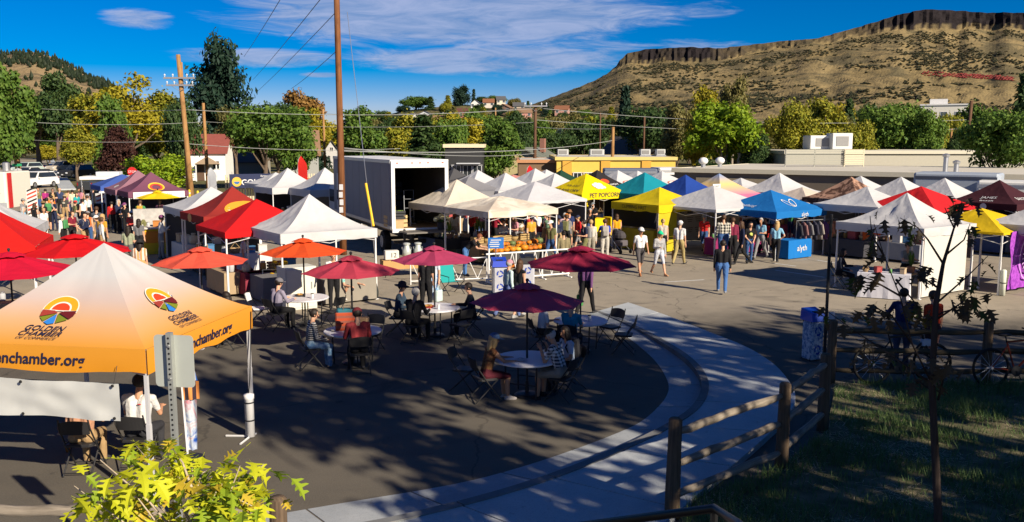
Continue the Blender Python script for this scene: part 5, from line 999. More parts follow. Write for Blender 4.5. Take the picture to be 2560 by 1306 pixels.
# things on the tables
p = TBL['u5'].location; b_ = thing('paper_bag', 'orange red printed shopping bag on the left maroon table', 'bag', (p.x - .12, p.y + .05, .748), .2); m = MB(); m.rbox((0, 0, .2), (.52, .26, .4), .03); m.build('body', PATT('stripe', (.35, .06, .025), (.22, .07, .05), scale=9.0), b_)
m = MB()
for y in (-.1, .1): m.tube([(-.1, y, .4), (-.07, y, .52), (.07, y, .52), (.1, y, .4)], .008, 5)
m.build('handle', M((.15, .1, .06)), b_); m = MB(); m.rbox((0, 0, .42), (.46, .22, .1), .04); m.build('contents', M((.02, .12, .16), .6), b_)
b_ = thing('paper_bag', 'brown paper bag with holes beside the printed shopping bag', 'bag', (p.x + .25, p.y - .08, .748), -.2); m = MB(); m.rbox((0, 0, .15), (.24, .16, .3), .02); m.build('body', M((.22, .14, .08), .8, .3, 30), b_); m = MB(); m.tube([(-.05, 0, .3), (0, 0, .38), (.05, 0, .3)], .006, 4); m.build('handle', M((.1, .07, .04)), b_)
b_ = thing('phone', 'dark phone lying on the left maroon table', 'phone', (p.x - .42, p.y - .1, .748), .5); m = MB(); m.rbox((0, 0, .006), (.08, .16, .01), .015); m.build('body', BLACK, b_); m = MB(); m.box((0, 0, .013), (.068, .14, .002)); m.build('screen', GLASS, b_)
p = TBL['u8'].location; b_ = thing('paper_plate', 'white paper plate with food wrapper on the nearest table', 'plate', (p.x - .12, p.y - .18, .748)); m = MB(); m.lathe([(.01, 0), (.09, .002), (.125, .016)], 18); m.build('plate', M((.5, .53, .58)), b_); m = MB(); m.ball((0, 0, .025), (.06, .05, .025), 8, 5); m.build('wrapper', M((.35, .4, .45), .6, .3, 20), b_)
p = TBL['u6'].location; b_ = thing('drink_cup', 'white paper cup on the plum parasol table', 'cup', (p.x + .12, p.y - .3, .748)); m = MB(); m.lathe([(.03, 0), (.042, .11)], 12); m.build('body', WHITE, b_); m = MB(); m.lathe([(.044, .11), (.044, .12), (.03, .125)], 12); m.build('lid', PLASTIC_W, b_)
for k, x, y, lb in (('u7', .2, -.1, 'white paper cup on the kerb-side table'), ('u4', .25, -.2, 'white paper cup on the orange parasol table'), ('u5', .35, -.3, 'white paper cup on the paper bag table'), ('u8', .3, .2, 'white paper cup on the nearest table')):
    q_ = TBL[k].location; b_ = thing('drink_cup', lb, 'cup', (q_.x + x, q_.y + y, .748)); m = MB(); m.lathe([(.03, 0), (.042, .12)], 12); m.build('body', WHITE, b_); m = MB(); m.lathe([(.044, .12), (.044, .13), (.03, .135)], 12); m.build('lid', BLACK, b_)
for k, x, y, lb in (('u4', -.15, .1, 'dark food basket on the orange parasol table'), ('u6', -.15, -.1, 'red food basket on the plum parasol table'), ('u7', -.2, .15, 'red food basket on the kerb-side table')):
    q_ = TBL[k].location; b_ = thing('food_basket', lb, 'food basket', (q_.x + x, q_.y + y, .748)); m = MB(); m.lathe([(.08, 0), (.12, .05), (.11, .05), (.07, .01)], 12, None, 1.3); m.build('basket', M((.3, .03, .02) if 'red' in lb else (.05, .04, .04)), b_); m = MB(); [m.ball((random.uniform(-.07, .07), random.uniform(-.05, .05), .05), .035, 6, 4) for _ in range(6)]; o = m.build('food', M((.4, .22, .06), .8, .3, 20), b_); o['kind'] = 'stuff'
p = G(170, 1130); b_ = thing('drink_cup', 'amber drink in a clear cup on the asphalt', 'cup', p); m = MB(); m.lathe([(.03, 0), (.042, .12)], 12); m.build('body', M((.3, .1, .02), .2, .2), b_); m = MB(); m.lathe([(.044, .12), (.046, .14), (.02, .145)], 12); m.build('lid', M((.5, .5, .55), .2), b_)
# ================================================================ PEOPLE
ARMS = {'down': ((.14, .04, -1), (.05, -.18, -1)), 'swing_f': ((.12, -.35, -1), (-.05, -.6, -.8)), 'swing_b': ((.12, .35, -1), (.02, .1, -1)), 'bend': ((.16, .0, -1), (-.3, -1, .1)), 'phone': ((.1, -.3, -1), (-.4, -.7, .55)), 'cross': ((.2, -.2, -1), (-1, -.5, .12)),
        'reach': ((.1, -.95, -.75), (-.1, -1, -.12)), 'hip': ((.6, .2, -1), (-.75, -.15, -.7)), 'behind': ((.22, .42, -1), (-.75, .1, -.6)), 'chin': ((.05, -.5, -.9), (-.22, -.45, .95)), 'table': ((.2, -.42, -.9), (-.35, -1, .12)), 'lap': ((.2, -.2, -1), (-.35, -.85, -.25)), 'out': ((.3, -.6, -.75), (0, -1, -.1)), 'clasp': ((.16, -.08, -1), (-.45, -.55, -.6)), 'carry': ((.18, .0, -1), (.02, -.25, -1))}
def person_segs(P):
    """-> list of (p0, r0, p1, r1, region) and head data; facing -Y, metres for a 1.75 m figure"""
    S_ = []; V = Vector; pose = P.get('pose', 'stand'); lean = R(P.get('lean', {'bend': 62, 'sit': 8, 'crouch': 40}.get(pose, 2))); fem = P.get('fem', False); wd = P.get('wide', 1.0)
    add = lambda a, ra, c, rc, reg: S_.append((V(a), ra, V(c), rc, reg))
    legs = {'stand': ((3, 2), (-3, 3)), 'walk': ((24, 6), (-14, 26)), 'walk2': ((-14, 26), (24, 6)), 'sit': ((84, 86), (80, 80)), 'bend': ((4, 6), (-6, 4)), 'crouch': ((100, 128), (82, 120)), 'sitlow': ((100, 70), (96, 60))}[pose]
    feet = []; hipz = 0.0; chain = []
    for s, (ta, ka) in zip((-1, 1), legs):
        t_, k_ = R(ta), R(ta - ka); h = V((s * .092 * wd, 0, 0)); kn = h + V((s * (.03 if 'sit' not in pose else .06), -math.sin(t_), -math.cos(t_))) * .43; an = kn + V((0, -math.sin(k_), -math.cos(k_))) * .42; chain.append((s, h, kn, an)); feet.append(an.z)
    hipz = .085 - min(feet)
    if pose == 'sit': hipz = max(hipz, .54)
    up = V((0, 0, hipz)); bot, sh = P.get('legs', 'long'), P.get('feet', 'shoe')
    for s, h, kn, an in chain:
        h, kn, an = h + up, kn + up, an + up; bulk = .012 if bot == 'long' else 0
        if pose == 'sit': an.z = max(an.z, .085)
        mid = h.lerp(kn, .62); add(h + V((0, .01, 0)), .098 * wd, mid, .075 + bulk, 'bottom'); add(mid, .074 + bulk, kn, .056 + bulk, 'bottom' if bot == 'long' else ('skin' if bot == 'bare' else 'bottom'))
        add(kn, .055 + bulk, kn.lerp(an, .4) + V((0, .018, 0)), .054 + bulk, 'bottom' if bot == 'long' else 'skin'); add(kn.lerp(an, .4) + V((0, .018, 0)), .053 + bulk, an, .037 + bulk * 1.4, 'bottom' if bot == 'long' else 'skin')
        heel = an + V((0, .035, -.04)); toe = an + V((s * .03, -.15, -.045)); heel.z = max(heel.z, .038); toe.z = max(toe.z, .034); add(heel, .04, toe, .034, 'shoe'); add(an, .04, toe, .03, 'shoe')
    pel = up + V((0, 0, .02)); sd_ = V((0, -math.sin(lean), math.cos(lean))); nv = V((0, -math.cos(lean), -math.sin(lean)))
    topreg = 'top'
    for s in (-1, 1):
        hw = .085 if fem else .075; add(pel + V((s * hw * wd, 0, -.01)), .098 * wd, pel + V((s * .06 * wd, 0, 0)) + sd_ * .12, .09 * wd, 'bottom'); add(pel + V((s * .062 * wd, 0, 0)) + sd_ * .1, .093 * wd, pel + V((s * .075 * wd, 0, 0)) + sd_ * .36, .1 * wd, 'top'); add(pel + V((s * .075 * wd, 0, 0)) + sd_ * .34, .1 * wd, pel + V((s * .11 * wd, 0, 0)) + sd_ * .46, .07, 'top')
    if fem: add(pel + V((-.06, 0, 0)) + sd_ * .36 + nv * .06, .06, pel + V((.06, 0, 0)) + sd_ * .36 + nv * .06, .06, 'top')
    if P.get('belly'): add(pel + sd_ * .12 + nv * .06, .11, pel + sd_ * .24 + nv * .07, .11, 'top')
    nk = pel + sd_ * .5; hl = lean * (.55 if pose != 'bend' else .8) + R(P.get('nod', 6)); hd = V((0, -math.sin(hl), math.cos(hl))); hc = nk + hd * .17 + V((0, -.015, 0)); hn = V((0, -math.cos(hl), -math.sin(hl)))
    add(nk - sd_ * .03, .058, nk + hd * .09, .05, 'skin')
    if P.get('skirt'):
        L_ = P['skirt']
        if pose == 'sit': add(pel + V((0, -.05, 0)), .14, pel + V((0, -.4, .0)), .13, 'bottom')
        else: add(pel + sd_ * .05, .13, pel - V((0, 0, L_)), .2, 'bottom'); add(pel - V((.06, 0, .1)), .14, pel - V((.06, 0, L_)), .17, 'bottom')
    turn = R(P.get('turn', 0)); rt = Matrix.Rotation(turn, 3, 'Z'); hn = rt @ hn
    # head: skull, jaw, nose, ears
    add(hc + hd * .035 - hn * .012, .088, hc + hd * .03 - hn * .022, .09, 'skin'); add(hc + hd * .02, .078, hc - hd * .065 + hn * .025, .05, 'skin'); add(hc + hn * .088 + hd * .015, .012, hc + hn * .102 - hd * .02, .016, 'skin')
    sidev = rt @ V((1, 0, 0))
    for s in (-1, 1): add(hc + sidev * s * .083 - hn * .012, .017, hc + sidev * s * .083 - hn * .012 - hd * .025, .013, 'skin')
    hands = []; arms = P.get('arms', ('down', 'down')); sl = P.get('sleeve', 'short')
    rl = Matrix.Rotation(lean if pose in ('bend',) else lean * .3, 3, 'X')
    for s, an_ in zip((-1, 1), arms):
        shd = pel + V((s * .175 * wd, 0, 0)) + sd_ * .455; u, f = ARMS[an_]; u = V((u[0] * s, u[1], u[2])); f = V((f[0] * s, f[1], f[2])); u = (rl @ u).normalized() if pose != 'bend' else u.normalized(); f = f.normalized(); el_ = shd + u * .285; wr = el_ + f * .25; slv = .012 if sl == 'long' else 0
        add(pel + V((s * .09, 0, 0)) + sd_ * .44, .07, shd, .062, 'top' if sl != 'tank' else 'top'); m_ = shd.lerp(el_, .6); r_ = 'top' if sl in ('short', 'long') else 'skin'
        add(shd, .06, m_, .05 if r_ == 'top' else .043, r_); add(m_, .043 + slv, el_, .037 + slv, 'top' if sl == 'long' else 'skin'); add(el_, .037 + slv, wr, .027 + slv, 'top' if sl == 'long' else 'skin')
        hands.append((s, wr, f)); pm = wr + f * .075
        if P.get('fine'):
            side_ = f.cross(V((0, 0, 1))); side_ = side_.normalized() if side_.length > .1 else V((1, 0, 0)); pn = side_.cross(f).normalized()
            add(wr, .026, pm + side_ * .016, .022, 'skin'); add(wr, .026, pm - side_ * .016, .022, 'skin'); curl = -pn if pn.z > 0 else pn
            for q_, (o_, ln) in enumerate(((-.03, .066), (-.01, .078), (.011, .073), (.031, .056))): b0 = pm + side_ * o_; b1 = b0 + (f + curl * .35).normalized() * ln * .55; b2 = b1 + (f * .7 + curl * .8).normalized() * ln * .45; add(b0, .0105, b1, .0095, 'skin'); add(b1, .0095, b2, .0085, 'skin')
            tb = wr + f * .03 - side_ * .03 * s; t1 = tb + (f * .7 - side_ * .6 * s).normalized() * .045; add(tb, .013, t1, .011, 'skin'); add(t1, .011, t1 + (f + curl * .4).normalized() * .03, .009, 'skin')
        else: add(wr, .028, pm, .032, 'skin'); add(pm, .03, pm + f * .06 + V((0, 0, -.015)), .018, 'skin'); add(wr + f * .03, .015, wr + f * .07 + V((-s * .04, 0, 0)), .011, 'skin')
    return S_, dict(hc=hc, hd=hd, hn=hn, side=sidev, pel=pel, sd=sd_, nv=nv, hands=hands, nk=nk)
def capsule(m, a, ra, c, rc, n=8):
    d = c - a; L_ = d.length; d = d.normalized() if L_ > 1e-6 else Vector((0, 0, 1)); x = d.orthogonal().normalized(); y = d.cross(x); vs = []; rings = []
    for k in range(1, 4): t = math.pi / 2 * (1 - k / 3.0001); rings.append((a - d * ra * math.sin(t), ra * math.cos(t) + 1e-4))
    for k in range(0, 3): t = math.pi / 2 * k / 3; rings.append((c + d * rc * math.sin(t), rc * math.cos(t) + 1e-4))
    i0 = len(m.v); vs = [a - d * ra]
    for p, r in rings:
        for k in range(n): t = 2 * math.pi * k / n; vs.append(p + x * (r * math.cos(t)) + y * (r * math.sin(t)))
    vs.append(c + d * rc); fs = [(0, 1 + (k + 1) % n, 1 + k) for k in range(n)]
    for q in range(len(rings) - 1):
        for k in range(n): j = (k + 1) % n; fs.append((1 + q * n + k, 1 + q * n + j, 1 + (q + 1) * n + j, 1 + (q + 1) * n + k))
    e = len(vs) - 1; o = 1 + (len(rings) - 1) * n; fs += [(o + k, o + (k + 1) % n, e) for k in range(n)]; m.add(vs, fs)
PEOPLE = []
HAIR = {'brown': (.06, .03, .015), 'dark': (.015, .01, .008), 'blond': (.38, .25, .11), 'grey': (.36, .35, .34), 'red': (.16, .05, .02)}
def person(loc, yaw, label, **P):
    P['fine'] = P.get('fine', False); S_, H_ = person_segs(P); m = MB()
    for s in S_: capsule(m, *s[:4])
    me = bpy.data.meshes.new('person'); me.from_pydata(m.v, [], m.f); o = bpy.data.objects.new('person', me); COL.objects.link(o)
    sc = P.get('h', 1.75) / 1.75; o.location = (loc[0], loc[1], loc[2] if len(loc) > 2 else 0); o.rotation_euler = (0, 0, R(yaw)); o.scale = (sc, sc, sc); tag(o, label, 'person')
    r = o.modifiers.new('r', 'REMESH'); r.mode = 'VOXEL'; r.voxel_size = .0095 if P['fine'] else (.016 if P.get('mid') else .026); r.use_smooth_shade = True; s2 = o.modifiers.new('s', 'SMOOTH'); s2.factor = .5; s2.iterations = 3 if P['fine'] else 2
    PEOPLE.append((o, S_, P)); hc, hd, hn, sv = H_['hc'], H_['hd'], H_['hn'], H_['side']; X = Matrix((sv, -hn, hd)).transposed().to_4x4(); X.translation = hc
    hair = P.get('hair', 'brown')
    if hair != 'bald':
        long_ = P.get('long', False); hm = MB(); hm.ball((0, .014, .036), (.099, .108, .104), 14, 9, X, lambda x, y, z: y > -.035 + z * -.1 or z > .048)
        if long_: hm.ball((0, .065, -.1), (.092, .05, .19 if long_ is True else long_), 12, 7, X); [hm.ball((s * .08, .0, -.06), (.028, .055, .12), 8, 5, X) for s in (-1, 1)]
        if P.get('bun'): hm.ball((0, .1, .08), (.045, .045, .045), 8, 5, X)
        hm.build('hair', M(HAIR.get(hair, hair if isinstance(hair, tuple) else (.05, .03, .02)), .6, .3, 40), o, True)
    if P.get('beard'): hm = MB(); hm.ball((0, -.045, -.065), (.06, .045, .045), 10, 6, X); hm.build('beard', M(HAIR[P['beard']], .8, .3, 40), o, True)
    if P.get('hat'):
        kind, hcol = P['hat']; hm = MB(); mt = M(hcol, .8, .12, 20)
        if kind in ('cap', 'visor'):
            hm.ball((0, .004, .045), (.104, .115, .105), 14, 8, X, lambda x, y, z: z > .005); h_ = hm.build('cap', mt, o, True); bm_ = MB(); vs = []
            for k in range(9): a = math.pi * (k / 8); vs += [(-.085 * math.cos(a), -.08 - .03 * math.sin(a), .055), (-.085 * math.cos(a), -.1 - .105 * math.sin(a), .042)]
            vs += [(x, y, z + .008) for x, y, z in vs]; fs = [(2 * k, 2 * k + 1, 2 * k + 3, 2 * k + 2) for k in range(8)] + [(18 + 2 * k, 18 + 2 * k + 2, 18 + 2 * k + 3, 18 + 2 * k + 1) for k in range(8)] + [(2 * k + 1, 2 * k + 19, 2 * k + 21, 2 * k + 3) for k in range(8)]
            bm_.add(vs, fs, X @ MX((0, 0, 0), R(P.get('brim', 0)), 0, R(180 if P.get('backward') else 0))); bm_.build('brim', mt, h_, True)
        else: hm.lathe([(.2 * P.get('brimr', 1), .035), (.12, .055), (.108, .07), (.1, .13), (.06, .16), (.01, .162)], 18, X @ MX((0, .01, 0))); hm.build('hat', mt, o, True)
    if P.get('fine') or P.get('mid'):
        for s in (-1, 1): em = MB(); em.ball((s * .034, -.088, .018), (.015, .008, .009), 8, 5, X); em.build('eye', M((.02, .015, .012), .3), o)
        em = MB(); em.ball((0, -.086, -.052), (.026, .006, .007), 8, 5, X); em.build('mouth', M((.28, .08, .06), .6), o)
    if P.get('glasses'):
        gm = MB(); [gm.rbox((s * .036, -.1, .018), (.058, .012, .04), .012, 0, X) for s in (-1, 1)]; gm.box((0, -.1, .022), (.03, .008, .01), 0, X); [gm.box((s * .085, -.05, .024), (.006, .1, .008), 0, X) for s in (-1, 1)]; gm.build('sunglasses', BLACK, o)
    pel, sd_, nv = H_['pel'], H_['sd'], H_['nv']
    if P.get('pack'):
        B = Matrix((Vector((1, 0, 0)), -nv, sd_)).transposed().to_4x4(); B.translation = pel; pm = MB(); pm.rbox((0, .175, .3), (.29, .15, .42), .05, 0, B); pk = pm.build('backpack', M(P['pack'], .8, .15, 10), o); pm = MB(); pm.rbox((0, .265, .22), (.2, .05, .2), .03, 0, B); pm.build('pocket', M(tuple(c * .8 for c in P['pack']), .8, .15, 10), pk)
        for s in (-1, 1): pm = MB(); pm.tube([B @ Vector((s * .1, .1, .46)), B @ Vector((s * .11, .0, .53)), B @ Vector((s * .11, -.11, .4)), B @ Vector((s * .13, -.02, .15))], .018, 5); pm.build('strap', M(tuple(c * .6 for c in P['pack']), .8), pk)
    if P.get('bag'):
        kind, bc, side_ = P['bag']; s, wr, f = H_['hands'][side_]; hp = wr + f * .09; bm_ = MB(); mt = M(bc, .8, .2, 14)
        if kind == 'tote':
            bm_.rbox((hp.x, hp.y, hp.z - .36), (.1, .3, .34), .03); bo = bm_.build('tote_bag', mt, o); hm = MB(); [hm.tube([(hp.x + q, hp.y - .08, hp.z - .2), (hp.x, hp.y, hp.z), (hp.x + q, hp.y + .08, hp.z - .2)], .009, 5) for q in (-.03, .03)]; hm.build('handle', mt, bo)
        else:
            bm_.lathe([(.12, 0), (.19, .12), (.2, .26), (.17, .3)], 14, MX((s * .3, -.02, pel.z - .02), 0, 0, 0, (.8, 1, 1))); bo = bm_.build('basket', PATT('stripe', bc, tuple(c * .35 for c in bc), scale=14.0), o); hm = MB(); hm.tube([(s * .3, -.12, pel.z + .26), (s * .22, -.05, pel.z + .5), (s * .3, .1, pel.z + .26)], .014, 5); hm.build('handle', mt, bo)
    if P.get('print'):
        B = Matrix((Vector((1, 0, 0)), -nv, sd_)).transposed().to_4x4(); B.translation = pel; bk = P['print'][0] == 'back'; pm = MB(); y_ = .118 if bk else -.118
        for (x, z, w, h) in P['print'][2]: pm.ball((x, y_, z), (w, .012, h), 8, 5, B)
        pm.build('shirt_print', M(P['print'][1]), o)
    return o
def finish_people():
    dg = bpy.context.evaluated_depsgraph_get()
    for o, S_, P in PEOPLE:
        me = bpy.data.meshes.new_from_object(o.evaluated_get(dg)); o.modifiers.clear(); old = o.data; o.data = me; bpy.data.meshes.remove(old)
        nf = len(me.polygons); ce = np.zeros(nf * 3); me.polygons.foreach_get('center', ce); ce = ce.reshape(-1, 3); best = np.full(nf, 1e9); idx = np.zeros(nf, int); regs = ['skin', 'top', 'bottom', 'shoe']
        for a, ra, c, rc, reg in S_:
            a_ = np.array(a); d = np.array(c) - a_; L2 = (d * d).sum() + 1e-9; t = np.clip(((ce - a_) @ d) / L2, 0, 1); ds = np.linalg.norm(ce - a_ - t[:, None] * d, axis=1) - (ra + (rc - ra) * t)
            if reg in ('top', 'bottom', 'shoe'): ds = ds - .006
            k = ds < best; best[k] = ds[k]; idx[k] = regs.index(reg)
        me.materials.clear(); sk = M({1: (.52, .29, .19), 2: (.42, .22, .13), 3: (.2, .1, .06)}[P.get('skin', 1)], .55, .08, 12)
        tp, bt_ = P.get('top', (.3, .3, .3)), P.get('bottom', (.03, .03, .04))
        for c in (sk, tp, bt_, P.get('shoe', (.04, .04, .045))): me.materials.append(c if not isinstance(c, tuple) else M(c, .85, .2, 7, spec=.15, bump=1.0, bscale=13))
        me.polygons.foreach_set('material_index', idx.astype(np.int32)); me.polygons.foreach_set('use_smooth', np.ones(nf, bool)); me.update()
# ---- standing and walking visitors: head pixel (x, top of head) and height give the place
def at_head(px, py, h): a, y, dz = ray(px, py); t = (h - CH) / dz; return (a * t, y * t)
def visitor(px, py, yaw, label, h=1.72, **P): return person(at_head(px, py, h * 1.0), yaw, label, h=h, **P)
NAVY, BLK, KHAKI, JEAN, WHT, GRY = (.015, .02, .05), (.012, .012, .014), (.3, .2, .1), (.035, .08, .2), (.56, .56, .56), (.12, .12, .13)
V_ = visitor
V_(61, 473, 40, 'woman in purple top holding a phone by the food trailer', 1.65, top=(.1, .03, .14), bottom=BLK, arms=('phone', 'bend'), fem=True, hair='brown')
V_(84, 508, 170, 'woman in black tank top with bare shoulders', 1.62, top=BLK, bottom=BLK, sleeve='tank', fem=True, hair='brown', long=.12, arms=('bend', 'bend'))
V_(106, 504, 175, 'woman in mustard skirt and straw hat', 1.68, top=BLK, bottom=(.42, .2, .02), skirt=.75, fem=True, hat=('wide', (.16, .1, .04)), arms=('bend', 'down'))
V_(132, 497, -20, 'man all in navy at the left queue', 1.75, top=NAVY, bottom=NAVY, arms=('down', 'bend'), hair='dark')
V_(112, 473, 185, 'woman with magenta backpack in the queue', 1.68, top=(.2, .02, .12), bottom=BLK, pack=(.32, .02, .16), fem=True, hair='dark')
V_(131, 472, 30, 'man in black tee with crossed arms', 1.78, top=BLK, bottom=BLK, arms=('cross', 'cross'), glasses=True, hair='dark')
V_(148, 470, 190, 'bald man in dark blue shirt', 1.78, top=(.03, .045, .1), bottom=BLK, hair='bald', sleeve='long')
V_(160, 488, 180, 'man in dark tee and khaki shorts with cap', 1.74, top=(.05, .05, .045), bottom=KHAKI, legs='short', hat=('cap', (.3, .24, .16)), backward=True, print=('back', (.4, .38, .3), [(0, .33, .09, .05)]))
V_(169, 476, 160, 'woman with small pink backpack', 1.62, top=(.5, .45, .45), bottom=JEAN, pack=(.5, .05, .2), fem=True, hair='brown')
V_(180, 475, 200, 'person in pale yellow shirt in the queue', 1.72, top=(.55, .5, .34), bottom=(.3, .27, .22), sleeve='long', hair='dark')
V_(190, 480, 60, 'woman in teal tee and black leggings', 1.66, top=(.02, .28, .3), bottom=BLK, fem=True, hair='brown', long=.1, pose='walk')
V_(203, 464, 150, 'woman with long brown hair in the queue', 1.7, top=(.08, .05, .04), bottom=BLK, fem=True, hair='brown', long=True)
V_(217, 489, 185, 'person in pale cyan shirt from behind', 1.7, top=(.45, .56, .55), bottom=BLK, fem=True, hair='brown')
V_(207, 498, -120, 'woman in white tank top carrying a bag', 1.64, top=WHT, bottom=BLK, sleeve='tank', fem=True, hair='dark', bag=('tote', (.4, .38, .33), 0))
V_(231, 470, 170, 'man in black shirt beside the striped sign', 1.8, top=BLK, bottom=BLK, wide=1.08, hair='dark')
V_(269, 466, 140, 'tall man in black by the mauve tent', 1.84, top=BLK, bottom=BLK, hair='dark', arms=('bend', 'bend'), sleeve='long')
V_(278, 504, 190, 'person in red jacket from behind', 1.68, top=(.42, .02, .02), bottom=BLK, sleeve='long', hair='dark')
V_(294, 500, 165, 'woman with long light brown hair in black crop top', 1.7, top=BLK, bottom=BLK, fem=True, sleeve='tank', hair='blond', long=True, arms=('hip', 'down'))
V_(321, 491, 190, 'man in white shirt near the yellow parasol', 1.76, top=(.5, .47, .5), bottom=(.1, .1, .1), hair='dark')
V_(178, 528, 75, 'man in maroon tee above the red parasol', 1.72, top=(.16, .015, .03), bottom=BLK, arms=('bend', 'down'), hair='brown', wide=1.08)
V_(218, 529, 190, 'person in rust vest and grey cap', 1.66, top=(.42, .12, .03), bottom=JEAN, hat=('cap', (.2, .2, .22)), sleeve='tank')
V_(240, 517, 190, 'man in blue grey tee and khaki shorts', 1.8, top=PATT('tie', (.03, .04, .06), (.07, .08, .1), (.02, .025, .03), 7.0), bottom=KHAKI, legs='short', wide=1.1, hair='brown', arms=('down', 'phone'))
V_(328, 528, 185, 'person in coral shirt and white cap', 1.7, top=(.5, .06, .05), bottom=NAVY, hat=('cap', WHT), backward=True)
V_(345, 548, 185, 'woman in grey top with dark ponytail', 1.66, top=GRY, bottom=BLK, fem=True, hair='dark', long=True)
V_(370, 524, 200, 'woman in denim blue shirt and white skirt', 1.7, top=(.03, .1, .26), bottom=(.56, .52, .42), skirt=.55, fem=True, hair='brown', sleeve='long')
V_(416, 531, 190, 'person in white tee, white cap and long olive apron', 1.72, top=(.56, .52, .5), bottom=(.2, .14, .05), hat=('cap', WHT), backward=True, skirt=.85, hair='brown')
V_(443, 521, 150, 'woman in black beside the white left tent', 1.68, top=BLK, bottom=BLK, fem=True, hair='dark', long=True, sleeve='long')
V_(318, 566, 175, 'woman in sage tee with a long dark braid', 1.7, top=(.24, .26, .18), bottom=(.09, .09, .09), fem=True, hair='dark', long=.24, wide=1.1, arms=('bend', 'bend'), mid=True)
V_(347, 600, 180, 'woman in orange dress and wide black hat', 1.68, top=PATT('vstripe', (.55, .24, .1), (.56, .5, .45), scale=9.0), bottom=(.55, .24, .1), skirt=.6, fem=True, hat=('wide', BLK), brimr=1.25, hair='dark', long=True, mid=True, bag=('tote', (.02, .02, .02), 1))
V_(606, 585, 100, 'woman in white top under the red tent edge', 1.66, top=(.56, .54, .58), bottom=(.3, .36, .44), fem=True, hair='dark', arms=('down', 'bend'), bag=('tote', (.5, .5, .5), 0), legs='short', mid=True)
V_(832, 630, 20, 'vendor in white shirt behind the white cabinet table', 1.7, top=WHT, bottom=BLK, hair='red', arms=('bend', 'chin'), mid=True)
V_(1602, 565, 12, 'man in white logo tee and grey shorts walking toward us', 1.8, top=(.58, .58, .6), bottom=(.07, .065, .07), legs='short', feet='shoe', shoe=(.3, .12, .05), hat=('cap', (.5, .5, .5)), glasses=True, pose='walk', mid=True, skin=2, print=('front', (.1, .1, .1), [(.0, .32, .03, .012)]), arms=('swing_b', 'swing_f'))
V_(1649, 574, 20, 'woman in grey hoodie and bright green cap walking', 1.68, top=(.3, .3, .31), bottom=(.4, .42, .48), legs='short', shoe=(.5, .26, .14), sleeve='long', hat=('cap', (.0, .4, .2)), fem=True, hair='blond', long=.14, pose='walk2', mid=True, arms=('bend', 'carry'))
V_(1700, 549, 150, 'man in white shirt and khaki trousers with shoulder bag', 1.8, top=WHT, bottom=(.3, .24, .11), hat=('cap', WHT), hair='grey', pose='walk', mid=True, bag=('tote', (.35, .17, .05), 1))
V_(1658, 548, 175, 'woman with blond bun in beige sleeveless top', 1.66, top=(.4, .37, .32), bottom=BLK, legs='short', fem=True, hair='blond', bun=True, sleeve='tank')
V_(1808, 597, 165, 'man in black and red jacket and blue jeans', 1.76, top=PATT('vstripe', BLK, (.5, .02, .02), scale=.0), bottom=(.05, .12, .3), sleeve='long', hair='dark', pose='walk2', wide=1.12, mid=True, shoe=(.2, .22, .26))
V_(1810, 538, 175, 'man in black and white plaid shirt at the booth', 1.86, top=PATT('plaid', (.02, .02, .02), (.5, .48, .42), scale=9.0), bottom=JEAN, wide=1.15, sleeve='long', hair='brown', mid=True)
V_(1833, 545, 170, 'person in maroon shirt beside the plaid shirt', 1.74, top=(.17, .02, .05), bottom=BLK, sleeve='long', hair='brown')
V_(1876, 555, 8, 'woman in black graphic tee with clasped hands', 1.66, top=BLK, bottom=JEAN, fem=True, hair='dark', long=.16, arms=('clasp', 'clasp'), mid=True, print=('front', (.45, .5, .12), [(0, .3, .07, .06), (.03, .25, .04, .03)]))
V_(1478, 550, 185, 'woman in pale top carrying a striped basket', 1.7, top=(.45, .42, .38), bottom=(.24, .22, .18), sleeve='long', fem=True, hair='blond', bag=('basket', (.4, .26, .1), 1), mid=True)
V_(1513, 548, 178, 'person in blue tee with grey backpack', 1.72, top=(.02, .05, .4), bottom=(.4, .38, .34), pack=(.32, .3, .28), hair='brown', mid=True, arms=('bend', 'out'))
V_(1410, 578, 195, 'person in olive jacket with dark bun, seen from behind', 1.6, top=(.19, .16, .09), bottom=BLK, sleeve='long', wide=1.2, hair='dark', bun=True, mid=True)
V_(1373, 536, 0, 'woman in green tank top and sunglasses', 1.64, top=(.12, .2, .13), bottom=(.05, .05, .06), sleeve='tank', fem=True, hair='brown', glasses=True, arms=('behind', 'behind'))
V_(1392, 545, 200, 'woman in dark grey cardigan with long dark hair', 1.64, top=(.05, .05, .055), bottom=BLK, sleeve='long', fem=True, hair='dark', long=True)
V_(1412, 533, 175, 'woman in pale pink dress with grey hair', 1.66, top=(.48, .34, .38), bottom=(.5, .4, .42), skirt=.5, legs='bare', fem=True, hair='grey')
V_(1424, 526, 185, 'person in navy tee and brown hat', 1.72, top=(.02, .03, .09), bottom=(.1, .08, .06), hat=('wide', (.16, .08, .04)), brimr=.8, legs='short')
V_(1388, 500, 160, 'woman with long grey hair and dark dress', 1.7, top=BLK, bottom=NAVY, skirt=.5, fem=True, hair='grey', long=True)
V_(1461, 494, 170, 'vendor in bright yellow at the popcorn tent', 1.78, top=(.66, .5, .01), bottom=(.66, .5, .01), hair='dark', arms=('bend', 'bend'))
V_(1483, 506, -25, 'man in black tee and cap by the popcorn tent', 1.76, top=BLK, bottom=BLK, hat=('cap', (.15, .17, .2)), arms=('down', 'bend'), beard='dark')
V_(1557, 524, 170, 'woman in sage dress beside the yellow tent', 1.68, top=(.14, .2, .15), bottom=(.14, .2, .15), skirt=.4, legs='bare', fem=True, hair='brown')
V_(1543, 536, 190, 'woman in marigold top beside the stroller', 1.6, top=(.56, .26, .01), bottom=BLK, sleeve='tank', fem=True, hair='brown', long=.14)
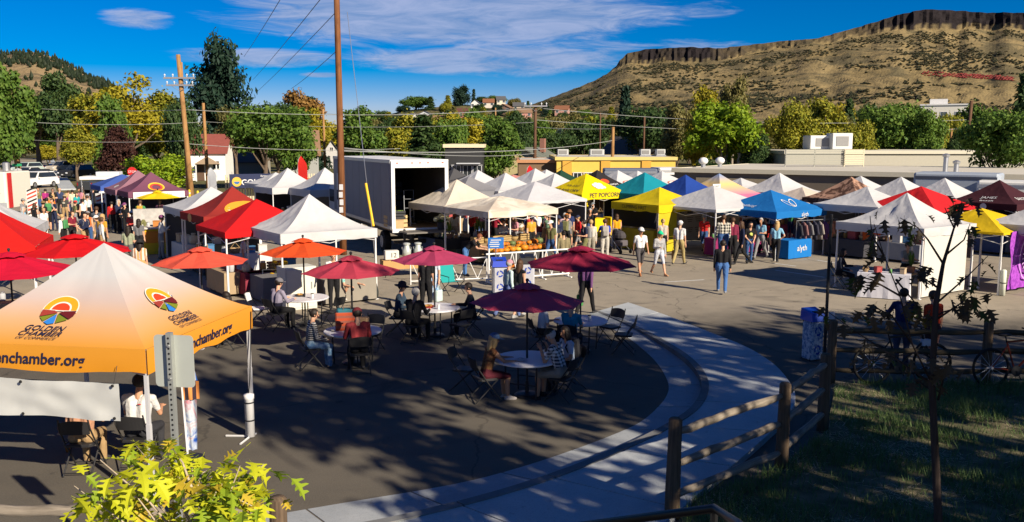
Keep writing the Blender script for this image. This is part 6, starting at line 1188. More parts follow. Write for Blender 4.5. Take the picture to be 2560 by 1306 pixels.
V_(1518, 498, 10, 'vendor with dark shirt inside the popcorn tent', 1.7, top=BLK, bottom=BLK, hair='dark')
V_(1236, 530, 130, 'person in maroon tee under the sagging canopy', 1.72, top=(.2, .01, .025), bottom=BLK, hair='dark', arms=('out', 'bend'))
V_(1258, 550, 30, 'vendor in pale grey tee behind the pumpkins', 1.66, top=(.4, .42, .42), bottom=JEAN, hair='brown', arms=('bend', 'bend'))
V_(1322, 532, 200, 'person in navy vest and red bag by the canopy leg', 1.72, top=(.03, .04, .1), bottom=(.1, .14, .2), hair='brown', pack=(.4, .03, .03))
V_(1342, 528, 190, 'woman in white top and bare legs by the canopy leg', 1.7, top=WHT, bottom=(.2, .1, .1), legs='bare', skirt=.2, fem=True, hair='dark')
V_(1136, 528, 160, 'woman with red hair and magenta clip beside the truck', 1.68, top=(.5, .46, .4), bottom=(.3, .25, .2), fem=True, hair='red', long=True)
V_(1222, 500, 20, 'customer in olive shirt at the produce tent', 1.72, top=(.14, .14, .07), bottom=BLK, hair='dark', sleeve='long')
V_(1600, 505, 0, 'vendor with long dark hair inside the yellow tent', 1.66, top=(.35, .3, .25), bottom=BLK, fem=True, hair='dark', long=True)
V_(2074, 527, 190, 'person in brown top and jeans at the clothing stall', 1.7, top=(.14, .07, .05), bottom=JEAN, sleeve='long', hair='brown', mid=True)
V_(2106, 523, 175, 'man in dark grey tee and tan shorts', 1.76, top=(.05, .05, .055), bottom=(.32, .2, .12), legs='short', hair='brown', mid=True, arms=('cross', 'cross'))
V_(2168, 545, 180, 'person in dark blue by the white steep tent', 1.7, top=(.03, .04, .09), bottom=(.08, .08, .1), hair='brown')
V_(2268, 606, 15, 'person in pale tee behind the jewellery table', 1.66, top=(.2, .22, .24), bottom=BLK, hair='dark', mid=True, arms=('table', 'table'), hat=('cap', (.05, .05, .05)))
V_(2262, 722, 165, 'cyclist in navy jacket standing behind the rail fence', 1.74, top=(.012, .02, .08), bottom=(.05, .06, .1), sleeve='long', hair='dark', mid=True, arms=('out', 'out'))
V_(2338, 728, 195, 'person in orange red shirt behind the rail fence', 1.72, top=(.5, .045, .015), bottom=(.06, .03, .03), legs='short', hair='brown', mid=True)
V_(1270, 646, 120, 'woman in pale blue top and pink cap walking past the bins', 1.66, top=(.44, .56, .56), bottom=(.1, .14, .3), sleeve='long', fem=True, hat=('cap', (.42, .2, .24)), hair='grey', pose='walk', mid=True, glasses=True)
V_(1297, 645, 140, 'woman in black tank top with long brown hair walking', 1.68, top=BLK, bottom=(.03, .03, .035), legs='bare', skirt=.3, sleeve='tank', fem=True, hair='brown', long=True, pose='walk2', mid=True, shoe=(.3, .3, .3))
V_(1083, 628, -30, 'woman in pale blue dress standing by the plum parasol', 1.7, top=(.46, .5, .6), bottom=PATT('tie', (.03, .15, .5), (.45, .52, .6), (.1, .3, .6), 9.0), skirt=.5, legs='bare', fem=True, hair='brown', mid=True, bag=('tote', (.4, .5, .5), 1), shoe=(.4, .3, .25))
V_(1064, 634, 160, 'man in black beside the woman in blue dress', 1.76, top=BLK, bottom=BLK, hair='dark', mid=True)
V_(1466, 634, 150, 'person in purple shirt carrying a green tote bag', 1.74, top=(.12, .05, .14), bottom=BLK, sleeve='long', hair='dark', pose='walk', mid=True, bag=('tote', (.05, .2, .06), 1), arms=('swing_b', 'carry'))
CN = [('red', (.45, .02, .02)), ('white', WHT), ('black', BLK), ('navy', NAVY), ('olive', (.14, .14, .06)), ('sky blue', (.2, .4, .55)), ('pink', (.5, .22, .28)), ('grey', (.2, .2, .21)), ('mustard', (.45, .25, .03)), ('plum', (.15, .04, .12)), ('green', (.05, .2, .07)), ('orange', (.5, .16, .02))]
rp = random.Random(4); seen_ = set()
for where, X0, X1, Y0, Y1, n_ in (('in the left street crowd', 40, 440, 462, 545, 34), ('in the middle lane', 1180, 1480, 500, 548, 20), ('among the right-hand stalls', 1600, 2300, 515, 552, 16)):
    for _ in range(n_):
        while True:
            (a, ca), (b2, cb), acc = rp.choice(CN), rp.choice(CN[2:5] + CN[7:8] + [('denim', JEAN), ('khaki', KHAKI)]), rp.choice(['', ' with cap', ' with backpack', ' with long hair'])
            lb = 'person in %s top and %s %s%s %s' % (a, b2, 'bottoms', acc, where)
            if lb not in seen_: break
        seen_.add(lb); hh = rp.uniform(1.58, 1.84); kw = {}
        if 'cap' in acc: kw['hat'] = ('cap', rp.choice(CN)[1])
        if 'backpack' in acc: kw['pack'] = rp.choice(CN)[1]
        V_(rp.uniform(X0, X1), rp.uniform(Y0, Y1), rp.uniform(0, 360), lb, hh, top=ca, bottom=cb, fem=rp.random() < .5, hair=rp.choice(['brown', 'dark', 'dark', 'blond', 'grey']), long='long hair' in acc, legs=rp.choice(['long', 'long', 'short']), sleeve=rp.choice(['short', 'short', 'long']), pose=rp.choice(['stand', 'stand', 'walk', 'walk2']), arms=(rp.choice(['down', 'bend', 'phone', 'hip']), rp.choice(['down', 'bend', 'down'])), skin=rp.choice([1, 1, 2]), **kw)
# bending and crouching
p = G(845, 760); person((p.x, p.y + .3), 60, 'person in teal tee crouching beside the maroon parasol', pose='crouch', top=PATT('tie', (.02, .3, .27), (.3, .5, .46), (.02, .22, .22), 6.0), bottom=(.03, .03, .04), legs='short', shoe=(.5, .45, .4), hair='dark', mid=True, h=1.72, arms=('out', 'out'), hat=('cap', (.1, .01, .01)))
p = G(1165, 690); person((p.x, p.y), 75, 'man in black tee and jeans bending over the produce', pose='bend', lean=48, top=BLK, bottom=(.06, .14, .32), hair='red', mid=True, h=1.76, arms=('out', 'out'), shoe=(.05, .05, .05))
# ---- seated
def sitter(key, label, **P):
    (x, y), yw = SEATS[key]; return person((x, y, -.045), yw, label, pose='sit', **P)
sitter('folding chair of the man in the checked shirt', 'man in checked shirt and khaki shorts eating at the nearest table', top=PATT('plaid', (.02, .025, .04), (.56, .56, .56), scale=16.0), bottom=(.2, .19, .16), legs='short', hat=('cap', (.025, .03, .025)), hair='grey', arms=('chin', 'chin'), fine=True, skin=2, h=1.8, shoe=(.03, .02, .02), lean=16, nod=16)
sitter('folding chair of the woman in the blue cap', 'woman in blue cap and brown floral top reaching over the table', top=PATT('blot', (.1, .035, .02), (.2, .1, .04), scale=16.0), bottom=(.07, .012, .02), legs='short', hat=('cap', (.06, .12, .26)), hair='blond', long=.15, fem=True, arms=('reach', 'reach'), fine=True, sleeve='half', h=1.68, lean=14, shoe=(.3, .28, .28), skin=2)
sitter('folding chair of the woman in pale blue tee', 'woman in pale blue tee with dark hair at the nearest table', top=(.36, .44, .56), bottom=(.02, .02, .025), hair='dark', long=True, fem=True, arms=('lap', 'lap'), fine=True, skin=2, h=1.66, pack=(.02, .02, .025))
sitter('folding chair of the person in teal polo', 'person in teal polo and white cap seated with back turned', top=(.02, .2, .3), bottom=(.03, .03, .04), hat=('cap', (.42, .44, .48)), hair='grey', arms=('table', 'chin'), fine=True, h=1.72, belly=True)
sitter('folding chair of the woman in white logo tee', 'woman in white logo tee and black trousers seated', top=(.55, .55, .58), bottom=BLK, hair='dark', fem=True, arms=('lap', 'table'), fine=True, h=1.68, print=('front', (.02, .02, .03), [(-.03, .32, .022, .03), (.03, .32, .022, .03), (0, .33, .018, .04), (0, .285, .05, .006), (0, .27, .045, .005)]))
sitter('folding chair of the man in red and blue hoodie', 'man in red and blue hoodie and cap with back turned', top=PATT('half', (.02, .03, .14), (.2, .025, .03), scale=.72), bottom=BLK, hat=('cap', (.12, .015, .02)), hair='dark', arms=('table', 'table'), sleeve='long', fine=True, h=1.8, wide=1.1, lean=14)
sitter('folding chair of the woman in striped top', 'woman in striped top and ripped jeans at the paper bag table', top=PATT('stripe', (.5, .48, .45), (.02, .02, .025), scale=22.0), bottom=PATT('blot', (.1, .2, .34), (.24, .34, .44), scale=9.0), hair='dark', bun=True, fem=True, arms=('lap', 'lap'), sleeve='long', fine=True, h=1.68, shoe=(.1, .08, .07))
sitter('folding chair of the person in black coat', 'person in black coat with grey hair at the plum table', top=BLK, bottom=BLK, hair='grey', sleeve='long', wide=1.2, arms=('table', 'table'), mid=True, h=1.74)
sitter('folding chair of the person in wide hat', 'person in dark wide hat at the plum parasol table', top=(.03, .05, .08), bottom=BLK, hat=('wide', (.03, .03, .035)), hair='dark', sleeve='long', arms=('table', 'table'), mid=True)
sitter('folding chair of the dark clothed person at right', 'person in dark coat on the plum table\'s right side', top=(.015, .02, .03), bottom=BLK, hair='dark', sleeve='long', arms=('table', 'lap'), mid=True)
sitter('folding chair of the person in grey hoodie', 'person in grey lilac hoodie at the orange parasol table', top=PATT('half', (.02, .02, .04), (.22, .2, .27), scale=.78), bottom=BLK, hair='dark', hat=('cap', (.12, .12, .14)), sleeve='long', wide=1.15, arms=('table', 'table'), mid=True)
sitter('folding chair of the woman in black with sunglasses', 'woman in black veil-like hair and sunglasses beside the printed tent', top=BLK, bottom=BLK, hair='dark', long=True, fem=True, glasses=True, sleeve='long', arms=('table', 'lap'), mid=True, turn=-50)
# two people inside the printed tent, on their chairs
for lb, px, py, yw, kw in (('man in white tee seated with his back to us', 352, 1165, 178, dict(top=(.5, .5, .5), bottom=(.03, .03, .035), hair='dark', wide=1.12, h=1.8, arms=('table', 'table'), fine=True, skin=2, print=('back', (.4, .05, .05), [(-.06, .38, .03, .01)]))), ('person in tan shirt seated behind the white banner', 212, 1178, 184, dict(top=(.36, .19, .12), bottom=KHAKI, hair='grey', wide=1.1, h=1.72, arms=('table', 'lap'), fine=True))):
    p = G(px, py); chair((p.x, p.y), yw, 'folding chair of the ' + lb.split(' seated')[0]); person((p.x, p.y, -.045), yw, lb, pose='sit', **kw)
p = G(2095, 722); chair((p.x, p.y), 60, 'folding chair left of the jewellery table'); person((p.x, p.y, -.045), 60, 'person in dark clothes seated by the jewellery table', pose='sit', top=(.02, .025, .04), bottom=BLK, hair='dark', long=True, sleeve='long', arms=('lap', 'table'), mid=True)
finish_people()
# ================================================================ BOOTHS
SHORT = dict(center='clean white tent', t3='large right-hand white tent', yr='right yellow tent', redr='red right-hand tent', w7='steep white tent', mar='maroon lettered tent', w9='food trailer tent', w10='white tent above the red one', w11='half hidden white tent', brown='brown patterned tent', cream='low cream tent', w14='white tent above the cream one', w16='small white tent', rain='pastel tent', navy='deep blue tent', teal='teal tent', pop='popcorn tent', blk='black tent', grn='dark green tent', c1='flag tent', c3='white tent left of popcorn', c4='low wide white tent', c5='white tent above the produce', c6='white tent right of the truck', gry='grey tent', mrn='sunrise emblem tent', lw='white left tent', red='plain red tent', pu1='mauve tent', pu2='purple ring emblem tent', wl1='tent by the GOLDEN banner', wl3='tent cut by the truck', lred='left edge red tent', pr1='stained produce tent')
rb = random.Random(21)
CL = [((.05, .05, .06), 'black'), ((.5, .5, .5), 'white'), ((.06, .09, .2), 'navy'), ((.2, .03, .05), 'maroon'), ((.32, .24, .15), 'tan'), ((.1, .12, .1), 'dark green'), ((.25, .26, .28), 'grey')]
GOODS = [('crate', (.3, .19, .09), 'wooden'), ('box', (.4, .3, .2), 'cardboard'), ('basket', (.3, .2, .1), 'woven'), ('jar', (.4, .2, .05), 'amber'), ('tin', (.35, .36, .38), 'silver'), ('box', (.3, .05, .05), 'red'), ('box', (.05, .15, .3), 'blue'), ('sack', (.45, .4, .3), 'cream'), ('jar', (.1, .25, .08), 'green'), ('box', (.5, .48, .45), 'white')]
def cloth_table(loc, rz, w, dep, h, col, label, drop=.66, mat=None):
    t = thing('stall_table', label, 'table', loc, rz); m = MB(); n_ = 10; vs = []; m.rbox((0, 0, h - .01), (w, dep, .03), .02); m.build('tabletop', M((.5, .5, .5)), t)
    m = MB(); per = []
    for i in range(n_): per.append((-w / 2 + w * i / n_, -dep / 2))
    for i in range(4): per.append((w / 2, -dep / 2 + dep * i / 4))
    for i in range(n_): per.append((w / 2 - w * i / n_, dep / 2))
    for i in range(4): per.append((-w / 2, dep / 2 - dep * i / 4))
    N = len(per)
    for k, z in enumerate((h + .012, h - drop * .5, h - drop)):
        for i, (x, y) in enumerate(per): f = 1.012 + k * .012 + (.018 * k * math.sin(i * 2.3)) ; vs.append((x * f, y * (f + .02 * k), z))
    m.add(vs, [tuple(range(N))] + [(k * N + i, k * N + (i + 1) % N, (k + 1) * N + (i + 1) % N, (k + 1) * N + i) for k in range(2) for i in range(N)]); m.build('tablecloth', mat or M(col, .85, .12, 4, spec=.1), t)
    for sx_ in (-1, 1):
        for sy_ in (-1, 1): m = MB(); m.tube([(sx_ * (w / 2 - .08), sy_ * (dep / 2 - .08), 0), (sx_ * (w / 2 - .08), sy_ * (dep / 2 - .08), h - .02)], .015, 5); m.build('leg', DKMET, t)
    return t
GN = {}
def good(kind, col, loc, rz, label, s=1.0):
    t = thing(kind, label, kind, loc, rz); m = MB(); mt = M(col, .7, .2, 12)
    if kind == 'crate':
        for z in (.04, .12, .2):
            for y in (-.12, .12): m.box((0, y * s, z * s), (.4 * s, .015, .06 * s))
            for x in (-.2, .2): m.box((x * s, 0, z * s), (.015, .24 * s, .06 * s))
        m.box((0, 0, .01), (.4 * s, .24 * s, .015)); m.build('slats', mt, t); m = MB(); [m.ball((rb.uniform(-.14, .14) * s, rb.uniform(-.08, .08) * s, .19 * s), .05 * s, 7, 5) for _ in range(9)]; o = m.build('produce', M(rb.choice([(.4, .05, .02), (.15, .25, .04), (.5, .25, .02)]), .5, .2), t, True); o['kind'] = 'stuff'
    elif kind in ('jar', 'tin'):
        m.lathe([(.06 * s, 0), (.07 * s, .02), (.07 * s, .16 * s), (.05 * s, .19 * s)], 10); m.build('body', mt, t, True); m = MB(); m.lathe([(.056 * s, .19 * s), (.056 * s, .22 * s)], 10); m.build('lid', STEEL, t)
    elif kind == 'basket': m.lathe([(.1 * s, 0), (.15 * s, .08), (.16 * s, .15 * s), (.14 * s, .15 * s), (.1 * s, .03)], 12); m.build('body', mt, t); m = MB(); m.tube([(-.14 * s, 0, .14 * s), (0, 0, .32 * s), (.14 * s, 0, .14 * s)], .012, 5); m.build('handle', mt, t)
    elif kind == 'sack': m.lathe([(.1 * s, 0), (.14 * s, .08 * s), (.13 * s, .22 * s), (.05 * s, .27 * s), (.07 * s, .32 * s)], 10); m.build('body', mt, t, True); m = MB(); m.lathe([(.055 * s, .262 * s), (.055 * s, .28 * s)], 8); m.build('tie', BLACK, t)
    else: m.rbox((0, 0, .12 * s), (.3 * s, .22 * s, .24 * s), .015); m.build('body', mt, t); m = MB(); m.rbox((0, 0, .25 * s), (.32 * s, .24 * s, .03), .01); m.build('lid', M(tuple(c * .8 for c in col), .7, .2, 12), t)
    return t
cnt = {}
def uniq(lb):
    cnt[lb] = cnt.get(lb, 0) + 1; k = cnt[lb]
    return lb if k == 1 else ['', '', 'second ', 'third ', 'fourth ', 'fifth ', 'sixth ', 'seventh '][min(k, 7)] + lb
for k, sh in SHORT.items():
    T = TENTS[k]; X = T['o'].matrix_basis; L = T['L']; h = L / 2
    if k not in ('center', 't3', 'yr', 'lred', 'pr1', 'red', 'mrn', 'pop'):
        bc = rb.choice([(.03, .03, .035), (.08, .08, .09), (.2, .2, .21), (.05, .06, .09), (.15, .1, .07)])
        for sd_ in (1, 2): m = MB(); a = sd_ * math.pi / 2; q = lambda x, z: (x * math.cos(a) + h * .97 * math.sin(a), x * math.sin(a) - h * .97 * math.cos(a), z); m.add([q(-h * .97, .1), q(h * .97, .1), q(h * .97, T['ze'] - .03), q(-h * .97, T['ze'] - .03)], [(0, 1, 2, 3)]); m.build('shade_sheet', M(bc, .85, .15, 2, spec=.1), T['o'])  # dark sheets added to stand for interior shade and hide the legs
    for sd_ in ((0, 3) if T['P'].y < 50 else (0,)):
        if k in ('t3', 'yr', 'center', 'pop') : continue
        a = T['yaw'] + sd_ * math.pi / 2; cc_, cn_ = rb.choice(CL); p = X @ Vector((h * .72 * math.sin(sd_ * math.pi / 2), -h * .72 * math.cos(sd_ * math.pi / 2), 0)); cloth_table(p, a, min(1.9, L * .6), .65, .76, cc_, uniq('%s clothed stall table, %s side, under the %s' % (cn_, 'right' if sd_ == 0 else 'left', sh)))
        for i in range(4 if T['P'].y < 45 else 2):
            kd, gc, gn = rb.choice(GOODS); q = Matrix.Rotation(a, 3, 'Z') @ Vector((-.7 + .46 * i + rb.uniform(-.08, .08), rb.uniform(-.1, .12), .775)); good(kd, gc, (p.x + q.x, p.y + q.y, q.z), a + rb.uniform(-.3, .3), uniq('%s %s on the %s side table under the %s' % (gn, kd, 'right' if sd_ == 0 else 'left', sh)), rb.uniform(.9, 1.4))
def at_tent(k, x, y, z=0.0): return TENTS[k]['o'].matrix_basis @ Vector((x, y, z))
# popcorn tent: yellow counters and hanging goods
for i, (x, y, rz) in enumerate(((-.6, -1.3, 0), (.9, -1.3, 0))): cloth_table(at_tent('pop', x, y), R(TYAW), 1.1, .6, .95, (.62, .44, .01), ['left', 'right'][i] + ' yellow counter of the popcorn tent', .9)
t = thing('display_rack', 'rack of hanging bags at the back of the popcorn tent', 'rack', at_tent('pop', .3, .9), R(TYAW)); m = MB(); m.tube([(-1.0, 0, 0), (-1.0, 0, 1.9), (1.0, 0, 1.9), (1.0, 0, 0)], .02, 6); m.build('frame', DKMET, t)
for i in range(9): m = MB(); m.rbox((-.9 + .22 * i, -.02, 1.62), (.15, .05, .4), .02); m.build('bag', M(rb.choice([(.05, .05, .06), (.4, .3, .1), (.3, .05, .05), (.1, .1, .15), (.45, .45, .4)])), t)
# the wide white tent: picture panels, purple tables
T = TENTS['low']; h = T['L'] / 2; PAN = M((.42, .36, .27), .7, .08, 2); PIC = [M(c, .6, .5, 6) for c in ((.1, .06, .04), (.3, .18, .1), (.08, .08, .1), (.35, .12, .08), (.12, .1, .06))]
for i, (sd_, w) in enumerate(((2, 1.0), (1, 1.0))):
    t = thing('picture_panel', ['left', 'right'][i] + ' information wall with food pictures in the wide white tent', 'display panel', at_tent('low', 0, 0), T['yaw'] + (0 if sd_ == 2 else -math.pi / 2)); m = MB(); m.box((0, h * .93, 1.2), (T['L'] * .93, .03, 1.75)); m.build('panel', PAN, t)
    for r_ in range(3):
        for c_ in range(6):
            if rb.random() < .45: m = MB(); ww, hh = rb.uniform(.2, .38), rb.uniform(.18, .4); m.box((-1.35 + .54 * c_, h * .93 - .022, 1.75 - .48 * r_), (ww, .01, hh)); m.build('picture', rb.choice(PIC), t)
            else:
                for q in range(3): m = MB(); m.box((-1.35 + .54 * c_, h * .93 - .02, 1.85 - .48 * r_ - .09 * q), (.4 - .07 * q, .008, .025)); m.build('text_line', M((.08, .06, .05)), t)
for i in range(3): cloth_table(at_tent('low', -1.0 + 1.05 * i, -1.25), T['yaw'], 1.0, .6, .78, (.2, .02, .09) if i != 1 else (.02, .02, .025), ['left purple', 'middle black', 'right purple'][i] + ' covered table of the picture booth', .7)
for i in range(7): kd, gc, gn = rb.choice(GOODS); q = at_tent('low', -1.35 + .42 * i, -1.2 + rb.uniform(-.1, .1), .8); good(kd, gc, q, rb.random(), uniq('%s %s on the picture booth tables' % (gn, kd)), .8)
# yellow tent: olive counter, dark sheet added to stand for the shade inside
cloth_table(at_tent('yel', -1.15, .1), T['yaw'] - math.pi / 2, 2.5, .6, .95, (.3, .24, .02), 'long olive yellow counter with newspapers under the yellow tent', .92)
for i in range(6): t = thing('magazine', uniq('folded magazine on the olive yellow counter'), 'magazine', at_tent('yel', -1.15 + rb.uniform(-.12, .12), -.9 + .36 * i, .965), rb.random(), 'magazines on the yellow counter'); t['label'] = 'folded magazine lying on the olive yellow counter'; m = MB(); m.rbox((0, 0, .008), (.24, .32, .015), .01); m.build('cover', M(rb.choice([(.45, .4, .33), (.3, .2, .1), (.15, .15, .16)]), .5, .3, 9), t)
m = MB(); m.add([(-1.5, 1.5, .1), (1.5, 1.5, .1), (1.5, 1.5, 2.1), (-1.5, 1.5, 2.1)], [(0, 1, 2, 3)]); m.build('shade_sheet', M((.05, .05, .06)), TENTS['yel']['o'])
m = MB(); m.box((-.95, -1.5, 1.05), (1.1, .02, 2.0)); m.build('side_wall', FAB((.5, .4, .02)), TENTS['yel']['o'])
# bright blue tent: covered table with name, clothing rack
t = cloth_table(at_tent('blue', -.3, -1.5), R(TYAW), 1.5, .7, .78, (.01, .13, .4), 'blue covered table lettered alyth under the bright blue tent', .74)
letter('alyth', .34, WT, t, MX((.1, -.385, .33), R(90)))
def clothes_rack(loc, rz, label, cols):
    t = thing('clothes_rack', label, 'clothes rack', loc, rz); w = .28 * len(cols) * .5; m = MB(); m.tube([(-w, 0, .05), (-w, 0, 1.55), (w, 0, 1.55), (w, 0, .05)], .018, 6); m.tube([(-w, -.28, .04), (-w, .28, .04)], .018, 5); m.tube([(w, -.28, .04), (w, .28, .04)], .018, 5); m.build('frame', STEEL, t)
    for i, c in enumerate(cols):
        x = -w + .1 + (2 * w - .2) * i / max(1, len(cols) - 1); m = MB(); m.lathe([(.2, .72), (.19, .95), (.2, 1.3), (.12, 1.42), (.05, 1.47)], 10, MX((x, 0, 0), 0, 0, 0, (.35, 1, 1))); g = m.build('garment', M(c, .85, .15, 8), t, True); m = MB(); [m.tube([(x, s * .16, 1.36), (x, s * .27, .95)], .045, 6) for s in (-1, 1)]; m.build('sleeves', M(c, .85, .15, 8), g); m = MB(); m.tube([(x, 0, 1.47), (x, .02, 1.55)], .006, 4); m.build('hanger', STEEL, g)
    return t
clothes_rack(at_tent('blue', .9, -1.75), R(TYAW - 10), 'clothes rack with a coral jacket beside the blue table', [(.03, .03, .04), (.2, .1, .1), (.14, .14, .15), (.03, .03, .05), (.25, .22, .2), (.08, .03, .1), (.55, .2, .1), (.55, .2, .1)])
clothes_rack(at_tent('blue', -.2, .6), R(TYAW), 'dark clothes rack inside the bright blue tent', [(.02, .02, .03), (.03, .03, .05), (.1, .1, .11), (.02, .02, .02), (.04, .04, .06), (.02, .02, .03)])
clothes_rack(at_tent('w7', .2, .3), R(TYAW), 'clothes rack inside the steep white tent', [(.3, .05, .05), (.05, .1, .2), (.3, .3, .3), (.1, .1, .1), (.4, .15, .02)])
# large right tent: jewellery table, plants, display
t = cloth_table(at_tent('t3', -2.0, -.6), T['yaw'] - math.pi / 2 + .5, 1.5, .7, .76, (.5, .5, .56), 'white clothed jewellery table left of the large white tent', .74)
for i in range(4): kd, gc, gn = GOODS[(i * 3 + 2) % 10]; p = t.matrix_basis @ Vector((-.55 + .36 * i, 0, .775)); good(kd, gc, p, .3 * i, uniq('%s %s on the jewellery table' % (gn, kd)), .7)
def plant(loc, label, h=.6, col=((.03, .09, .02), (.09, .18, .03)), n=26, r=.18, pot=(.3, .14, .08)):
    t = thing('potted_plant', label, 'plant', loc); m = MB(); m.lathe([(.09, 0), (.13, .18), (.14, .2), (.11, .19)], 12); m.build('pot', M(pot, .8), t); m = MB(); rq = random.Random(len(label))
    for i in range(n): a = rq.uniform(0, 6.28); e = rq.uniform(.2, 1); tip = Vector((r * e * math.cos(a), r * e * math.sin(a), .2 + h * rq.uniform(.4, 1))); mid = tip * .6 + Vector((0, 0, .1)); sd_ = Vector((-math.sin(a), math.cos(a), 0)) * .03; m.add([(0, 0, .18), mid - sd_, tip, mid + sd_], [(0, 1, 2, 3)])
    m.build('leaves', LEAF(*col), t); return t
plant(at_tent('t3', -1.2, -1.0, .75), 'bushy green plant by the large white tent\'s leg', .5); t = thing('plant_stand', 'wooden plant stand beside the large white tent\'s leg', 'stand', at_tent('t3', -1.2, -1.0), R(TYAW)); m = MB(); m.box((0, 0, .73), (.5, .4, .03)); m.build('top', M((.3, .2, .1)), t)
for x in (-.2, .2):
    for y in (-.15, .15): m = MB(); m.box((x, y, .36), (.03, .03, .71)); m.build('leg', M((.3, .2, .1)), t)
t = thing('orange_flag', 'orange and red pennant hanging inside the large white tent', 'pennant', at_tent('t3', .2, 1.3, 1.7), R(TYAW)); m = MB(); m.add([(-.6, 0, .2), (.6, 0, .2), (.5, .02, -.15), (0, .03, -.05), (-.5, .02, -.2)], [(0, 1, 2, 3, 4)]); m.build('cloth', M((.6, .1, .02)), t)
# purple tapestry on the right yellow tent
t = thing('tapestry', 'purple tapestry with large sun mandala at the right edge', 'tapestry', at_tent('yr', -.15, -1.6, 0), R(TYAW)); m = MB(); nx = 16; vs = [(-.95 + 2.1 * i / nx, .04 * math.sin(i * 1.1 + j), 2.0 - 1.85 * j / 8) for j in range(9) for i in range(nx + 1)]; m.add(vs, [(j * (nx + 1) + i, j * (nx + 1) + i + 1, (j + 1) * (nx + 1) + i + 1, (j + 1) * (nx + 1) + i) for j in range(8) for i in range(nx)]); m.build('cloth', PATT('blot', (.3, .06, .42), (.2, .035, .3), scale=7.0), t, True)
def flatart(parent, vf, mat, x0, z0, y, name): m = MB(); m.add([(x0 + p[0], y, z0 + p[1]) for p in vf[0]], vf[1]); return m.build(name, mat, parent)
PLI, DPU = M((.42, .25, .5)), M((.05, .01, .08))
flatart(t, disc(.72, 30, .8, 1, 0, 0, .66), PLI, .1, 1.1, -.055, 'ring'); flatart(t, disc(.5, 28, .8, 1, 0, 0, .44), DPU, .1, 1.1, -.055, 'ring'); flatart(t, disc(.34, 24, .8, 1), M((.3, .05, .36)), .1, 1.1, -.055, 'disc')
for k in range(18):
    a = 2 * math.pi * k / 18; v, f = disc(.09, 5, .35, 1); flatart(t, ([(.43 * .8 * math.cos(a) + x * math.sin(a) * .8 + y * math.cos(a) * .8, .43 * math.sin(a) - x * math.cos(a) + y * math.sin(a)) for x, y in v], f), PLI, .1, 1.1, -.06, 'petal')
# weight tubes on the right yellow tent leg
t = thing('tent_weight', 'white tube weight on the right yellow tent\'s front leg', 'weight', at_tent('yr', -1.5, -1.62)); m = MB(); m.lathe([(.02, .02), (.085, .02), (.085, .8), (.05, .84)], 12); m.build('tube', M((.55, .58, .5), .5), t, True); m = MB(); m.lathe([(.09, .4), (.092, .4), (.092, .43), (.09, .43)], 12); m.build('strap', BLACK, t)
# ================================================================ MARKET PROPS
# pumpkins on and under the produce tables
def pumpkin_mesh(seed):
    rq = random.Random(seed); m = MB(); n_, k = 18, 7; vs = []
    for i in range(k + 1):
        t_ = math.pi * i / k
        for j in range(n_): a = 2 * math.pi * j / n_; r = math.sin(t_) * (1 - .1 * abs(math.cos(a * 4.5))) ; vs.append((r * math.cos(a) * .5, r * math.sin(a) * .5, .4 + .4 * math.cos(t_) * (1 - .25 * (1 - math.sin(t_)))))
    m.add(vs, [(i * n_ + j, i * n_ + (j + 1) % n_, (i + 1) * n_ + (j + 1) % n_, (i + 1) * n_ + j) for i in range(k) for j in range(n_)]); return m
pm0 = pumpkin_mesh(1).build('flesh', M((.5, .17, .01), .5, .2, 3), None, True); PME = pm0.data; bpy.data.objects.remove(pm0); ms = MB(); ms.tube([(0, 0, .66), (.02, .02, .8), (.07, .04, .92)], [.09, .05, .06], 6); st_ = ms.build('s', M((.16, .14, .05), .9)); SME = st_.data; bpy.data.objects.remove(st_)
PCOL = [((.55, .19, .01), 'bright orange'), ((.42, .12, .012), 'deep orange'), ((.58, .33, .04), 'pale yellow'), ((.1, .14, .05), 'green striped'), ((.5, .42, .3), 'cream white')]
pn = 0
def pumpkin(loc, d, ci, label, sq=1.0, group=None):
    t = thing('pumpkin', label, 'pumpkin', loc, rb.uniform(0, 6), group); o = mesh_obj('flesh', PME, t); o.scale = (d, d, d * sq); o.material_slots[0].link = 'OBJECT'; o.material_slots[0].material = M(PCOL[ci][0], .5, .2, 3); o = mesh_obj('stem', SME, t); o.scale = (d, d, d * sq); return t
pt = TENTS['pr2']['o']
cloth_table(at_tent('pr2', .2, -1.0), R(TYAW), 2.6, .9, .55, (.05, .05, .05), 'low black pumpkin table under the sagging canopy', .5); cloth_table(at_tent('pr2', .2, .2), R(TYAW), 2.6, .8, .8, (.2, .14, .08), 'rear brown produce table under the sagging canopy', .7)
for i in range(40):
    row, c = divmod(i, 10); y = (-1.35, -1.05, -.8, -1.75)[row]; z = (.565, .565, .72, 0)[row]; ci = rb.choice([0, 0, 1, 1, 2, 3]); d = rb.uniform(.26, .36) if row < 3 else rb.uniform(.32, .44)
    x = -1.15 + .27 * c + rb.uniform(-.04, .04) + (.12 if row == 2 else 0) + (.15 if row == 3 else 0)
    if row == 3 and c > 7: continue
    pumpkin(at_tent('pr2', x, y, z), d, ci, '%s pumpkin %s' % (PCOL[ci][1], ['in the front row on the low black table', 'in the middle row on the low black table', 'heaped at the back of the low black table', 'on the ground before the low black table'][row]), rb.uniform(.75, 1.05), PCOL[ci][1] + ' pumpkins ' + ['front row', 'middle row', 'heap', 'ground'][row])
for i in range(6): kd = ['crate', 'basket', 'crate', 'crate', 'basket', 'crate'][i]; good(kd, (.35, .24, .1), at_tent('pr2', -1.0 + .45 * i, .15, .815), R(TYAW), uniq('%s of produce on the rear brown table' % kd), 1.1)
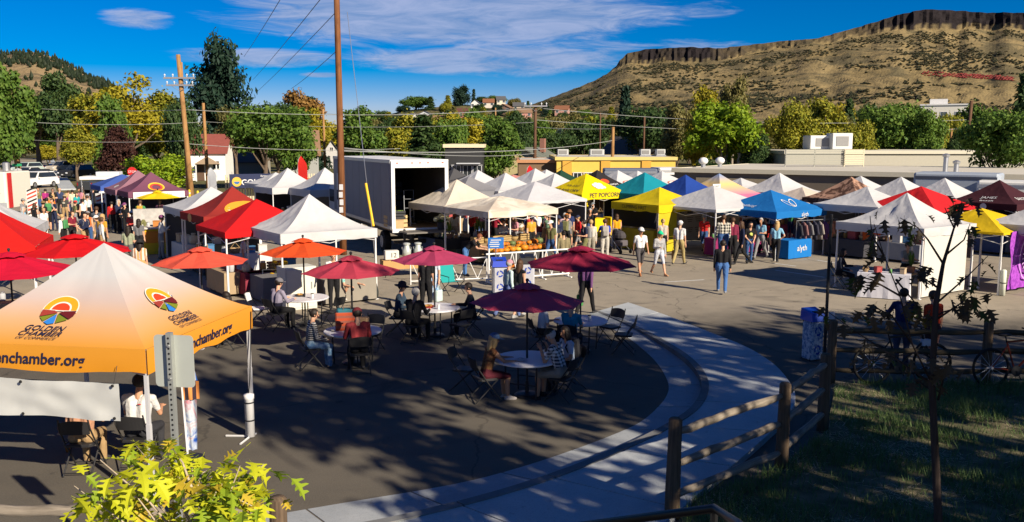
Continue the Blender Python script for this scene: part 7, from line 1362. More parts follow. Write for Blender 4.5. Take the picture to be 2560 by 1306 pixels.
for i in range(4): plant(at_tent('pr1', -1.0 + .7 * i, -1.0, 0 if i % 2 else .8), ['tall leafy herb pot left at the produce tent', 'green herb pot on the ground at the produce tent', 'yellowish corn plant at the produce tent', 'low green herb pot right at the produce tent'][i], .7, ((.06, .14, .02), (.2, .26, .04)), 30, .25)
cloth_table(at_tent('pr1', -.6, -1.1), R(TYAW), 1.9, .7, .8, (.03, .03, .03), 'black plant table in front of the stained produce tent', .4)
# pumpkins by the clean white tent
for i, (px, py, d, ci) in enumerate(((597, 717, .42, 0), (645, 732, .4, 0), (676, 722, .22, 3), (668, 733, .2, 4))): pumpkin(G(px, py), d, ci, ['bright orange pumpkin beside the black case', 'bright orange pumpkin beside the gourd cart', 'small green gourd on the cart shelf', 'small white gourd on the cart shelf'][i])
# white cabinet, gourd cart, counters under the clean white tent
t = thing('cabinet', 'tall white cabinet under the clean white tent', 'cabinet', at_tent('center', -1.05, -1.45), R(TYAW)); m = MB(); m.rbox((0, 0, .62), (.95, .7, 1.24), .02); m.build('body', M((.5, .5, .46), .6), t); m = MB(); m.box((0, -.36, .62), (.86, .02, 1.1)); m.build('door', M((.56, .55, .48), .5), t); m = MB(); m.box((.3, -.38, .7), (.03, .03, .2)); m.build('handle', STEEL, t)
t = thing('plant_cart', 'metal cart with gourds and sunflowers before the white cabinet', 'cart', G(688, 745), R(20)); m = MB()
for x in (-.35, .35): m.tube([(x, 0, 0), (x, 0, .9)], .015, 5)
m.tube([(-.35, 0, .9), (.35, 0, .9)], .015, 5); m.build('frame', STEEL, t); m = MB(); m.box((0, 0, .12), (.75, .4, .03)); m.build('shelf', M((.25, .14, .07)), t); m = MB(); m.lathe([(.1, .14), (.12, .4), (.13, .42)], 12, MX((.18, 0, 0))); m.build('bucket', M((.4, .28, .05), .4, .1, 5, .5), t); m = MB()
rq = random.Random(5)
for i in range(9):
    q = Vector((.18 + rq.uniform(-.25, .2), rq.uniform(-.12, .12), rq.uniform(.6, 1.15))); m.tube([(.18, 0, .4), q], .008, 4)
m.build('stems', M((.05, .1, .02)), t); rq = random.Random(5)
for i in range(9): q = Vector((.18 + rq.uniform(-.25, .2), rq.uniform(-.12, .12), rq.uniform(.6, 1.15))); m = MB(); m.lathe([(.01, .015), (.04, .02), (.085, 0), (.02, -.02)], 9, MX(q, R(50), 0, rq.random() * 3)); m.build('flower', M((.55, .32, .01)), t)
cloth_table(at_tent('center', .55, -1.3), R(TYAW), 1.7, .7, .76, (.22, .2, .17), 'grey clothed counter under the clean white tent', .7); cloth_table(at_tent('center', -1.3, .5), R(TYAW) - math.pi / 2, 1.6, .7, .76, (.14, .14, .15), 'dark counter at the left of the clean white tent', .7)
for i in range(5): kd, gc, gn = GOODS[(i * 2 + 1) % 10]; good(kd, gc, at_tent('center', .0 + .28 * i, -1.25, .785), .2 * i, uniq('%s %s on the grey clothed counter' % (gn, kd)))
t = thing('speaker_case', 'black padded case leaning by the pumpkin', 'case', G(628, 735), R(25)); m = MB(); m.rbox((0, 0, .42), (.16, .5, .84), .05); m.build('body', BLACK, t); m = MB(); m.tube([(0, -.08, .84), (0, 0, .92), (0, .08, .84)], .012, 5); m.build('handle', DKMET, t)
t = thing('weight_bag', 'black weight bag strapped to the clean white tent\'s right leg', 'bag', at_tent('center', 1.5, -1.5)); m = MB(); m.lathe([(.05, .02), (.16, .05), (.18, .25), (.12, .5), (.04, .62)], 12, MX((-.12, -.05, 0))); m.build('body', M((.03, .035, .035), .8), t, True); m = MB(); m.tube([(-.12, -.05, .6), (0, 0, .8)], .015, 5); m.build('strap', DKMET, t)
t = thing('chalkboard', 'dark chalkboard menu under the coral parasol', 'chalkboard', G(540, 700), R(10)); m = MB(); m.box((0, 0, .5), (.62, .04, .9)); m.build('board', M((.015, .03, .04), .7), t); m = MB(); [m.box((x, 0, .5), (.04, .06, .98)) for x in (-.32, .32)]; m.build('frame', M((.1, .07, .04)), t)
for i in range(5): m = MB(); m.box((rb.uniform(-.05, .05), -.025, .82 - i * .13), (.42, .006, .03)); m.build('chalk_line', M((.15, .3, .34)), t)
# recycling bins and sign
def recycle_bin(loc, rz, lid, label):
    t = thing('recycling_bin', label, 'bin', loc, rz); m = MB(); m.rbox((0, 0, .46), (.44, .44, .86), .05); m.build('bag', M((.36, .37, .42), .35, .2, 7, spec=.5, bump=.5), t)
    m = MB(); vs = [(-.25, -.26, .9), (.25, -.26, .9), (.25, .26, .9), (-.25, .26, .9), (-.22, -.2, 1.08), (.22, -.2, 1.08), (.24, .25, 1.16), (-.24, .25, 1.16)]; m.add(vs, [(0, 3, 2, 1), (4, 5, 6, 7), (0, 1, 5, 4), (1, 2, 6, 5), (2, 3, 7, 6), (3, 0, 4, 7)]); l_ = m.build('lid', M(lid, .4), t); m = MB(); m.box((0, -.1, 1.1), (.2, .12, .03)); m.build('slot', BLACK, l_)
    for x in (-.21, .21):
        m = MB(); m.tube([(x, -.2, 0), (x, .2, .95)], .012, 5); m.tube([(x, .2, 0), (x, -.2, .95)], .012, 5); m.build('stand', DKMET, t)
    RB = M((.02, .05, .3))
    for z in (.68, .26):
        for k in range(3): a = 2 * math.pi * k / 3; v, f = disc(.11, 5, 1, 1, 0, 0, .065, a, a + 1.6); flatart(t, (v, f), RB, 0, z, -.228, 'recycling_mark')
    return t
recycle_bin(G(1248, 735), .15, (.01, .04, .4), 'clear recycling bin with blue lid behind the walking women'); recycle_bin(G(1318, 725), .1, BLK, 'clear bin with black lid beside the blue lidded bin')
t = thing('bin_sign', 'blue recycling instructions sign above the bins', 'sign', G(1240, 722), .1); m = MB(); m.box((0, 0, 1.52), (.52, .03, .36)); m.build('panel', M((.02, .13, .42), .5), t); m = MB(); m.tube([(0, .03, 0), (0, .03, 1.6)], .02, 5); m.build('post', STEEL, t)
for i in range(4): m = MB(); m.box((-.05 if i else 0, -.02, 1.62 - i * .07), (.34 - .05 * (i % 2), .008, .025)); m.build('lettering', WT, t)
# white truss railing
a_, b_ = G(1222, 708), G(1420, 692); d = b_ - a_; t = thing('truss_railing', 'white metal truss railing between the bins and the pumpkins', 'railing', a_, math.atan2(d.y, d.x)); L_ = d.length; RW = M((.62, .62, .62), .4)
for z in (.12, 1.0): m = MB(); m.tube([(-.1, 0, z), (L_ + .05, 0, z)], .03, 8); m.build('rail', RW, t)
for i in range(4): m = MB(); m.tube([(L_ * i / 3, 0, .0), (L_ * i / 3, 0, 1.02)], .025, 6); m.box((L_ * i / 3, 0, .015), (.06, .5, .03)); m.build('post', RW, t)
nb = 14
for i in range(nb): x0, x1 = L_ * i / nb, L_ * (i + 1) / nb; m = MB(); m.tube([(x0, 0, .12 if i % 2 else 1.0), (x1, 0, 1.0 if i % 2 else .12)], .016, 5); m.build('diagonal', RW, t)
a_, b_ = G(1030, 716), G(1222, 708); d = b_ - a_; t = thing('truss_railing', 'second white truss railing behind the plum parasol', 'railing', a_, math.atan2(d.y, d.x)); L_ = d.length
for z in (.12, .85): m = MB(); m.tube([(0, .3, z), (L_, .3, z)], .022, 8); m.build('rail', RW, t)
for i in range(8): x0, x1 = L_ * i / 8, L_ * (i + 1) / 8; m = MB(); m.tube([(x0, .3, .12 if i % 2 else .85), (x1, .3, .85 if i % 2 else .12)], .014, 5); m.build('diagonal', RW, t)
for x in (0, L_): m = MB(); m.tube([(x, .3, 0), (x, .3, .87)], .022, 6); m.build('post', RW, t)
# camp chair, stroller
t = thing('camp_chair', 'teal fabric camp chair behind the plum parasol table', 'chair', G(1130, 735), R(40)); m = MB(); m.add([(-.3, -.25, .42), (.3, -.25, .42), (.27, .2, .36), (-.27, .2, .36), (.28, .32, .9), (-.28, .32, .9)], [(0, 1, 2, 3), (3, 2, 4, 5)]); m.build('sling', M((.01, .24, .24), .85, .1), t)
for s in (-1, 1): m = MB(); m.tube([(s * .3, -.28, 0), (s * .28, .28, .5), (s * .28, .34, .92)], .014, 5); m.tube([(s * .3, .28, 0), (s * .3, -.25, .42), (s * .32, -.28, .6), (s * .3, .25, .62)], .014, 5); m.build('leg_frame', DKMET, t)
t = thing('stroller', 'dark folded pushchair beside the person with grey backpack', 'pushchair', G(1548, 632), R(30)); m = MB(); m.ball((0, 0, .72), (.26, .36, .26), 12, 7, None, lambda x, y, z: z > -.05 or y > 0); m.build('hood', M((.05, .045, .05), .8), t); m = MB(); m.rbox((0, -.1, .45), (.4, .6, .25), .06); m.build('seat', M((.09, .08, .09), .8), t); m = MB(); [m.tube([(s * .25, .5, 1.0), (s * .25, .1, .5), (s * .25, -.45, .12)], .015, 5) for s in (-1, 1)]; m.tube([(-.25, .5, 1.0), (.25, .5, 1.0)], .018, 5); m.build('frame', STEEL, t)
for s in (-1, 1):
    for y, r in ((-.45, .1), (.35, .15)): m = MB(); m.lathe([(r * .6, -.02), (r, -.02), (r, .02), (r * .6, .02)], 14, MX((s * .27, y, r), 0, R(90))); m.build('wheel', TYRE, t)
# goods in and round the truck
X = tk.matrix_basis
t = thing('hand_truck', 'blue black hand truck standing inside the truck', 'hand truck', X @ Vector((.2, 2.2, Z0)), R(24)); m = MB(); [m.tube([(s * .22, 0, .1), (s * .22, .05, 1.5)], .02, 6) for s in (-1, 1)]; [m.tube([(-.22, .02, z), (.22, .02, z)], .016, 5) for z in (.3, .7, 1.1, 1.5)]; m.build('frame', M((.3, .32, .36), .4, .1, 4, .6), t); m = MB(); m.box((0, -.15, .03), (.45, .3, .02)); m.build('toe_plate', STEEL, t); m = MB(); [m.lathe([(.05, -.03), (.12, -.03), (.12, .03), (.05, .03)], 12, MX((s * .3, .05, .12), 0, R(90))) for s in (-1, 1)]; m.build('wheels', TYRE, t)
for i, (x, y, z, kd, gc, s, lb) in enumerate(((-.9, .35, Z0, 'box', (.4, .27, .14), 1.5, 'cardboard carton on the truck floor'), (-.9, .35, Z0 + .4, 'crate', (.03, .03, .035), 1.5, 'black crate of greens stacked on the carton'), (-.85, .8, Z0 + .02, 'crate', (.5, .36, .18), 2.2, 'tall pale wooden crate just inside the truck'), (-1.0, .5, Z0 + .75, 'jar', (.5, .4, .05), 1.0, 'yellow jar on the black crate'))): good(kd, gc, X @ Vector((x, y, z)), R(24), lb, s)
t = thing('crate_stack', 'dark plastic tray stack deep inside the truck', 'trays', X @ Vector((.1, 4.6, Z0)), R(24))
for i in range(6): m = MB(); m.rbox((0, 0, .15 + .3 * i), (.9, .6, .26), .03); m.build('tray', M((.02, .03, .06), .5), t)
t = thing('flower_bucket', 'black bucket of white blooms on the lift gate', 'flowers', X @ Vector((.75, -.45, Z0 - .05)), 0); m = MB(); m.lathe([(.13, 0), (.17, .3), (.18, .32)], 12); m.build('bucket', M((.05, .05, .055), .6), t)
for i in range(11): m = MB(); m.ball((rb.uniform(-.26, .26), rb.uniform(-.2, .2), .5 + rb.uniform(-.08, .1)), .095, 8, 6); m.build('bloom', M((.56, .55, .36), .8), t, True)
m = MB(); [m.tube([(0, 0, .2), (rb.uniform(-.25, .25), rb.uniform(-.2, .2), .5)], .01, 4) for _ in range(10)]; m.build('stems', M((.06, .14, .03)), t)
t = cloth_table(G(1010, 690), R(20), 1.6, .6, .6, (.4, .24, .1), 'low orange brown table in front of the truck', .3)
b0 = t.matrix_basis
t = thing('number_box', 'white box painted with black numerals on the low table', 'box', b0 @ Vector((-.45, 0, .63)), R(18)); m = MB(); m.rbox((0, 0, .16), (.5, .3, .32), .02); m.build('body', M((.55, .54, .5)), t); letter('12', .24, INK, t, MX((.05, -.158, .08), R(90)))
for i in range(2): t = thing('milk_can', ['left', 'right'][i] + ' pale metal milk can on the low table', 'milk can', b0 @ Vector((.15 + .42 * i, .15, .62)), 0); m = MB(); m.lathe([(.15, 0), (.16, .3), (.1, .42), (.1, .5)], 14); m.build('body', M((.42, .46, .44), .4, .15, 4, .3), t, True); m = MB(); m.lathe([(.13, .5), (.13, .55), (.05, .57)], 14); m.build('lid', M((.45, .48, .46), .4, .1, 4, .3), t); m = MB(); [m.tube([(s * .1, 0, .42), (s * .17, 0, .4), (s * .16, 0, .3)], .01, 5) for s in (-1, 1)]; m.build('handles', STEEL, t)
t = thing('straw_hat', 'round straw hat lying beside the bending man', 'hat', at_tent('pr1', -.1, -1.95, .78), 0); m = MB(); m.lathe([(.22, 0), (.13, .03), (.12, .12), (.02, .15)], 16); m.build('hat', M((.5, .4, .22), .9, .15, 20), t, True); m = MB(); m.lathe([(.128, .04), (.126, .07)], 16); m.build('band', M((.1, .05, .02)), t)
t = cloth_table(at_tent('pr1', -.2, -2.0), R(TYAW), 1.3, .6, .75, (.02, .02, .022), 'small black table beside the bending man', .5)
# ================================================================ LEFT END OF THE MARKET
t = thing('striped_sign', 'tall board with red diagonal stripes in the left queue', 'sign', G(84, 548), R(10)); m = MB(); m.box((0, 0, .95), (.62, .05, 1.8)); m.build('board', M((.6, .58, .55)), t)
for i in range(7): m = MB(); z = .25 + .24 * i; m.add([(-.28, -.03, z), (.28, -.03, z + .25), (.28, -.03, z + .36), (-.28, -.03, z + .11)], [(0, 1, 2, 3)]); m.build('stripe', M((.45, .05, .03)) if i % 3 else INK, t)
t = thing('menu_board', 'white menu board with red stripes by the black table', 'sign', G(254, 545), R(-10)); m = MB(); m.box((0, 0, .9), (.65, .05, 1.3)); m.build('board', M((.6, .58, .55)), t)
for i in range(4): m = MB(); z = .45 + .28 * i; m.add([(-.28, -.03, z), (.28, -.03, z + .16), (.28, -.03, z + .26), (-.28, -.03, z + .1)], [(0, 1, 2, 3)]); m.build('stripe', M((.45, .06, .04)), t)
m = MB(); [m.box((x, .02, .2), (.04, .04, .5)) for x in (-.28, .28)]; m.build('legs', DKMET, t)
cloth_table(G(262, 548), R(12), 1.8, .8, .95, BLK, 'black clothed queue table in front of the mauve tent', .9)
p = G(170, 540); t = thing('food_stall', 'white flat-roofed food stall behind the queue', 'food stall', p + Vector((0, 6, 0)), R(8)); m = MB(); m.box((0, 0, 2.25), (3.2, 2.0, .22)); m.build('awning', M((.6, .6, .6)), t); m = MB(); m.rbox((0, .4, 2.5), (1.6, 1.0, .32), .06); m.build('roof_box', M((.45, .46, .48)), t); m = MB(); m.rbox((0, .3, .55), (3.0, 1.2, 1.1), .05); m.build('counter', M((.3, .3, .32)), t)
for x in (-1.5, 1.5):
    for y in (-.9, .9): m = MB(); m.box((x, y, 1.07), (.06, .06, 2.14)); m.build('post', STEEL, t)
p = A(394, 353, 39); t = thing('lemonade_stall', 'yellow fronted lemonade stall under the yellow parasol', 'food stall', (p.x + .3, 38.2, 0), R(TYAW - 10)); m = MB(); m.rbox((0, 0, .55), (2.2, .8, 1.1), .03); m.build('counter', M((.6, .42, .02)), t); m = MB(); m.box((0, -.02, 1.13), (2.4, 1.0, .05)); m.build('top', M((.55, .5, .45)), t); m = MB(); m.box((-.2, -.42, .75), (1.0, .03, .5)); m.build('sign', M((.6, .2, .02)), t); m = MB(); m.box((0, .7, 1.5), (2.2, .3, .8)); m.build('shelf', M((.35, .34, .33), .5, .4, 6), t)
for i in range(6): good(['jar', 'tin', 'box'][i % 3], [(.6, .45, .05), (.4, .4, .42), (.5, .2, .05)][i % 3], t.matrix_basis @ Vector((-.9 + .36 * i, 0, 1.16)), 0, uniq('%s on the lemonade stall counter' % ['yellow jar', 'silver tin', 'orange box'][i % 3]))
# furled white parasol and wind feather flags
def feather(loc, h, col, label, rz=0.0, txt=None, mat=None, w=.62):
    t = thing('feather_flag', label, 'flag', loc, rz); m = MB(); m.tube([(0, 0, 0), (0, 0, h * .8), (.06, 0, h * .95), (.22, 0, h)], [.02, .016, .012, .008], 6); m.build('pole', M((.5, .5, .52), .4), t); n_ = 14; vs = []
    for i in range(n_ + 1): s = i / n_; z = h * (.18 + .82 * s); x0 = .015 + (.06 * max(0, (s - .75) / .25) if s > .75 else 0) + (.14 * max(0, (s - .9) / .1)); x1 = w * (1 - max(0, (s - .78) / .22) ** 2 * .75) * (.75 + .25 * min(1, s * 3)); vs += [(x0, .03 * math.sin(s * 5), z), ((x0 + x1) / 2, .06 * math.sin(s * 6 + 1), z), (max(x0 + .02, x1), .07 * math.sin(s * 7), z)]
    m = MB(); m.add(vs, [(3 * i + k, 3 * i + k + 1, 3 * i + 4 + k, 3 * i + 3 + k) for i in range(n_) for k in range(2)]); m.build('cloth', mat or FAB(col), t, True); m = MB(); m.lathe([(.2, 0), (.2, .03), (.03, .05)], 10); m.build('base', DKMET, t)
    if txt: letter(txt, .3, WT, t, MX((w * .55, -.09, h * .3), R(90), R(-90)))
    return t
p = A(742, 353, 56); feather((p.x, 56, 0), 3.9, (.5, .02, .015), 'red feather flag with white letters behind the white left tents', 0, 'KETTLE'); p = A(1316, 353, 60); feather((p.x, 60, 0), 3.2, (.5, .015, .02), 'red feather flag in front of the brown building', 0, 'OPEN'); p = A(515, 353, 62); feather((p.x, 62, 0), 3.0, (.4, .42, .45), 'grey white feather flag left of the GOLDEN banner', 0)
# slatted fence and GOLDEN banner
a_, b_ = A(560, 353, 64), A(860, 353, 68); d = Vector((b_.x - a_.x, b_.y - a_.y, 0)); t = thing('slat_fence', 'cream vertical slat fence carrying the GOLDEN banner', 'fence', (a_.x, a_.y, 0), math.atan2(d.y, d.x)); L_ = d.length; SLM = M((.5, .42, .28), .8, .15); m = MB(); m.box((0, 0, 1.2), (.1, .03, 2.4)); s0 = m.build('slat', SLM, t); k = 1
while k * .19 < L_: o = mesh_obj('slat', s0.data, t); o.location = (k * .19, 0, 0); k += 1
for z in (.35, 2.1): m = MB(); m.box((L_ / 2, .05, z), (L_, .05, .1)); m.build('rail', SLM, t)
t = thing('banner', 'navy GOLDEN banner with round emblem on the slat fence', 'banner', A(600, 353, 63.4) * 1.0, math.atan2(d.y, d.x)); t.location.z = 0; m = MB(); m.box((1.1, -.06, 2.0), (3.9, .02, 1.0)); m.build('sheet', M((.008, .015, .06), .5), t); letter('GOLDEN', .56, WT, t, MX((1.1, -.075, 1.72), R(90)), bold=.015); letter('farmers market', .22, WT, t, MX((2.0, -.075, 2.27), R(90), 0, 0), shear=.2)
flatart(t, disc(.34, 20), M((.6, .35, .05)), -.35, 1.95, -.076, 'emblem'); flatart(t, disc(.2, 16, 1, 1, 0, 0, 0, math.pi, 2 * math.pi), M((.03, .12, .3)), -.35, 1.97, -.08, 'emblem')
t = thing('orange_stall', 'orange and cream roofed stall behind the white left tents', 'food stall', A(770, 353, 60), 0); t.location.z = 0; m = MB(); m.rbox((0, 0, 1.1), (2.6, 1.6, 2.0), .05); m.build('body', M((.56, .5, .4)), t); m = MB(); m.box((0, -.2, 2.2), (3.0, 2.1, .25)); m.build('roof', M((.6, .28, .05)), t)
# yellow bollards, stop sign, street sign
for i, (px, D) in enumerate(((455, 66), (467, 66.5), (488, 65), (502, 64.5))):
    p = A(px, 353, D); t = thing('bollard', ['leftmost', 'second', 'third', 'rightmost'][i] + ' yellow bollard by the crossarm pole', 'bollard', (p.x, D, 0)); m = MB(); m.lathe([(.09, 0), (.09, 1.15), (.05, 1.22)], 10); m.build('post', M((.65, .45, .02), .6), t, True); m = MB(); m.lathe([(.093, .9), (.093, 1.0)], 10); m.build('band', M((.5, .5, .5)), t)
p = A(326, 353, 74); t = thing('stop_sign', 'red octagonal stop sign behind the mauve tent', 'sign', (p.x, 74, 0), R(10)); m = MB(); m.lathe([(.02, 0), (.4, 0), (.4, .02)], 8, MX((0, 0, 2.3), R(90), 0, 0) @ Matrix.Rotation(R(22.5), 4, 'Z')); m.build('plate', M((.45, .02, .02), .4), t); letter('STOP', .26, WT, t, MX((0, -.03, 2.21), R(90))); m = MB(); m.tube([(0, .03, 0), (0, .03, 2.6)], .03, 6); m.build('post', STEEL, t)
p = A(38, 353, 78); t = thing('street_sign', 'green street name sign on a post at the left corner', 'sign', (p.x, 78, 0), R(15)); m = MB(); m.box((0, 0, 2.75), (.75, .03, .22)); m.build('plate', M((.02, .22, .1), .4), t); m = MB(); m.tube([(0, .03, 0), (0, .03, 2.9)], .03, 6); m.build('post', STEEL, t); m = MB(); m.lathe([(.02, 0), (.38, 0), (.38, .02)], 8, MX((.05, .05, 2.1), R(90), 0, 0)); m.build('sign_back', M((.35, .36, .37), .5), t)
# blue coolers / canopy under the maroon tent at the right
t = thing('cooler_stand', 'bright blue covered drinks stand under the maroon tent', 'stand', at_tent('mar', -1.0, -2.2), R(TYAW)); m = MB(); m.rbox((0, 0, .75), (1.6, .9, 1.5), .1); m.build('cover', M((.01, .22, .42), .6), t); m = MB(); m.box((.2, -.47, 1.0), (.5, .02, .3)); m.build('label', M((.3, .5, .55)), t)
# ================================================================ FOREGROUND: FENCES, SAPLINGS, SIGN, BICYCLES
FW = WOOD((.06, .042, .028), (.15, .105, .07), 1.0, 2); FR = WOOD((.13, .11, .088), (.28, .24, .195), 1.0, 0)
def rail_fence(name, label, posts, h, rails, open_end=None):
    t = thing(name, label, 'fence', (posts[0][0], posts[0][1], 0)); o0 = Vector((posts[0][0], posts[0][1], 0)); P = [Vector((x, y, 0)) - o0 for x, y in posts]
    for i, p in enumerate(P):
        m = MB(); lx, ly = random.uniform(-.02, .02), random.uniform(-.02, .02); m.tube([(0, 0, -.15), (lx * .3, ly * .3, h * .3), (lx * .7, ly * .7, h * .7), (lx, ly, h - .03), (lx, ly, h)], [.105, .098, .092, .088, .06], 10, True, .05); o = m.build('post', FW, t, True); o.location = p
    for a_, b_ in zip(P, P[1:]):
        for z in rails:
            d = b_ - a_; L_ = d.length; m = MB(); n_ = 9; pts = [(L_ * k / n_, random.uniform(-.012, .012), random.uniform(-.014, .014)) for k in range(n_ + 1)]; m.tube(pts, [.035] + [random.uniform(.05, .062) for _ in range(n_ - 1)] + [.035], 8, True, .08); o = m.build('rail', FR, t, True); o.location = a_ + Vector((0, 0, z + random.uniform(-.03, .03))); o.rotation_euler = (0, 0, math.atan2(d.y, d.x))
    return t
g = [G(1680, 1295), G(1952, 1175), G(2056, 1078), G(2075, 958)]
rail_fence('split_rail_fence', 'weathered split rail fence curving along the sidewalk', [(p.x, p.y) for p in g[:3]], 1.34, (.3, .72, 1.14)); pc = g[3]; p5 = G(2462, 962); e = p5 - pc
fr_ = rail_fence('split_rail_fence', 'weathered split rail fence running right behind the lawn', [(pc.x, pc.y), (p5.x, p5.y), (p5.x + e.x, p5.y + e.y)], 1.3, (.28, .68, 1.1))
for o in fr_.children:
    if o.name.startswith('rail'): o.data.materials[0] = WOOD((.035, .028, .018), (.1, .078, .05), 1.0, 0)
rail_fence('rail_link', 'short rails joining the two split rail fences', [(g[2].x + .02, g[2].y + .2), (pc.x - .02, pc.y - .2)], .9, (.3, .72)) if False else None
q = G(692, 1243, 1.32); q2 = G(-90, 1274, 1.2); rail_fence('split_rail_fence', 'sunlit split rail fence along the bottom left corner', [(q.x, q.y)] + [(q.x + (q2.x - q.x) * k, q.y + (q2.y - q.y) * k) for k in (.5, 1.0)], 1.32, (.3, .72, 1.18))
# black handrail in front
t = thing('handrail', 'black metal stair handrail at the bottom edge', 'handrail', (0, 0, 0)); P = [A(1380, 1325, 4.6), A(1786, 1271, 4.3), A(1845, 1310, 3.9), A(1990, 1440, 3.2)]; m = MB(); m.tube(P, .024, 10); m.build('rail', M((.012, .012, .013), .35), t, True)
for p_ in (P[0], P[1], P[3]): m = MB(); m.tube([p_, (p_.x, p_.y, 0)], .02, 8); m.build('post', M((.015, .015, .016), .3), t)
# lobed leaves
def lobed(n_lobes=4, w=.5, cut=.55):
    up_ = [(0, .02)]
    for k in range(n_lobes):
        y = .12 + .75 * (k + .35) / n_lobes; s = math.sin(math.pi * (.22 + .66 * (k + .5) / n_lobes)); up_ += [(w * s * cut * .7, y - .06), (w * s * .8, y + .0), (w * s, y + .08), (w * s * .72, y + .075), (w * s * cut * .55, y + .08)]
    up_.append((0, 1.0)); return up_
def leaf_shape(w, cut, fold, curl, lobes=4):
    half = lobed(lobes, w, cut); m = MB(); vs = []; fs = []; n_ = len(half)
    for s in (1, -1):
        b0 = len(vs)
        for x, y in half: vs.append((0, y, curl * y * y * -.35)); vs.append((x * s, y + x * .12, x * fold - curl * y * y * .35 - .12 * x * x))
        for i in range(n_ - 1): q_ = (b0 + 2 * i, b0 + 2 * i + 1, b0 + 2 * i + 3, b0 + 2 * i + 2); fs.append(q_ if s > 0 else q_[::-1])
    m.add(vs, fs); m.tube([(0, -.22, -.02), (0, 0, 0)], .008, 4); return m
OAK = [LEAF((.45, .5, .015), (.6, .6, .03), .4), LEAF((.16, .27, .02), (.36, .46, .03), .4), LEAF((.5, .36, .03), (.55, .42, .04), .35)]; MAP = [LEAF((.06, .042, .028), (.1, .075, .04), .3), LEAF((.03, .06, .015), (.06, .09, .02), .3), LEAF((.12, .09, .02), (.16, .12, .02), .3)]
def leaf_set(mats, w, cut, lobes):
    out = []
    for i, mt in enumerate(mats):
        for j in range(3): o = leaf_shape(w * random.uniform(.9, 1.1), cut, random.uniform(.15, .6), random.uniform(.2, 1.2), lobes).build('leaf', mt, None); out.append((i, o.data)); bpy.data.objects.remove(o)
    return out
def hang_leaves(parent, spots, S_, size, droop, probs):
    for p in spots:
        i = random.choices(range(len(probs)), probs)[0]; me = random.choice([q for k, q in S_ if k == i]); o = mesh_obj('leaf', me, parent); o.location = p; o.rotation_euler = (random.uniform(-.5, .3) - droop, random.uniform(-.6, .6), random.uniform(0, 6.28)); s = size * random.uniform(.5, 1.2); o.scale = (s, s, s)
# oak sapling, sunlit, bottom left
OD = 5.6; base = A(470, 1500, OD); t = thing('oak_sapling', 'sunlit yellow green oak sapling at the bottom left', 'tree', (base.x, OD, 0)); o_ = Vector((base.x, OD, 0)); tp = A(490, 1240, OD) - o_
m = MB(); m.tube([(0, 0, -.1), (.02, .01, tp.z * .5), (tp.x, .0, tp.z)], [.045, .032, .014], 8); br = []
ends = [(185, 1215), (250, 1150), (340, 1115), (430, 1120), (310, 1200), (380, 1250), (450, 1300), (520, 1175), (600, 1165), (660, 1160), (670, 1225), (630, 1265), (560, 1190), (230, 1235), (300, 1290), (410, 1190), (480, 1170), (540, 1230)]
fork = [Vector((tp.x * .9, 0, tp.z * f)) for f in (.72, .82, .9, 1.0)]
for i, (px, py) in enumerate(ends):
    e = A(px, py, OD + random.uniform(-.35, .35)) - o_; f = fork[i % 4]; mid = f.lerp(e, .5) + Vector((0, 0, .06)); m.tube([f, mid, e], [.011, .007, .003], 5); br += [(f, mid, e)]
m.build('trunk', WOOD((.3, .24, .17), (.5, .42, .32), 2.0), t, True)
spots = []
for (f, mid, e) in br:
    for _ in range(16): s = random.betavariate(2.4, 1.3); p = mid.lerp(e, s) + Vector((random.gauss(0, .07), random.gauss(0, .12), random.gauss(0, .055))); spots.append(p)
OS = leaf_set(OAK, .56, .5, 3); hang_leaves(t, spots, OS, .155, .45, (.55, .33, .12))
# maple sapling, dark and nearly bare, right
MD = 8.3; base = A(2345, 1500, MD); t = thing('maple_sapling', 'thin dark sapling with few drooping leaves at the right', 'tree', (base.x, MD, 0)); o_ = Vector((base.x, MD, 0)); BK = WOOD((.03, .022, .018), (.07, .052, .045), 1.0)
def br_px(pts, r0, r1, dd=0.0): P = [A(x, y, MD + dd * i / max(1, len(pts) - 1)) - o_ for i, (x, y) in enumerate(pts)]; m.tube(P, [r0 + (r1 - r0) * i / (len(P) - 1) for i in range(len(P))], 6); return P
m = MB(); m.tube([(0, 0, -.1), A(2345, 1290, MD) - o_, A(2330, 960, MD) - o_, A(2340, 760, MD) - o_, A(2358, 660, MD) - o_, A(2385, 570, MD) - o_, A(2362, 520, MD) - o_], [.05, .043, .034, .026, .018, .01, .004], 8, True, .06)
tips = []
for pts, dd in ((((2330, 960), (2280, 860), (2250, 740), (2210, 640), (2185, 560)), -.3), (((2250, 740), (2180, 700), (2140, 690)), -.4), (((2340, 760), (2420, 690), (2470, 640)), .3), (((2358, 660), (2320, 600), (2295, 570), (2250, 545)), .2), (((2362, 640), (2410, 600), (2425, 560)), .3), (((2330, 960), (2230, 890), (2140, 830), (2070, 780)), .4), (((2280, 860), (2230, 790), (2190, 770), (2150, 790)), -.2), (((2340, 800), (2400, 760), (2430, 740)), -.3), (((2210, 640), (2180, 590), (2175, 540)), 0), (((2335, 900), (2300, 880), (2180, 900), (2130, 930)), .3), (((2335, 980), (2290, 950), (2260, 880)), .4), (((2385, 570), (2400, 530), (2405, 500)), .1), (((2345, 720), (2300, 690), (2330, 670)), .1), (((2320, 800), (2360, 780), (2430, 760), (2450, 770)), .2), (((2345, 1000), (2360, 940), (2375, 880)), -.3), (((2240, 700), (2290, 760), (2310, 800)), .3)):
    P = br_px(pts, .011, .003, dd); tips.append(P)
m.build('trunk', BK, t, True); spots = []
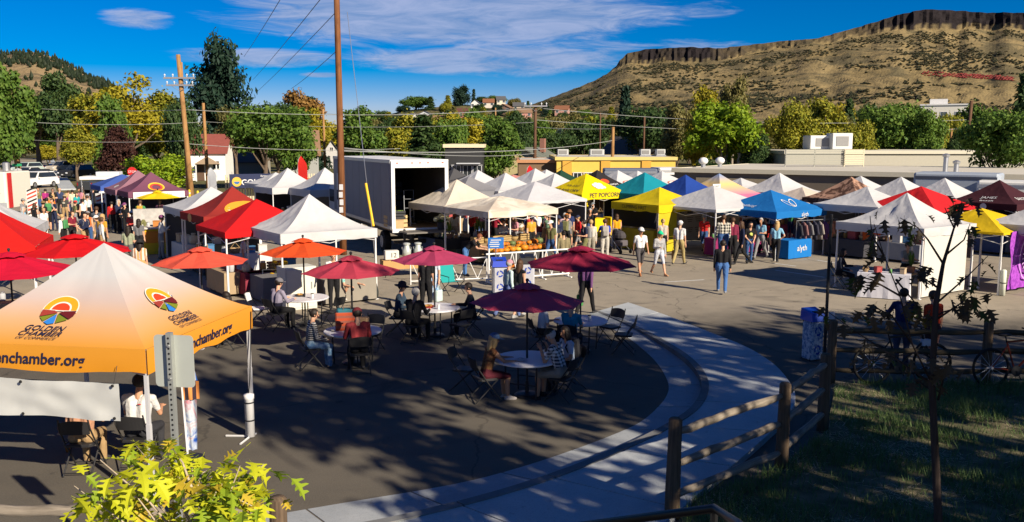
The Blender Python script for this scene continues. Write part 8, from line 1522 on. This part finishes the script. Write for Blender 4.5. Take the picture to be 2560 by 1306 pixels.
for k, P in enumerate(tips):
    n_ = [8, 12, 6, 12, 4, 8, 16, 11, 3, 10, 13, 12, 8, 12, 12, 12][k]
    for _ in range(n_): s = random.uniform(.4, 1.0) * (len(P) - 1); i = min(int(s), len(P) - 2); spots.append(P[i].lerp(P[i + 1], s - i) + Vector((random.gauss(0, .05), random.gauss(0, .08), random.gauss(0, .04))))
MS = leaf_set(MAP, .5, .6, 3); hang_leaves(t, spots, MS, .14, .9, (.72, .2, .08))
# sign seen from behind, on a perforated post
p = A(440, 1150, 8.2); t = thing('road_sign', 'road sign seen from its pale grey back on perforated post', 'sign', (p.x, 8.2, 0), R(-8)); zt = A(420, 832, 8.2).z; zc = A(428, 905, 8.2).z; dx = -.03; GALV = M((.34, .36, .35), .45, .12, 5, .5); m = MB(); m.box((0, .0, zt / 2), (.052, .052, zt)); pst = m.build('post', GALV, t); 
for k in range(46): m = MB(); z = zt - .05 - k * .05; m.lathe([(.011, 0), (.011, .003)], 6, MX((0, -.0265, z), R(90))); m.build('hole', BLACK, pst) if k == 0 else None; 
h0 = [o for o in pst.children][0]
for k in range(1, 46): o = mesh_obj('hole', h0.data, pst); o.location = (0, 0, -.05 * k)
m = MB(); w, hh, r = .2, .255, .04; pl = []
for cx, cz, a0 in ((w - r, hh - r, 0), (-w + r, hh - r, 90), (-w + r, -hh + r, 180), (w - r, -hh + r, 270)):
    for k in range(5): a = R(a0 + 22.5 * k); pl.append((cx + r * math.cos(a), cz + r * math.sin(a)))
m.prism(pl, 0, .006, MX((.02, .035, zc), R(90))); m.build('plate', M((.42, .45, .42), .5, .06, 3, .3), t)
for z in (.16, -.16): m = MB(); m.lathe([(.012, 0), (.012, .012)], 6, MX((0, -.027, zc + z), R(90))); m.build('bolt', STEEL, t)
# banner flag furled behind the sign
p = G(470, 1150); t = thing('feather_flag', 'colourful feather flag hanging limp behind the road sign', 'flag', (p.x, p.y, 0), R(15)); FD = p.y; zt = A(424, 728, FD).z; m = MB(); m.tube([(0, 0, 0), (-.05, 0, zt * .6), (-.16, 0, zt)], [.018, .014, .008], 6); m.build('pole', M((.55, .55, .57), .4), t); m = MB(); m.lathe([(.25, 0), (.25, .03), (.03, .05)], 10); m.build('base', DKMET, t)
def furl(z0, z1, w0, w1, mat, nm):
    m = MB(); n_ = 10; vs = []
    for i in range(n_ + 1):
        s = i / n_; z = z0 + (z1 - z0) * s; w = w0 + (w1 - w0) * s; xo = -.16 * (z / zt) ** 1.3
        for k in range(7): u = k / 6; vs.append((xo + .015 + w * u, .05 * math.sin(u * 9 + s * 2) * (.4 + w), z))
    m.add(vs, [(i * 7 + k, i * 7 + k + 1, i * 7 + 8 + k, i * 7 + 7 + k) for i in range(n_) for k in range(6)]); return m.build(nm, mat, t, True)
furl(.15, zt * .36, .13, .2, PATT('tie', (.01, .06, .3), (.4, .45, .5), (.4, .08, .12), 4.0), 'lower_cloth'); furl(zt * .36, zt * .47, .24, .26, PATT('vstripe', (.03, .02, .03), (.5, .2, .06), scale=9.0), 'middle_cloth'); furl(zt * .47, zt * .98, .24, .04, PATT('vstripe', (.04, .12, .4), (.45, .48, .55), scale=12.0), 'upper_cloth')
# tall thin black pole with recycling frame by the fence corner
p = G(2060, 912); t = thing('sign_pole', 'thin black pole rising from the fence corner', 'pole', (p.x, p.y, 0)); zt = A(2085, 536, p.y).z; m = MB(); m.tube([(0, 0, 0), (0, 0, zt)], .035, 8); m.build('shaft', BLACK, t); m = MB(); m.lathe([(.1, 0), (.1, .03)], 10); m.build('base', BLACK, t); m = MB(); m.box((.1, -.04, A(2075, 792, p.y).z), (.13, .01, .22)); m.build('notice', M((.5, .5, .55)), t)
t = recycle_bin((p.x - .12, p.y + .45, 0), .35, (.01, .06, .4), 'recycling bin with printed bag beside the thin black pole'); t.scale = (.78, .78, 1)
for o in t.children:
    if o.name.startswith('bag'): o.data.materials[0] = PATT('blot', (.55, .57, .6), (.16, .22, .36), scale=12.0)
# bicycles
def bicycle(loc, rz, label, frame, name='bicycle', rack=False):
    t = thing(name, label, 'bicycle', loc, rz); FRM = M(frame, .35, .1, 5, .2)
    for x in (-.54, .54):
        m = MB(); n_ = 26; vs = []; r, rt_ = .335, .026
        for i in range(n_):
            a = 2 * math.pi * i / n_
            for k in range(6): b_ = 2 * math.pi * k / 6; q_ = r + rt_ * math.cos(b_); vs.append((x + q_ * math.cos(a), rt_ * math.sin(b_), .36 + q_ * math.sin(a)))
        m.add(vs, [(i * 6 + k, ((i + 1) % n_) * 6 + k, ((i + 1) % n_) * 6 + (k + 1) % 6, i * 6 + (k + 1) % 6) for i in range(n_) for k in range(6)]); w_ = m.build('wheel', TYRE, t, True); m = MB()
        for i in range(14): a = 2 * math.pi * i / 14; m.tube([(x, .02 * (-1) ** i, .36), (x + .31 * math.cos(a), 0, .36 + .31 * math.sin(a))], .003, 3)
        m.build('spokes', STEEL, w_); m = MB(); m.lathe([(.025, -.05), (.025, .05)], 8, MX((x, 0, .36), R(90))); m.build('hub', STEEL, w_)
    m = MB(); bb, seat_, head = (-.08, 0, .3), (-.24, 0, .82), (.36, 0, .86)
    for a_, b_, r in ((bb, seat_, .018), (seat_, head, .018), (bb, (.38, 0, .74), .022), (head, (.4, 0, .68), .022), ((-.54, .04, .36), bb, .012), ((-.54, -.04, .36), bb, .012), ((-.54, .04, .36), (-.22, 0, .76), .01), ((-.54, -.04, .36), (-.22, 0, .76), .01)): m.tube([a_, b_], r, 6)
    m.build('frame', FRM, t); m = MB(); [m.tube([(.4, s * .04, .68), (.54, s * .05, .36)], .014, 6) for s in (-1, 1)]; m.build('fork', FRM, t); m = MB(); m.tube([(.36, 0, .86), (.34, 0, .98)], .014, 6); m.tube([(.26, -.3, 1.03), (.36, -.16, .99), (.36, .16, .99), (.26, .3, 1.03)], .013, 6); m.build('handlebar', BLACK, t); m = MB(); m.ball((-.28, 0, .95), (.14, .07, .03), 10, 6); m.tube([(-.24, 0, .8), (-.27, 0, .94)], .012, 6); m.build('saddle', BLACK, t, True)
    m = MB(); m.lathe([(.02, -.005), (.1, -.005), (.1, .005), (.02, .005)], 16, MX((-.08, -.05, .3), R(90))); m.tube([(-.08, -.07, .3), (-.02, -.09, .15)], .01, 5); m.tube([(-.08, .07, .3), (-.14, .09, .45)], .01, 5); m.build('crank', DKMET, t)
    if rack: m = MB(); m.box((-.58, 0, .78), (.45, .16, .02)); [m.tube([(-.54, s * .07, .36), (-.6, s * .07, .77)], .008, 4) for s in (-1, 1)]; m.build('rack', DKMET, t)
    return t
pb = G(2275, 972); o = bicycle((pb.x, pb.y + .35, 0), R(4), 'black bicycle leaning behind the split rail fence', (.015, .015, .018), rack=True); o.scale = (1.15,) * 3; o.rotation_euler[0] = R(-6)
m = MB(); m.rbox((.42, 0, .72), (.16, .1, .12), .02); m.build('lamp', M((.4, .45, .55), .3), o)
pb = G(2568, 978); o = bicycle((pb.x, pb.y + .3, 0), R(6), 'bicycle with red frame cut off at the right edge', (.2, .03, .015)); o.scale = (1.1,) * 3; o.rotation_euler[0] = R(-5)
dups = {k: v for k, v in SEEN_LABELS.items() if len(v) > 1}
print('DUP', {k: len(v) for k, v in dups.items()})
